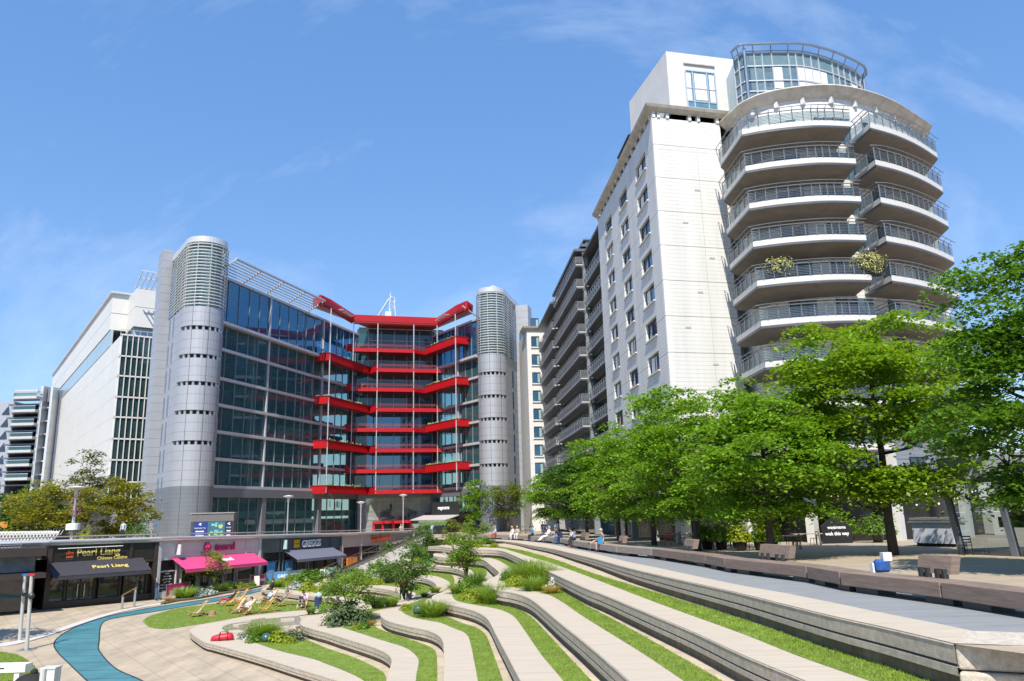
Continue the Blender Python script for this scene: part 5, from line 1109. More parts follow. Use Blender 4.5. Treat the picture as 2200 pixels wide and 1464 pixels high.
# trellis fence, orange sign at far left of the deck
FX = frame(aty(0, 1160, 80)[:2], 22); m = MB(); z = pz(80)
tf = thing('trellis_fence', 'white lattice fence on the deck at the left edge', 'fence', FX(2, 0, z))
for k in range(26): 
    t = -3+k*.3; m.bar(FX(t, 0, z), FX(t+1.1, 0, z+2.2), .05, .04); m.bar(FX(t, .02, z+2.2), FX(t+1.1, .02, z), .05, .04)
m.bar(FX(-3, 0, z+2.25), FX(5.2, 0, z+2.0), .1, .1); m.obj('lattice', white, tf); m = MB(); m.quad(FX(-3, -.3, z), FX(5.2, -.3, z), FX(5.2, -.3, z+2.1), FX(-3, -.3, z+2.1)); m.obj('backing', mat('lattice_backing', (.33, .36, .38), .8, var=.2), tf)
og = thing('direction_sign', 'orange fingerpost sign on a dark pole at the left edge', 'sign', FX(.3, 2, z)); m = MB(); m.box(-1.2, .9, 1.9, 2.1, z+2.6, z+3.2, 0, FX); m.tube([FX(.1, 2, z), FX(.1, 2, z+2.6)], .08, 6, 1); m.obj('board', [mat('orange_sign', (.5, .2, .03), .5, var=.3, vscale=4), DKMET], og)
# ------------------------------------------------------------ steel masts, hand rail, bollard at lower left
for k, (x0, y0, x1, y1, lab) in enumerate(((42, 1378, 54, 1236, 'rear one of two slim steel masts with a blue clamp'), (57, 1397, 68, 1236, 'front one of two slim steel masts with a red clamp'))):
    p = atz(x0, y0, PITZ); t = aty(x1, y1, p.y); T = thing('steel_mast', lab, 'mast', tuple(p), group='steel masts'); m = MB(); m.tube([p, t], [.10, .08], 10); m.obj('pole', mat('mast_grey', (.50, .50, .48), .4, .3), T)
    m = MB(); m.box(p.x-.35, p.x+.35, p.y-.35, p.y+.35, p.z, p.z+.04); m.obj('base_plate', STEEL, T); m = MB(); m.box(t.x-.16, t.x+.22, t.y-.1, t.y+.1, t.z-.03, t.z+.07); m.obj('clamp', mat('clamp_%d' % k, ((.03, .12, .4), (.4, .02, .02))[k], .4), T); m = MB(); q = p.lerp(t, .72); m.ball(tuple(q+V((.12, -.1, 0))), .17, 8); m.obj('spotlight', DKMET, T)
p0, p1 = atz(262, 1309, PITZ), atz(288, 1305, PITZ); T = thing('hand_rail', 'short timber topped steel hand rail on the paving by the restaurant', 'hand rail', tuple(p0)); m = MB()
for p, h in ((p0, .9), (p1, 1.35)): MB().tube([p, p+V((0, 0, h))], .09, 8).obj('post', STEEL, T); m = MB(); m.tube([p0+V((-.1, 0, .95)), p1+V((0, 0, 1.4)), p1+V((.15, 0, 1.4))], .06, 8); m.obj('rail', mat('rail_wood', (.35, .2, .09), .5), T)
p = atz(104, 1497, PITZ); T = thing('white_bollard', 'white boxy service bollard at the bottom left', 'bollard', tuple(p)); m = MB(); m.box(-.27, .27, -.22, .22, 0, 1.02); m.box(-.3, .3, -.25, .25, 1.02, 1.07); m.tube([(-.14, -.28, 0), (-.14, -.28, 1.04)], .1, 10); m.obj('housing', mat('bollard_white', (.52, .53, .53), .5, var=.15, vscale=3), T, world=False, loc=(0, 0, 0))
p = atz(66, 1492, PITZ); m = MB(); m.ball((0, 0, .3), .6, 14, sq=(1.2, 1, .8)); m.ball((.05, 0, .8), .14, 8); o = m.obj('boulder', mat('black_cover', (.012, .012, .013), .85, var=.3, bump=.5), world=False, loc=tuple(p), smooth=True); tag(o, 'dark rounded object half cut off by the bottom edge beside the white bollard', 'ornament')
p = atz(8, 1474, PITZ); m = MB(); m.box(-1.6, .95, -.25, .25, .55, .85); m.box(-1.4, -1.2, -.2, .2, 0, .55, 0); m.box(.5, .7, -.2, .2, 0, .55, 0); m.box(-.6, .1, -.255, -.25, .68, .74, 1); T = thing('sign_plinth', 'white low sign plinth on the corner grass', 'sign', tuple(p)); m.obj('slab', [white, DKMET], T, world=False, loc=(0, 0, 0))
# ------------------------------------------------------------ deckchairs, bin, bag, barriers, boards
def deckchair(sling, wood):
    T = thing('deckchair', 'x', 'deckchair', (0, 0, 0), group='deckchairs on the oval lawn'); a = MB(); w = .3
    for s in (-w, w): a.bar((s, .45, 0), (s, -.65, 1.0), .05, .035)
    a.bar((-w, -.65, 1.0), (w, -.65, 1.0), .05, .04); a.bar((-w, .45, .02), (w, .45, .02), .05, .04); a.obj('back_frame', wood, T, world=False, loc=(0, 0, 0))
    a = MB(); v = w-.05
    for s in (-v, v): a.bar((s, -.6, 0), (s, .6, .42), .05, .035)
    a.bar((-v, .6, .42), (v, .6, .42), .05, .04); a.bar((-v, -.6, .02), (v, -.6, .02), .05, .04); a.obj('seat_frame', wood, T, world=False, loc=(0, 0, 0))
    a = MB(); a.bar((-v-.02, -.25, .62), (-v-.02, -.62, .0), .04, .03); a.bar((v+.02, -.25, .62), (v+.02, -.62, .0), .04, .03); a.obj('prop', wood, T, world=False, loc=(0, 0, 0))
    a = MB(); pr = cat([(-.64, .98), (-.42, .68), (-.15, .32), (.1, .2), (.35, .28), (.58, .43)], 3); n = len(pr)
    vs = [(s, y, z+o) for o in (0, .012) for y, z in pr for s in (-.25, .25)]
    a.add(vs, [(2*i, 2*i+1, 2*i+3, 2*i+2) for i in range(n-1)]+[(2*n+2*i, 2*n+2*i+2, 2*n+2*i+3, 2*n+2*i+1) for i in range(n-1)]); a.obj('sling', sling, T, world=False, loc=(0, 0, 0))
    return T
CW_ = mat('deckchair_wood', (.42, .22, .06), .55, var=.2, vscale=5); YEL = mat('yellow_canvas', (.62, .45, .09), .8, var=.1); CRM = mat('cream_canvas', (.50, .43, .36), .8, var=.1)
d0 = deckchair(YEL, CW_); d1 = deckchair(CRM, CW_)
DCH = [(0, 493, 1302, -60, 'yellow deckchair with a dark clothed sunbather, left of the group'), (0, 513, 1296, -60, 'yellow deckchair just behind the dark clothed sunbather'), (1, 528, 1321, -30, 'cream deckchair under the man in shorts with crossed legs'), (1, 506, 1318, -50, 'empty cream deckchair left of the man in shorts'), (1, 576, 1299, -40, 'cream deckchair under the man with a laptop in pale blue'), (0, 571, 1316, -70, 'empty yellow deckchair in front of the man with a laptop'), (1, 606, 1303, -70, 'cream deckchair with the person holding up an arm'), (1, 650, 1307, 0, 'cream deckchair under the man in a lilac shirt with a laptop'), (1, 422, 1325, -60, 'lone cream deckchair near the left end of the oval lawn')]
u0 = u1 = False
for k, x, y, rz, lab in DCH:
    p = atz(x, y, PITZ+.02)
    if k == 0 and not u0: d0.location = p; d0.rotation_euler = (0, 0, R(rz)+pi); d0['label'] = lab; u0 = True
    elif k == 1 and not u1: d1.location = p; d1.rotation_euler = (0, 0, R(rz)+pi); d1['label'] = lab; u1 = True
    else: dup((d0, d1)[k], p, R(rz)+pi, lab)
p = atz(683, 1315, PITZ); T = thing('litter_bin', 'dark blue litter bin stuffed with bags on the lawn edge', 'bin', tuple(p)); m = MB(); m.tube([(0, 0, 0), (0, 0, .4)], .04, 8); m.lathe([(.0, .35), (.24, .36), (.26, .95), (.22, .95), (.0, .9)], (0, 0, 0), 16); m.obj('body', mat('navy_bin', (.02, .035, .11), .4), T, world=False, loc=(0, 0, 0)); m = MB()
for k in range(9): m.ball((random.uniform(-.15, .15), random.uniform(-.15, .15), .98+random.random()*.25), .12, 8)
m.obj('rubbish', mat('blue_white_bag', (.35, .45, .6), .5, var=.5, vscale=9), T, world=False, loc=(0, 0, 0))
p = atz(477, 1377, TZ[6]); T = thing('holdall_bag', 'red holdall bag with dark straps on the lowest terrace tip', 'bag', (p.x, p.y, p.z+.015), R(12)); m = MB()
pr = [(-.55, .06, .1), (-.5, .13, .2), (-.3, .2, .26), (0, .24, .3), (.3, .25, .33), (.48, .22, .3), (.55, .12, .18)]; n = 14; vs = []
for x, ry, h in pr:
    for j in range(n): a = 2*pi*j/n; vs.append((x, ry*cos(a), max(0, h*.5+h*.62*sin(a))))
m.add(vs, [(i*n+j, i*n+(j+1) % n, (i+1)*n+(j+1) % n, (i+1)*n+j) for i in range(len(pr)-1) for j in range(n)]+[tuple(range(n))[::-1], tuple((len(pr)-1)*n+j for j in range(n))]); o = m.obj('body', mat('red_nylon', (.48, .012, .03), .5, var=.25, vscale=9, bump=.6, bscale=12), T, world=False, loc=(0, 0, 0), smooth=True)
m = MB()
for x in (-.12, .28): m.tube([(x, -.27, .02), (x, -.27, .2), (x, -.12, .36), (x, .12, .36), (x, .27, .2), (x, .27, .02)], .022, 5)
m.tube([(-.12, -.1, .36), (-.05, -.05, .42), (.18, -.05, .42), (.28, -.1, .38)], .02, 5); m.obj('strap', mat('dark_strap', (.02, .02, .04), .6), T, world=False, loc=(0, 0, 0))
p = plz(1888, 1232, .52); T = thing('carrier_bag', 'blue and white bags standing on the nearest bench', 'bag', (p.x+.25, p.y+.3, p.z)); m = MB()
m.box(-.2, .2, -.12, .12, 0, .34); o = m.obj('blue_bag', mat('blue_bag', (.02, .08, .28), .4, var=.3, vscale=8, bump=.5), T, world=False, loc=(0, 0, 0)); o.modifiers.new('b', 'BEVEL').width = .06
m = MB(); m.box(.02, .26, -.1, .1, .3, .52); MB().box(-.3, -.26, -.1, .1, 0, .25).obj('folder', white, T, world=False, loc=(0, 0, 0)); o = m.obj('white_bag', mat('white_bag', (.6, .58, .57), .6, var=.25, vscale=8), T, world=False, loc=(0, 0, 0))
p = atz(456, 1324, PITZ); T = thing('sun_hat', 'brown straw hat and dark cloth left on the lawn', 'hat', (p.x, p.y, p.z+.02)); m = MB(); m.lathe([(.42, .0), (.26, .05), (.2, .3), (0, .36)], (0, 0, 0), 14); m.obj('crown', mat('straw', (.28, .16, .09), .8, var=.3, vscale=9), T, world=False, loc=(0, 0, 0)); m = MB(); m.ball((-.65, .1, .08), .25, 8, sq=(1.4, 1, .4)); m.obj('cloth', DKMET, T, world=False, loc=(0, 0, 0))
def barrier(x0, y0, x1, y1, m_, lab, txt, grp):
    a, b = atz(x0, y0, PITZ), atz(x1, y1, PITZ); fr = frame((a.x, a.y), atan2(b.y-a.y, b.x-a.x)*180/pi); L = (V((b.x, b.y))-V((a.x, a.y))).length
    T = thing('cafe_barrier', lab, 'barrier', tuple(a), group=grp); m = MB(); m.box(.04, L-.04, -.015, .015, PITZ+.15, PITZ+1.0, 0, fr); o = m.obj('canvas', m_, T); m = MB()
    for t in (0, L): MB().tube([fr(t, 0, PITZ), fr(t, 0, PITZ+1.1)], .035, 6).obj('post', STEEL, T)
    m.tube([fr(0, 0, PITZ+1.03), fr(L, 0, PITZ+1.03)], .02, 6); m.obj('top_rail', STEEL, T)
    if txt: text_mesh(txt, .45, WHL, 'letters', o, facemat(fr, L*.3, .02, PITZ+.42, o), .004, bold=.01)
PB_ = mat('pink_canvas', (.52, .015, .16), .7, var=.08); BB_ = mat('blue_canvas', (.06, .22, .46), .7, var=.15)
g = 'pink cafe barriers'; barrier(341, 1282, 353, 1283, PB_, 'short pink barrier end panel near the standing man', '', g); barrier(356, 1284, 407, 1276, PB_, 'pink barrier panel partly hidden by grasses', 'tossed', g); barrier(409, 1275, 456, 1267, PB_, 'pink barrier panel under the yellow green tree', 'tossed', g); barrier(537, 1260, 568, 1257, PB_, 'separate pink barrier panel behind the leaning board', 'tossed', g)
g = 'blue cafe barriers'; barrier(571, 1254, 584, 1253, BB_, 'short blue barrier panel beside the pink one', '', g); barrier(586, 1252, 617, 1250, BB_, 'blue barrier panel left of the bakery door', 'GREGGS', g); barrier(620, 1250, 650, 1246, BB_, 'blue barrier panel nearest the bakery door', 'GREGGS', g); barrier(705, 1241, 722, 1240, BB_, 'blue barrier panel right of the bakery door', '', g)
for k, (x, y, lab) in enumerate(((551, 1261, 'pale A board leaning by the pink barrier'), (692, 1245, 'white A board left of the pair by the bakery'), (702, 1244, 'grey A board right of the pair by the bakery'))):
    p = atz(x, y, PITZ); T = thing('pavement_board', lab, 'A board', tuple(p), R(25), group='A boards'); m = MB()
    for s in (-1, 1): m.hexa([(-.24, s*.28-.02, 0), (.24, s*.28-.02, 0), (.24, s*.28+.02, 0), (-.24, s*.28+.02, 0), (-.24, -.02, 1.0), (.24, -.02, 1.0), (.24, .02, 1.0), (-.24, .02, 1.0)])
    m.obj('board', (mat('board_cream', (.6, .55, .48), .6, var=.4, vscale=6), white, mat('board_grey', (.3, .33, .36), .5))[k], T, world=False, loc=(0, 0, 0))
# teal ball lights on the terraces
for k, (x, y, lab, ti) in enumerate(((572, 1380, 'dark green ball light in the grasses behind the red bag', 6), (899, 1320, 'dark green ball light beside the spiky grass clump', 4), (928, 1208, 'small dark ball light beside the lime shrubs on the upper terrace', 3))):
    p = atz(x, y, TZ[ti]); m = MB(); r = (.27, .3, .26)[k]; m.ball((0, 0, r*.72), r, 16, sq=(1, 1, .9)); tag(m.obj('ball_light', mat('teal_ball', (.03, .09, .085), .3, var=.2), world=False, loc=tuple(p), smooth=True), lab, 'garden light', 'ball lights on the terraces')
# ------------------------------------------------------------ foliage
def leafmat(name, c, var=.22, island=.45, trans=.42): return mat(name, c, .5, var=var, vscale=.9, island=island, trans=trans, spec=.35)
LIMEL = leafmat('lime_leaf', (.14, .27, .018)); LIMEY = leafmat('bright_lime_leaf', (.165, .285, .016)); DEEP = leafmat('deep_green_leaf', (.05, .125, .016)); YELL = leafmat('yellow_green_leaf', (.20, .21, .025)); SPARSE = leafmat('olive_leaf', (.10, .125, .03)); ACER = leafmat('acer_leaf', (.15, .24, .035))
def leaves(cl, per, size, rx, rz, q, up=.6):
    """leaf quads in flat drooping sprays round each centre; vectorised"""
    n = len(cl)*per; C = np.repeat(np.array(cl), per, 0); g = q.normal(0, 1, (n, 3)); p = C+g*np.array([rx, rx, rz])*.5
    p[:, 2] -= .16*rx*(g[:, 0]**2+g[:, 1]**2)*.5
    nn = q.normal(0, .38, (n, 3)); nn[:, 2] = np.abs(nn[:, 2])*.5+up; nn /= np.linalg.norm(nn, axis=1)[:, None]
    t = np.cross(nn, q.normal(0, 1, (n, 3))); t /= np.linalg.norm(t, axis=1)[:, None]; b = np.cross(nn, t); s = (size*(.6+.7*q.random(n)))[:, None]
    vs = np.stack([p-t*s*.55, p+b*s*.36, p+t*s*.55-nn*s*.12, p-b*s*.36], 1).reshape(-1, 3)
    return vs
def leaf_obj(name, vs, m_, parent):
    n = len(vs)//4; me = bpy.data.meshes.new(name); me.vertices.add(4*n); me.vertices.foreach_set('co', vs.astype(np.float32).ravel()); me.loops.add(4*n); me.loops.foreach_set('vertex_index', np.arange(4*n, dtype=np.int32)); me.polygons.add(n); me.polygons.foreach_set('loop_start', np.arange(0, 4*n, 4, dtype=np.int32)); me.update(); me.validate()
    me.materials.append(m_); o = bpy.data.objects.new(name, me); COL.objects.link(o); o.parent = parent; return o
def tree(name, lab, loc, h0, top, rw, m_, seed, group=None, ncl=170, per=62, size=.2, trunk=.2, lean=0, sparse=False, spray=(.95, .3), ry=None):
    """trunk to h0, crown from h0 to top, half width rw"""
    q = np.random.default_rng(seed); T = thing(name, lab, 'tree', loc, 0, group); mb = MB(); ry = ry or rw
    hc = (h0+top)/2; hr = (top-h0)/2; tips = []
    path = [(lean*z/top, .1*sin(z), z) for z in np.linspace(0, top*.82, 7)]; mb.tube(path, [trunk*(1-.75*i/6) for i in range(7)], 8)
    for i in range(16):
        z = h0*.8+(top-h0)*.72*q.random(); a = i*2.4+q.random(); zz = z+(.25+.5*q.random())*hr*.8; el = max(.15, 1-((min(zz, top)-hc)/hr)**2)**.5
        e = V((cos(a)*rw*el*.8+lean*zz/top, sin(a)*ry*el*.8, zz)); s = V((lean*z/top, 0, z)); md = s.lerp(e, .5)+V((0, 0, -.12*hr))
        mb.tube([s, md, e], [trunk*.35, trunk*.22, trunk*.08], 5)
        for j in range(3): e2 = e+V((q.normal(0, .35*rw), q.normal(0, .35*ry), q.normal(.1, .3))); mb.tube([md.lerp(e, .6), e2], [trunk*.12, trunk*.03], 4)
    mb.obj('trunk', BARK, T, world=False, loc=(0, 0, 0), smooth=True)
    cl = []; ph = q.random(6)*6.28
    while len(cl) < ncl:
        d = q.normal(0, 1, 3); d /= np.linalg.norm(d); rr = (.35+.65*q.random()**(.35 if not sparse else .7))
        bump = 1+.16*sin(3*atan2(d[1], d[0])+ph[0])+.14*sin(5*d[2]+ph[1])+.12*sin(4*d[0]+6*d[2]+ph[2])
        p = d*rr*bump*np.array([rw, ry, hr])+np.array([lean*.6, 0, hc])
        if d[2] < -.55: p[2] = hc-hr*(.6+.3*q.random())
        # gaps: drop centres that fall in noisy pockets
        if sin(p[0]*1.9+ph[3])+sin(p[1]*2.1+ph[4])+sin(p[2]*2.3+ph[5]) < (-.9 if not sparse else -.2): continue
        cl.append(p)
    leaf_obj('crown', leaves(cl, per, size, spray[0], spray[1], q), m_, T)
    return T
LT = [(1921, 1193, None, 7.1, .9, (2.3, 12.2), 4.3, LIMEY, 'tall bright lime tree directly behind the blue bag on the bench', .26),
      (1660, 1203, None, 0, 0, (1.9, 8.1), 3.4, LIMEL, 'lime tree just right of the second bench backrest', .22), (1500, 1184, None, 0, 0, (1.9, 10.), 4.2, LIMEL, 'broad lime tree standing left of the red cafe chairs', .24),
      (1406, 1172, None, 0, 0, (1.8, 9.4), 3.9, LIMEL, 'lime tree behind the bench right of the man in shorts', .22), (1330, 1163, None, 0, 0, (1.9, 9.4), 3.8, LIMEL, 'lime tree behind the man in shorts', .22),
      (1262, 1156, None, 0, 0, (2., 9.6), 3.7, DEEP, 'lime tree behind the man crossing his legs on the bench', .2), (1200, 1150, None, 0, 0, (2.1, 8.9), 3.8, LIMEL, 'lime tree behind the navy coat', .2)]
for i, (x, y, _, _, _, (h0, tp), rw, m_, lab, tr) in enumerate(LT):
    p = plz(x, y); tree('lime_tree', lab, tuple(p), h0, tp, rw, m_, 40+i, 'lime trees along the plaza', ncl=[430, 230, 240, 200, 190, 180, 180][i], per=125 if i < 4 else 105, size=.21 if i < 4 else .25, trunk=tr, spray=(1.15, .17))
tree('lime_tree', 'dense deep green lime tree filling the right edge of the picture', (17.9, 25.5, pz(25.5)), 2.0, 10.6, 3.1, leafmat('dark_lime_leaf', (.085, .19, .014)), 71, 'lime trees along the plaza', ncl=300, per=140, size=.17, trunk=.25, spray=(.9, .15))
tree('lime_tree', 'lime tree above the round green shrub by the far bench', tuple(plz(1040, 1143)), 2.4, 9.6, 3.6, LIMEL, 51, 'lime trees along the plaza', ncl=150, per=60, size=.28, trunk=.2)
tree('lime_tree', 'yellower lime tree beside the bicycles in front of the right stair tower', tuple(plz(1092, 1143)), 2.6, 9.0, 3.1, leafmat('pale_lime_leaf', (.13, .18, .03)), 52, 'lime trees along the plaza', ncl=110, per=60, size=.28, trunk=.2, sparse=True)
def dtree(x, Y, *a, **k): d = ray(x, 1130); return tree('deck_tree', a[0], (d.x/d.y*Y, Y, pz(Y)), *a[1:], **k)
g = 'trees on the deck by the white building'
dtree(112, 86, 'wide yellow green tree behind the lamp post with the white collar', 1.2, 7.6, 4.4, YELL, 61, g, 170, 60, .3, .16)
dtree(183, 100, 'tall thin sparse olive tree in front of the white building', 4.5, 12.3, 3.3, SPARSE, 62, g, 80, 40, .3, .16, sparse=True)
dtree(268, 92, 'yellow green tree between the white pillars and the round tower', 1.5, 7.8, 3.0, YELL, 63, g, 130, 60, .3, .16)
dtree(20, 112, 'dark green tree at the left edge under the balconied block', .6, 8.2, 5.2, DEEP, 64, g, 170, 60, .34, .2)
dtree(62, 120, 'dark green tree between the left edge and the yellow tree', .6, 8.0, 5., DEEP, 65, g, 150, 60, .34, .2)
tree('lime_tree', 'tree just outside the left edge that dapples the shaded paving', (-33.2, 40.5, PITZ), 4, 11, 3.6, DEEP, 66, None, 130, 60, .26, .2)
# slender trees among the terraces
def stree(x, y, z, lab, h0, top, rw, seed, m_=ACER, lean=0, n=60, cat_='slender_tree', per=48):
    p = atz(x, y, z) if z is not None else plz(x, y); q = np.random.default_rng(seed); T = thing(cat_, lab, 'small tree', tuple(p), group='slender trees in the planting'); mb = MB(); cl = []
    for i in range(6):
        a = i*1.05+q.random(); e = V((cos(a)*rw*.55+lean, sin(a)*rw*.55, h0+(top-h0)*(.35+.5*q.random()))); md = V((e.x*.25, e.y*.25, e.z*.5)); mb.tube([(0, 0, 0), md, e], [.05, .04, .015], 5)
        for j in range(5): e2 = md.lerp(e, .5+.1*j)+V((q.normal(0, rw*.35), q.normal(0, rw*.35), q.normal(.15, .25))); mb.tube([md.lerp(e, .3+.12*j), e2], [.02, .006], 4)
    mb.obj('stem', BARK, T, world=False, loc=(0, 0, 0))
    while len(cl) < n:
        d = q.normal(0, 1, 3); d /= np.linalg.norm(d); p_ = d*(.3+.7*q.random()**.5)*np.array([rw, rw, (top-h0)/2])+np.array([lean*.8, 0, (h0+top)/2])
        if sin(p_[0]*3+seed)+sin(p_[2]*4+seed) < -.7: continue
        cl.append(p_)
    leaf_obj('crown', leaves(cl, per, .15, .5, .14, q), m_, T); return T
stree(748, 1336, TZ[5], 'slender multi stemmed tree over the dark shrub on the blunt terrace tip', .3, 3.3, 1.45, 81, n=62)
stree(868, 1288, TZ[4], 'small tree over the person in orange on the terraces', .5, 3.6, 1.9, 82, leafmat('mid_acer_leaf', (.09, .17, .03)), n=85)
stree(912, 1204, TZ[3], 'bushy small tree beside the stepped ramp', .3, 3.4, 1.45, 83, leafmat('mid_acer_leaf', (.09, .17, .03)), n=70)
stree(1003, 1252, TZ[3], 'leaning small tree above the bed of lime and long grass', 1.0, 3.2, 1.35, 84, lean=-.3, n=75)
stree(972, 1178, TZ[2], 'small reddish tipped tree left of the two people in black', .2, 3.2, 1.1, 85, leafmat('pale_acer_leaf', (.17, .22, .04)), n=45)
stree(1022, 1158, None, 'round bright green shrub like tree at the end of the benches', .1, 2.4, 1.9, 86, ACER, n=70)
stree(438, 1273, PITZ, 'flat topped yellow green tree in front of the pink awning', 1.0, 3.7, 2.4, 87, leafmat('golden_acer_leaf', (.20, .25, .03)), n=95)
# planting: clumps of blades, leafy mounds, silver cushions
def blades(n, h, r, q, w=.02, droop=.6):
    mb = MB()
    for i in range(n):
        a = q.random()*6.28; s = q.random()**.5*r*.35; L = h*(.6+.55*q.random()); o = V((cos(a)*s, sin(a)*s, 0)); a += q.gauss(0, .4); out = V((cos(a), sin(a), 0)); side = V((-sin(a), cos(a), 0)); dr = droop*(.4+q.random()); pv = None
        for j in range(5):
            t = j/4; p = o+out*(r*dr*t**1.6)+V((0, 0, L*(t-.38*dr*t**3))); ww = w*(1-t*.85)
            cur = (p-side*ww, p+side*ww)
            if pv: mb.add([pv[0], pv[1], cur[1], cur[0]], [(0, 1, 2, 3)])
            pv = cur
    return mb
def mound(n, r, h, q, ls):
    mb = MB()
    for i in range(n):
        d = V((q.gauss(0, 1), q.gauss(0, 1), abs(q.gauss(0, 1)))); d.normalize(); rr = (.55+.5*q.random())*(1+.2*sin(7*d.x+3*d.y)); p = V((d.x*r*rr, d.y*r*rr, d.z*h*rr)); nn = (d+V((q.gauss(0, .5), q.gauss(0, .5), .5))).normalized(); t = nn.orthogonal().normalized(); t.rotate(Matrix.Rotation(q.random()*6.28, 3, nn)); b = nn.cross(t); s = ls*(.6+.8*q.random())
        mb.add([p-t*s*.5, p+b*s*.33, p+t*s*.5, p-b*s*.33], [(0, 1, 2, 3)])
    return mb
Q = random.Random(21)
AGA = leafmat('long_grass_blade', (.19, .29, .045), island=.45); AGD = leafmat('dark_grass_blade', (.10, .18, .04)); LMD = leafmat('lime_mound_leaf', (.24, .30, .015)); GRN = leafmat('fresh_mound_leaf', (.11, .21, .02)); SIL = leafmat('silver_leaf', (.34, .38, .35), trans=.1); DKS = leafmat('dusky_shrub_leaf', (.075, .11, .045), trans=.15); TAN = leafmat('tawny_grass', (.34, .24, .07)); WFL = leafmat('white_flower', (.55, .58, .5), trans=.1)
PM = {}
def pm(k):
    if k not in PM:
        f = {'grass': lambda: (blades(520, .68, .95, Q, .016), AGA, 'tuft of long arching grass'), 'dark': lambda: (blades(420, .62, .8, Q, .016), AGD, 'tuft of dark arching grass'), 'lime': lambda: (mound(700, .6, .6, Q, .15), LMD, 'lime yellow leafy mound'),
             'green': lambda: (mound(800, .65, .75, Q, .15), GRN, 'fresh green leafy mound'), 'silver': lambda: (mound(650, .6, .5, Q, .13), SIL, 'silvery grey cushion plant'), 'shrub': lambda: (mound(1500, .8, .8, Q, .12), DKS, 'dusky dark leaved shrub'),
             'tan': lambda: (blades(300, .6, .7, Q, .014, .9), TAN, 'tawny dry grass tuft'), 'white': lambda: (mound(520, .6, .5, Q, .1), WFL, 'white flowered cushion plant')}[k]
        mb, m_, d = f(); PM[k] = (mb.mesh(k+'_plant', m_), d)
    return PM[k]
KN = {'grass': 'grass_tuft', 'dark': 'grass_tuft', 'lime': 'leafy_plant', 'green': 'leafy_plant', 'silver': 'cushion_plant', 'shrub': 'shrub', 'tan': 'grass_tuft', 'white': 'cushion_plant'}
def bed(where, z, items):
    cnt = {}
    for k, *_ in items: cnt[k] = cnt.get(k, 0)+1
    seen = {}
    xs = {k: sorted(i[1] for i in items if i[0] == k) for k in cnt}
    for k, x, y, w in items:
        me, d = pm(k); p = atz(x, y, z) if z is not None else plz(x, y); dist = p.length; s = w/F0*dist/1.6
        o = bpy.data.objects.new(KN[k], me); COL.objects.link(o); o.location = p+V((0, 0, .02)); o.rotation_euler = (0, 0, Q.random()*6.28); o.scale = (s, s, s*(.85+.3*Q.random()))
        n = cnt[k]; r = xs[k].index(x); pos = '' if n == 1 else (('left ' if r == 0 else 'right ') if n == 2 else ('leftmost ' if r == 0 else 'rightmost ' if r == n-1 else ('middle ' if n == 3 else ['second ', 'third ', 'fourth ', 'fifth '][r-1])))
        tag(o, '%s%s %s' % (pos, d, where), 'plant', 'planting on the terraces')
bed('in the bed at the bend of the third terrace', TZ[2], [('silver', 1096, 1236, 46), ('lime', 1108, 1260, 62), ('grass', 1128, 1252, 100), ('grass', 1160, 1254, 100), ('green', 1090, 1248, 40), ('white', 1196, 1262, 56), ('tan', 1186, 1276, 58), ('grass', 1145, 1270, 76), ('grass', 1140, 1240, 90)])
bed('in the bed under the leaning small tree', TZ[3], [('grass', 984, 1276, 60), ('lime', 1012, 1290, 60), ('green', 1003, 1276, 60), ('lime', 1038, 1297, 46), ('grass', 1062, 1298, 92), ('dark', 1018, 1262, 80), ('silver', 998, 1262, 40)])
bed('beside the dark green ball light', TZ[4], [('lime', 872, 1312, 34), ('grass', 930, 1326, 88), ('tan', 905, 1318, 22)])
bed('at the blunt terrace tip', TZ[5], [('shrub', 738, 1343, 78), ('shrub', 768, 1342, 60), ('dark', 788, 1338, 52), ('lime', 764, 1354, 26), ('tan', 797, 1345, 30), ('green', 780, 1352, 34)])
bed('in the bed behind the red bag', TZ[6], [('silver', 530, 1373, 46), ('grass', 556, 1374, 74), ('green', 545, 1381, 36), ('lime', 600, 1380, 54), ('shrub', 632, 1376, 46), ('lime', 622, 1384, 36), ('grass', 580, 1372, 60)])
bed('on the lowest terrace near the blue barriers', TZ[6], [('lime', 612, 1257, 40), ('grass', 592, 1262, 44), ('silver', 634, 1265, 46), ('green', 655, 1254, 56), ('lime', 662, 1270, 46), ('green', 684, 1249, 50), ('lime', 694, 1273, 44), ('green', 708, 1280, 50), ('green', 632, 1252, 44)])
bed('on the rounded terrace nose by the stepped ramp', TZ[5], [('shrub', 730, 1246, 50), ('green', 762, 1244, 56), ('lime', 748, 1254, 52), ('lime', 772, 1258, 40), ('silver', 742, 1242, 30)])
bed('below the bushy small tree', TZ[4], [('silver', 804, 1243, 46), ('lime', 790, 1256, 36), ('lime', 812, 1257, 36), ('green', 828, 1240, 60), ('green', 808, 1230, 50), ('green', 848, 1230, 50)])
bed('beside the small dark ball light', TZ[3], [('green', 906, 1207, 46), ('lime', 893, 1210, 30), ('silver', 886, 1200, 34), ('green', 922, 1200, 36)])
bed('left of the two people in black', TZ[2], [('lime', 962, 1190, 36), ('green', 978, 1184, 34), ('lime', 1002, 1192, 46), ('silver', 956, 1192, 18)])
bed('right of the two people in black', TZ[1], [('lime', 1028, 1176, 30), ('green', 1040, 1170, 34), ('dark', 1054, 1170, 36), ('lime', 1062, 1177, 26)])
bed('in the bed before the salad shop', PITZ, [('grass', 396, 1287, 66), ('silver', 428, 1284, 44), ('silver', 450, 1279, 40), ('dark', 472, 1274, 50), ('lime', 512, 1266, 36), ('green', 492, 1269, 32), ('green', 540, 1262, 26), ('tan', 362, 1294, 28), ('lime', 528, 1264, 26)])
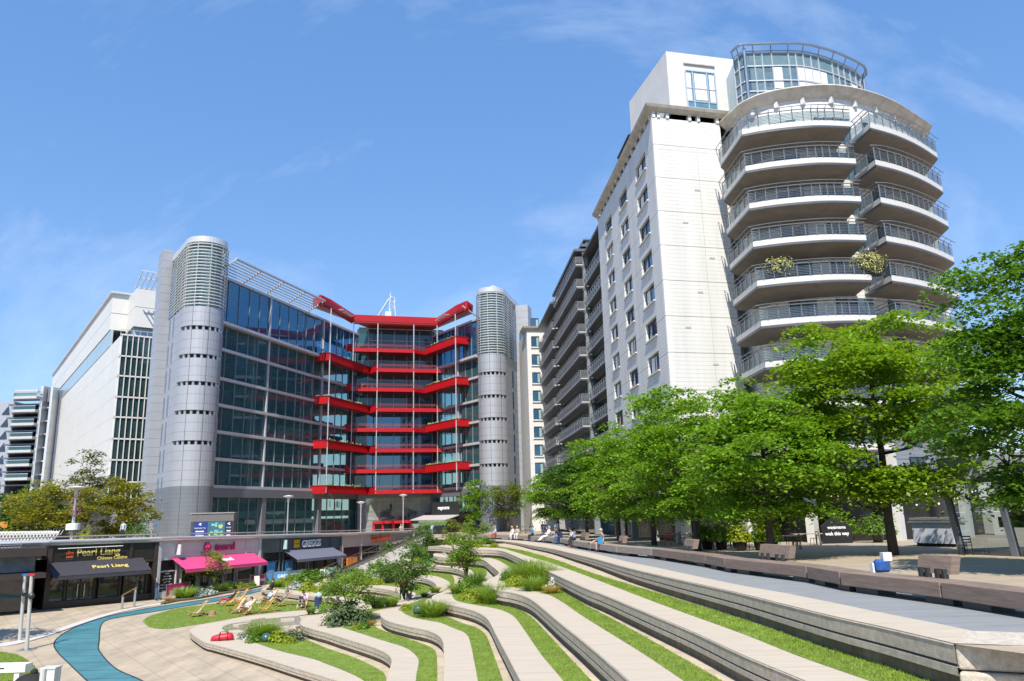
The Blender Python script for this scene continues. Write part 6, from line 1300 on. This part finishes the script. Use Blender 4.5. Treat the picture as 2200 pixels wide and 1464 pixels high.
bed('beside the person in orange', TZ[4], [('dark', 812, 1308, 66), ('grass', 840, 1304, 50), ('dark', 912, 1284, 28), ('grass', 935, 1274, 34)])
bed('behind the litter bin', TZ[6]+.02, [('dark', 668, 1320, 34), ('green', 694, 1320, 26)])
# raised kerb of the bed in front of the salad shop
kk = pp([(345,1298),(372,1289),(420,1280),(470,1271),(520,1263),(556,1257)]); k2 = pp([(345,1301),(378,1294),(430,1287),(480,1277),(530,1269),(562,1261)])
tag(MB().prism([tuple(q) for q in kk]+[tuple(q) for q in k2][::-1], PITZ, PITZ+.12).obj('planting_soil', mat('soil', (.10, .085, .05), .9, var=.3)), kind='structure')
# shrubs on the deck and in tubs by the cafe
def shrub(x, y, Y, w, h, m_, lab, n=900, tub=False, z=None):
    d = ray(x, y); zz = pz(Y) if z is None else z; T = thing('potted_shrub' if tub else 'deck_shrub', lab, 'shrub', (d.x/d.y*Y, Y, zz)); b = .55 if tub else 0
    o = mound(n, w, h, Q, .2).obj('foliage', m_, T, world=False, loc=(0, 0, 0)); o.location = (0, 0, b)
    if tub: m = MB(); m.lathe([(.3, 0), (.42, .6), (.36, .6), (0, .55)], (0, 0, 0), 14); m.obj('tub', BLACK, T, world=False, loc=(0, 0, 0))
shrub(178, 1150, 80, 1.7, 2.3, LMD, 'round yellow green shrub beside the lamp post with the collar', 1200)
shrub(302, 1148, 84, 1.7, 3.2, leafmat('bluish_green_leaf', (.07, .17, .05)), 'feathery fresh green shrub at the foot of the round tower', 1500); shrub(215, 1150, 86, 1.5, 1.7, DEEP, 'dark shrub left of the white pillar', 700); shrub(252, 1150, 88, 1.6, 1.6, DEEP, 'dark shrub right of the white pillar', 700); shrub(120, 1150, 90, 2.2, 1.5, DEEP, 'low dark shrub under the wide yellow green tree', 700)
for x, Y, w, h, m_, lab in ((1518, 50, .9, 1.1, GRN, 'green shrub in a tub at the left of the cafe tables'), (1548, 49, .8, 1.0, AGA, 'pale green shrub in a tub between two cafe shrubs'), (1589, 47, .72, 1.0, LMD, 'round golden shrub in a tub behind the cafe tables'), (1632, 47, .8, .9, GRN, 'green shrub in a tub left of the tall golden one'), (1654, 46, .7, 1.9, LMD, 'tall golden shrub in a tub beside the tree trunk'), (1815, 56, 1.2, 1.3, GRN, 'broad leaved plant behind the house shaped sign'), (1885, 54, 1.3, 1.3, GRN, 'spiky palm like plant behind the big tree trunk')): shrub(x, 1150, Y, w, h, m_, lab, 700, True)
# ------------------------------------------------------------ cafe tables, chairs, stools
def cchair(m_):
    T = thing('cafe_chair', 'x', 'chair', (0, 0, 0)); a = MB(); a.box(-.21, .21, -.21, .21, .44, .47); a.obj('seat', m_, T, world=False, loc=(0, 0, 0))
    for x in (-.19, .19):
        for y in (-.19, .19): a = MB(); a.bar((x*1.15, y*1.15, 0), (x, y, .9 if y > 0 else .45), .03, .03); a.obj('leg', m_, T, world=False, loc=(0, 0, 0))
    a = MB()
    for z in (.6, .72, .86): a.bar((-.2, .2, z), (.2, .2, z), .03, .06)
    a.obj('backrest', m_, T, world=False, loc=(0, 0, 0)); return T
def ctable(m_):
    T = thing('cafe_table', 'x', 'table', (0, 0, 0)); a = MB(); a.box(-.95, .95, -.38, .38, .71, .76); a.obj('table_top', m_, T, world=False, loc=(0, 0, 0))
    for x in (-.8, .8):
        for y in (-.3, .3): a = MB(); a.bar((x, y, 0), (x, y, .71), .05, .05); a.obj('leg', BLACK, T, world=False, loc=(0, 0, 0))
    return T
REDC = mat('red_chair_metal', (.50, .02, .02), .4); tb = ctable(mat('cafe_table_wood', (.36, .28, .21), .6, var=.25)); cr_ = cchair(REDC); cb = cchair(BLACK); used = set()
def put(o, x, y, rz, lab, grp):
    p = plz(x, y)
    if o.name not in used: used.add(o.name); o.location = p; o.rotation_euler = (0, 0, R(rz)); o['label'] = lab; o['group'] = grp
    else: dup(o, p, R(rz), lab)
for i, (x, y, lab) in enumerate(((1442, 1168, 'wooden cafe table farthest left under the lime trees'), (1484, 1170, 'wooden cafe table left of the red chairs'), (1548, 1174, 'long wooden cafe table beside the red chairs'), (1600, 1177, 'wooden cafe table in front of the round golden shrub'), (1690, 1178, 'dark legged cafe table right of the tree trunk'), (1735, 1172, 'cafe table nearest the house shaped sign'))): put(tb, x, y, 4, lab, 'cafe tables under the lime trees')
for x, y, rz, lab in ((1466, 1168, 90, 'red metal chair between the two left cafe tables'), (1496, 1174, 10, 'red metal chair left of the tree trunk'), (1527, 1180, 170, 'red metal chair nearest the benches'), (1570, 1172, -90, 'red metal chair at the right end of the long table'), (1512, 1172, 20, 'red metal chair half hidden by the tree trunk'), (1540, 1170, 0, 'red metal chair behind the long table'), (1435, 1172, 180, 'red metal chair farthest left')): put(cr_, x, y, rz, lab, 'red metal cafe chairs')
for x, y, rz, lab in ((1668, 1178, 90, 'black metal chair left of the dark legged table'), (1712, 1181, -100, 'black metal chair right of the dark legged table'), (1700, 1174, 0, 'black metal chair behind the dark legged table'), (2076, 1193, 180, 'black stool chair before the glazed pavilion'), (1600, 1181, 200, 'black metal chair before the golden shrub'), (1752, 1172, -80, 'black metal chair beside the house shaped sign')): put(cb, x, y, rz, lab, 'black metal cafe chairs')
# bicycles parked by the tower
def bike():
    T = thing('bicycle', 'x', 'bicycle', (0, 0, 0), group='bicycles parked by the round tower'); 
    for s in (-.52, .52): a = MB(); a.tube([(s+.33*cos(t*pi/9), 0, .34+.33*sin(t*pi/9)) for t in range(18)], .02, 5, closed=True); [a.bar((s, 0, .34), (s+.32*cos(t*pi/4), 0, .34+.32*sin(t*pi/4)), .008, .008) for t in range(8)]; a.obj('wheel', BLACK, T, world=False, loc=(0, 0, 0))
    a = MB(); pts_ = [(-.52, 0, .34), (-.15, 0, .85), (.38, 0, .82), (-.05, 0, .32), (-.15, 0, .85)]
    for i in range(4): a.tube([pts_[i], pts_[i+1]], .018, 5)
    a.tube([(-.52, 0, .34), (-.05, 0, .32)], .014, 5); a.tube([(.52, 0, .34), (.36, 0, 1.0)], .018, 5); a.obj('frame', mat('bike_frame', (.35, .35, .36), .35, .5), T, world=False, loc=(0, 0, 0))
    a = MB(); a.tube([(.4, -.28, 1.02), (.34, 0, 1.0), (.4, .28, 1.02)], .015, 5); a.obj('handlebar', BLACK, T, world=False, loc=(0, 0, 0)); a = MB(); a.box(-.3, -.04, -.07, .07, .93, .99); a.tube([(-.15, 0, .85), (-.17, 0, .94)], .014, 5); a.obj('saddle', BLACK, T, world=False, loc=(0, 0, 0)); return T
b0_ = bike(); b0_.location = plz(1108, 1147); b0_.rotation_euler = (0, 0, R(70)); b0_['label'] = 'bicycle parked left of the group behind the two women'
for i, (x, rz, lab) in enumerate(((1116, 80, 'bicycle parked second from the left by the tower'), (1124, 60, 'bicycle parked right of the two women in white'), (1131, 75, 'bicycle parked behind the man in the blue jacket'), (1140, 65, 'bicycle parked beside the standing man in navy'))): dup(b0_, plz(x, 1147), R(rz), lab)
# ------------------------------------------------------------ people
SKIN = mat('skin', (.50, .30, .22), .55, var=.06); SKIND = mat('deep_skin', (.20, .11, .07), .55, var=.06)
def cloth(n, c): return mat('cloth_'+n, c, .85, var=.14, vscale=14, bump=.3, bscale=30)
CL = {k: cloth(k, v) for k, v in dict(navy=(.02, .03, .08), white=(.68, .68, .70), black=(.012, .012, .015), jeans=(.05, .10, .22), blue=(.03, .22, .45), pale_blue=(.38, .48, .62), lilac=(.42, .34, .50), grey=(.20, .20, .22), beige=(.45, .38, .30), orange=(.70, .13, .03), khaki=(.30, .24, .17), print=(.45, .47, .55), red=(.4, .03, .04), sage=(.25, .27, .22)).items()}
HAIRS = {k: mat('hair_'+k, v, .6, var=.2, vscale=20) for k, v in dict(dark=(.02, .014, .01), brown=(.09, .05, .025), grey=(.36, .35, .34), blond=(.42, .30, .13)).items()}
EYE = mat('eye_dark', (.01, .01, .01), .2)
def pose(kind, **k):
    if kind == 'stand':
        J = dict(pel=(0, 0, .94), spi=(0, .01, 1.12), che=(0, 0, 1.33), nec=(0, 0, 1.5), hd0=(0, .02, 1.58), hd1=(0, .03, 1.66), hd2=(0, .02, 1.74))
        for s, n in ((-1, 'l'), (1, 'r')): J.update({n+'sh': (s*.18, 0, 1.43), n+'el': (s*.24, -.03, 1.15), n+'wr': (s*.23, .06, .92), n+'hd': (s*.22, .09, .84), n+'hi': (s*.09, 0, .9), n+'kn': (s*.1, .02, .5), n+'an': (s*.1, -.02, .09), n+'to': (s*.12, .14, .04)})
    elif kind == 'sit':
        ln = k.get('lean', .05); h = k.get('drop', .45)
        J = dict(pel=(0, 0, .11), spi=(0, ln*.4, .29), che=(0, ln*1.0, .48), nec=(0, ln*1.4, .65), hd0=(0, ln*1.6+.03, .73), hd1=(0, ln*1.7+.05, .81), hd2=(0, ln*1.7+.04, .89))
        for s, n in ((-1, 'l'), (1, 'r')): J.update({n+'sh': (s*.18, ln*1.25, .58), n+'el': (s*.23, ln+.08, .32), n+'wr': (s*.12, .3+ln*.5, .28), n+'hd': (s*.09, .38+ln*.5, .28), n+'hi': (s*.09, .03, .1), n+'kn': (s*.13, .45, .1), n+'an': (s*.13, .46, -h+.09), n+'to': (s*.14, .62, -h+.04)})
    else:   # recline
        J = dict(pel=(0, .02, .26), spi=(0, -.14, .36), che=(0, -.30, .54), nec=(0, -.40, .70), hd0=(0, -.42, .78), hd1=(0, -.41, .86), hd2=(0, -.44, .94))
        for s, n in ((-1, 'l'), (1, 'r')): J.update({n+'sh': (s*.18, -.34, .62), n+'el': (s*.24, -.12, .44), n+'wr': (s*.1, .1, .46), n+'hd': (s*.07, .17, .47), n+'hi': (s*.09, .06, .26), n+'kn': (s*.12, .48, .46), n+'an': (s*.13, .72, .09), n+'to': (s*.14, .88, .07)})
    J.update(k.get('j', {})); return J
RAD = dict(pel=(.15, .12), spi=(.135, .105), che=(.155, .11), nec=(.055, .055), hd0=(.075, .08), hd1=(.082, .1), hd2=(.055, .07), sh=(.07, .07), el=(.046, .046), wr=(.031, .031), hd=(.036, .024), hi=(.095, .1), kn=(.06, .062), an=(.042, .045), to=(.042, .03))
ED = [('pel', 'spi'), ('spi', 'che'), ('che', 'nec'), ('nec', 'hd0'), ('hd0', 'hd1'), ('hd1', 'hd2')]+[e for n in 'lr' for e in (('che', n+'sh'), (n+'sh', n+'el'), (n+'el', n+'wr'), (n+'wr', n+'hd'), ('pel', n+'hi'), (n+'hi', n+'kn'), (n+'kn', n+'an'), (n+'an', n+'to'))]
def person(lab, loc, yaw, J, top, legs, hair='dark', shoes='black', arm='top', shin='legs', skin=None, long_hair=False, hat=None, sc=1., cat_='person', extra=None):
    skin = skin or SKIN
    names = list(J); idx = {n: i for i, n in enumerate(names)}
    me = bpy.data.meshes.new('person'); me.from_pydata([J[n] for n in names], [(idx[a], idx[b]) for a, b in ED], [])
    o = bpy.data.objects.new('person', me); COL.objects.link(o)
    bm = bmesh.new(); bm.from_mesh(me); lay = bm.verts.layers.skin.verify(); bm.verts.ensure_lookup_table()
    for n in names:
        b = n if n in RAD else n[1:]; bm.verts[idx[n]][lay].radius = RAD[b]; bm.verts[idx[n]][lay].use_root = n == 'pel'
    bm.to_mesh(me); bm.free()
    o.modifiers.new('s', 'SKIN').use_smooth_shade = True; sb = o.modifiers.new('u', 'SUBSURF'); sb.levels = 1
    dg = bpy.context.evaluated_depsgraph_get(); nm = bpy.data.meshes.new_from_object(o.evaluated_get(dg)); bpy.data.objects.remove(o)
    mats_ = [CL[top], CL[legs], skin, CL[shoes], EYE]
    def mi(a, b):
        k = a if a not in ('pel',) else b; n = b[1:] if b[0] in 'lr' and b not in J or b[0] in 'lr' and b[1:] in ('sh', 'el', 'wr', 'hd', 'hi', 'kn', 'an', 'to') else b
        if n in ('spi', 'che', 'sh', 'el'): return 0
        if n == 'nec': return 0
        if n in ('hd0', 'hd1', 'hd2'): return 2
        if n == 'wr': return 0 if arm == 'top' else 2
        if n == 'hd': return 2
        if n in ('hi', 'kn'): return 1
        if n == 'an': return 1 if shin == 'legs' else 2
        return 3
    S = [(V(J[a]), V(J[b]), mi(a, b)) for a, b in ED]
    vs = [tuple(v.co) for v in nm.vertices]; fs = []; ms = []
    for p in nm.polygons:
        c = p.center; best = min(S, key=lambda s: ((geometry.intersect_point_line(c, s[0], s[1])[0] if 0 <= geometry.intersect_point_line(c, s[0], s[1])[1] <= 1 else (s[0] if geometry.intersect_point_line(c, s[0], s[1])[1] < 0 else s[1]))-c).length)
        fs.append(tuple(p.vertices)); ms.append(best[2])
    bpy.data.meshes.remove(nm)
    mb = MB(); mb.v = vs; mb.f = fs; mb.m = ms
    fd = (V(J['hd1'])-V(J['nec'])).normalized(); hc = V(J['hd1']); fw = V((0, 1, 0)); fw = (fw-fd*fw.dot(fd)).normalized(); rt = fw.cross(fd)
    mb.tube([hc+fw*.085+fd*.02, hc+fw*.118-fd*.025], [.008, .018], 5, 2)
    for s in (-1, 1): mb.ball(tuple(hc+fw*.088+rt*.034*s+fd*.022), .012, 6, 4); mb.ball(tuple(hc+rt*.088*s-fd*.005), .026, 6, 2, (.5, 1, 1.2))
    mb.tube([hc+fw*.088-fd*.052-rt*.025, hc+fw*.094-fd*.054, hc+fw*.088-fd*.052+rt*.025], .007, 4, 4)
    for n, sd in (('l', -1), ('r', 1)):      # five fingers, curled
        w, h = V(J[n+'wr']), V(J[n+'hd']); d = (h-w).normalized(); sx = d.cross(V((0, 0, 1)) if abs(d.z) < .8 else V((0, 1, 0))).normalized(); dn = sx.cross(d)
        for k, L in enumerate((.07, .08, .076, .06)):
            b = h+sx*(k-1.5)*.019; mb.tube([b, b+d*L*.55, b+d*L*.85-dn*L*.35], [.0095, .009, .007], 5, 2)
        b = w.lerp(h, .55)+sx*sd*.03; mb.tube([b, b+d*.03+sx*sd*.025, b+d*.06+sx*sd*.022-dn*.01], [.011, .01, .008], 5, 2)
    mb.m = list(mb.m)
    T = mb.obj('person', mats_, world=False, loc=tuple(loc), smooth=True); T.rotation_euler = (0, 0, R(yaw)); T.scale = (sc,)*3; tag(T, lab, cat_)
    h = MB(); H = hc+fd*.035-fw*.012; n = 12; rows = [(.108, -.055), (.112, 0), (.104, .05), (.07, .092), (0, .108)]
    if long_hair: rows = [(.085, -.2), (.105, -.1)]+rows
    for i, (r, z) in enumerate(rows):
        for j in range(n):
            a = 2*pi*j/n; f = cos(a); zz = z+(.055 if f > .3 and z < .03 else 0); zz = zz if not (f > .3 and z < -.05) else .0
            rr = r*(.93 if f > .3 else 1); h.v.append(tuple(H+rt*sin(a)*rr*.95+fw*f*rr+fd*zz))
    h.f = [(i*n+j, i*n+(j+1) % n, (i+1)*n+(j+1) % n, (i+1)*n+j) for i in range(len(rows)-1) for j in range(n)]; h.m = [0]*len(h.f)
    h.obj('hair', HAIRS[hair], T, world=False, loc=(0, 0, 0), smooth=True)
    if hat: m = MB(); m.tube([H+fd*.05, H+fd*.11], [.125, .1], 12); m.obj('cap', CL[hat], T, world=False, loc=(0, 0, 0))
    for nm_, fn, mt in (extra or []): m = MB(); fn(m); m.obj(nm_, mt, T, world=False, loc=(0, 0, 0))
    return T
def yaw_to(dx, dy): return atan2(-dx, dy)*180/pi
LAPM = mat('laptop_grey', (.07, .07, .075), .4)
def laptop(z, y):
    def f(m): m.box(-.17, .17, y-.11, y+.11, z, z+.018); m.hexa([(-.17, y+.11, z+.01), (.17, y+.11, z+.01), (.17, y+.12, z+.01), (-.17, y+.12, z+.01), (-.17, y+.19, z+.23), (.17, y+.19, z+.23), (.17, y+.2, z+.23), (-.17, y+.2, z+.23)])
    return f
pt = lambda x, y, z: atz(x, y, z)
person('man in navy shirt and jeans standing beside the black restaurant', pt(334, 1291, PITZ), yaw_to(.6, .6), pose('stand', j=dict(rel=(.3, .1, 1.2), rwr=(.12, .25, 1.2), rhd=(.06, .3, 1.2))), 'navy', 'jeans', 'grey', hat='grey')
def seat(x, y, yaw=180): p = pt(x, y, PITZ); a = R(yaw); return V((p.x-sin(a)*.07, p.y+cos(a)*.07, p.z+.15))
person('man in white shirt and shorts reclining with crossed legs in a deckchair', seat(530, 1321, 150), 150, pose('rec', j=dict(rkn=(.02, .46, .58), ran=(-.2, .62, .42), rto=(-.3, .72, .38), lwr=(-.05, .0, .6), lhd=(0, .05, .62))), 'white', 'khaki', arm='top', shin='skin')
person('man in pale blue shirt typing on a laptop in a deckchair', seat(576, 1299, 140), 140, pose('rec', j=dict(nec=(0, -.26, .72), hd0=(0, -.24, .8), hd1=(0, -.22, .88), hd2=(0, -.25, .95), che=(0, -.22, .54))), 'pale_blue', 'khaki', shin='skin', shoes='white', extra=[('laptop', laptop(.52, .2), LAPM)])
person('reclining person in black trousers shading the eyes with one arm', seat(606, 1303, 110), 110, pose('rec', j=dict(rel=(.34, -.3, .86), rwr=(.12, -.3, .96), rhd=(.06, -.28, .94))), 'sage', 'black', 'brown')
person('man in lilac shirt with an open laptop on his knees', seat(650, 1307, 180), 180, pose('rec', j=dict(nec=(0, -.26, .72), hd0=(0, -.24, .8), hd1=(0, -.22, .88), hd2=(0, -.25, .95), che=(0, -.22, .54))), 'lilac', 'grey', shoes='white', extra=[('laptop', laptop(.5, .22), LAPM)])
person('dark clothed person lying back in the yellow deckchair', seat(493, 1302, 120), 120, pose('rec', j=dict(lel=(-.3, -.4, .86), lwr=(-.1, -.5, .94), lhd=(-.04, -.5, .95))), 'black', 'red', 'brown')
p = pt(585, 1268, TZ[6]); person('man in dark suit sitting on the low terrace edge behind the deckchairs', p+V((0, 0, .02)), 120, pose('sit', lean=-.02), 'black', 'black', extra=None)
person('person in white sitting behind the pink barrier with the back to the lawn', pt(405, 1272, PITZ)+V((.2, .9, .45)), 10, pose('sit', lean=.12), 'white', 'beige', 'grey', hat='white')
person('person half hidden behind the pink barrier near the standing man', pt(364, 1281, PITZ)+V((.2, .9, .45)), -20, pose('sit', lean=.1), 'beige', 'navy', 'brown')
p = pt(866, 1286, TZ[4]); person('person in an orange top sitting bent forward on the terrace', p+V((0, 0, .4)), 185, pose('sit', lean=.2), 'orange', 'navy', 'brown', extra=[('bag_strap', lambda m: m.box(-.5, -.25, .1, .4, -.4, -.1), CL['grey'])])
p = pt(880, 1285, TZ[4]); person('person in a blue and white patterned top beside the one in orange', p+V((.1, 0, .4)), 170, pose('sit', lean=.1), 'print', 'navy', 'grey', hat='white')
p = pt(934, 1172.5, TZ[1]); person('person in navy with a backpack sitting on the terrace near the stairs', p+V((0, 0, .02)), 120, pose('sit', lean=.16, j=dict(hd1=(0, .36, .74), hd2=(0, .38, .81), hd0=(0, .31, .68))), 'navy', 'jeans', extra=[('backpack', lambda m: m.ball((0, -.2, .45), .22, 10, sq=(.9, .8, 1.2)), CL['black'])])
p = pt(1000, 1179, TZ[1]); person('person all in black hunched over on the terrace, left of the pair', p+V((0, .25, .02)), 130, pose('sit', lean=.14), 'black', 'black')
p = pt(1013, 1179.5, TZ[1]); person('person in a black top and grey trousers at the right of the crouching pair', p+V((0, .25, .02)), 120, pose('sit', lean=.12, j=dict(rkn=(.14, .38, .3), ran=(.14, .42, -.1))), 'black', 'grey')
person('man in pale blue shirt walking with a phone at his ear', plz(928, 1153.5), 170, pose('stand', j=dict(lel=(-.34, .1, 1.34), lwr=(-.14, .1, 1.58), lhd=(-.1, .09, 1.63), rel=(.3, -.08, 1.18), rwr=(.16, .06, 1.05), rhd=(.1, .1, 1.02), rkn=(.1, .1, .5), ran=(.1, .12, .09), rto=(.1, .28, .04))), 'pale_blue', 'grey', 'brown')
p = aty(861, 1150, 117); person('person in a beige jacket walking to the red doors', V((p.x, 117, pz(117))), 10, pose('stand'), 'beige', 'grey', 'grey')
# sitters on the benches: (x, y) of the bench top edge where they sit
def bseat(x, y, f=.28): p = plz(x, y, .52); return p+V((f, .12, .0))
person('woman in a pale blue top sitting sideways on the far bench', bseat(1060, 1149.5), 110, pose('sit', lean=.04), 'pale_blue', 'red', 'blond', long_hair=True)
person('woman in white with long fair hair on the bench, left of the pair', bseat(1098, 1150.2), 130, pose('sit', lean=.1, j=dict(rkn=(.02, .46, .2), ran=(-.16, .6, -.12), rto=(-.22, .74, -.14))), 'white', 'white', 'blond', shoes='white', long_hair=True)
person('person in cream with folded arms on the bench, right of the pair', bseat(1107, 1150.6), 150, pose('sit', lean=.05), 'beige', 'white', 'blond', long_hair=True)
person('man in a bright blue jacket leaning forward on the bench', bseat(1139, 1152.), 125, pose('sit', lean=.16), 'blue', 'black')
person('man in white lounging back with stretched legs on the bench', bseat(1170, 1154), 115, pose('sit', lean=-.14, j=dict(lkn=(-.13, .5, .02), lan=(-.13, .86, -.28), lto=(-.14, 1.0, -.3), rkn=(.13, .52, .04), ran=(.13, .9, -.3), rto=(.13, 1.04, -.3))), 'white', 'white', 'grey', shoes='grey')
person('person in a dark vest sitting behind the man in white', bseat(1162, 1153, .6), -60, pose('sit', lean=.02), 'navy', 'grey', skin=SKIND)
person('man standing in navy with dark trousers behind the bench', plz(1150, 1156)+V((1.2, 1.6, 0)), 200, pose('stand'), 'navy', 'black')
person('second man standing in dark navy, overlapping the first', plz(1144, 1155)+V((1.3, 2.2, 0)), 30, pose('stand', j=dict(rel=(.26, .1, 1.2), rwr=(.1, .2, 1.25), rhd=(.04, .24, 1.26))), 'navy', 'navy', 'brown')
person('man standing in a pale blue shirt behind the bench', plz(1172, 1158)+V((1.3, 1.4, 0)), 20, pose('stand'), 'pale_blue', 'beige')
person('person in a long navy coat sitting bowed on the bench', bseat(1196, 1156.5), 120, pose('sit', lean=.2), 'navy', 'jeans', 'brown', extra=[('coat_tail', lambda m: m.hexa([(-.3, -.1, -.5), (.02, -.1, -.5), (.02, .25, -.5), (-.3, .25, -.5), (-.26, -.1, .45), (.0, -.1, .5), (.0, .18, .5), (-.26, .18, .45)]), CL['navy'])])
person('man in a pale shirt and dark trousers resting his chin on his hand', bseat(1228, 1162), 115, pose('sit', lean=.22, j=dict(lel=(-.16, .4, .3), lwr=(-.06, .42, .55), lhd=(-.04, .42, .6))), 'pale_blue', 'black', 'dark', shoes='red')
person('man in grey shirt and navy shorts sitting with one leg crossed', bseat(1286, 1169), 100, pose('sit', lean=.02, j=dict(lel=(-.24, -.02, .34), lwr=(-.28, .06, .12), lhd=(-.28, .1, .06), rkn=(.1, .48, .2), ran=(-.06, .86, .02), rto=(-.06, 1.0, .06))), 'grey', 'navy', 'grey', arm='skin', shin='skin', extra=[('carrier_bag', lambda m: m.box(-.42, -.2, .12, .42, .0, .42), CL['blue'])])
person('person in a floral top standing by the deck rail near the round tower', aty(264, 1143, 71)*1.0-V((0, 0, .75)), 180, pose('stand'), 'print', 'navy', 'brown', hat='black')
# ------------------------------------------------------------ light, sky, film
EL, SX, SY = R(51), -.13, -.9915
s = V((SX*cos(EL), SY*cos(EL), sin(EL))).normalized()
sl = bpy.data.lights.new('sun', 'SUN'); sl.energy = 4.8; sl.angle = R(.5); sl.color = (1, .93, .81); so = bpy.data.objects.new('sun', sl); COL.objects.link(so)
so.rotation_euler = s.to_track_quat('Z', 'Y').to_euler()
w = bpy.data.worlds.new('World'); scn.world = w; w.use_nodes = True; N = w.node_tree.nodes; L = w.node_tree.links
bgn = N['Background']; sky = N.new('ShaderNodeTexSky'); sky.sky_type = 'NISHITA'; sky.sun_disc = False; sky.sun_elevation = EL; sky.sun_rotation = atan2(SX, SY); sky.air_density = 1.15; sky.dust_density = .0; sky.ozone_density = 2.6; sky.altitude = 50
tc = N.new('ShaderNodeTexCoord')
def cloudmask(scale, rot, lo, hi, det):
    mp = N.new('ShaderNodeMapping'); mp.inputs['Scale'].default_value = scale; mp.inputs['Rotation'].default_value = rot; L.new(tc.outputs['Generated'], mp.inputs['Vector'])
    n = N.new('ShaderNodeTexNoise'); n.inputs['Scale'].default_value = 1.6; n.inputs['Detail'].default_value = det; n.inputs['Roughness'].default_value = .62; n.inputs['Distortion'].default_value = .4; L.new(mp.outputs[0], n.inputs['Vector'])
    r = N.new('ShaderNodeMapRange'); r.inputs['From Min'].default_value = lo; r.inputs['From Max'].default_value = hi; L.new(n.outputs['Fac'], r.inputs['Value']); return r.outputs['Result']
m1 = cloudmask((1.4, 5.5, 2.2), (.3, .5, .75), .5, .95, 7)
mx = N.new('ShaderNodeMix'); mx.data_type = 'RGBA'; mu = N.new('ShaderNodeMath'); mu.operation = 'MULTIPLY'; mu.inputs[1].default_value = .4; L.new(m1, mu.inputs[0]); L.new(mu.outputs[0], mx.inputs['Factor'])
hs = N.new('ShaderNodeMix'); hs.data_type = 'RGBA'; hs.inputs['Factor'].default_value = .52; hs.inputs[7].default_value = (.52, 1.6, 4.0, 1); L.new(sky.outputs[0], hs.inputs[6]); L.new(hs.outputs[2], mx.inputs[6]); mx.inputs[7].default_value = (6.0, 6.6, 7.4, 1); L.new(mx.outputs[2], bgn.inputs['Color']); bgn.inputs['Strength'].default_value = .14
scn.view_settings.view_transform = 'Standard'; scn.view_settings.look = 'None'; scn.view_settings.gamma = 1; scn.view_settings.exposure = .58
scn.cycles.max_bounces = 8; scn.cycles.transparent_max_bounces = 16; scn.cycles.caustics_reflective = False; scn.cycles.caustics_refractive = False; scn.cycles.sample_clamp_indirect = 6
bpy.context.view_layer.update()
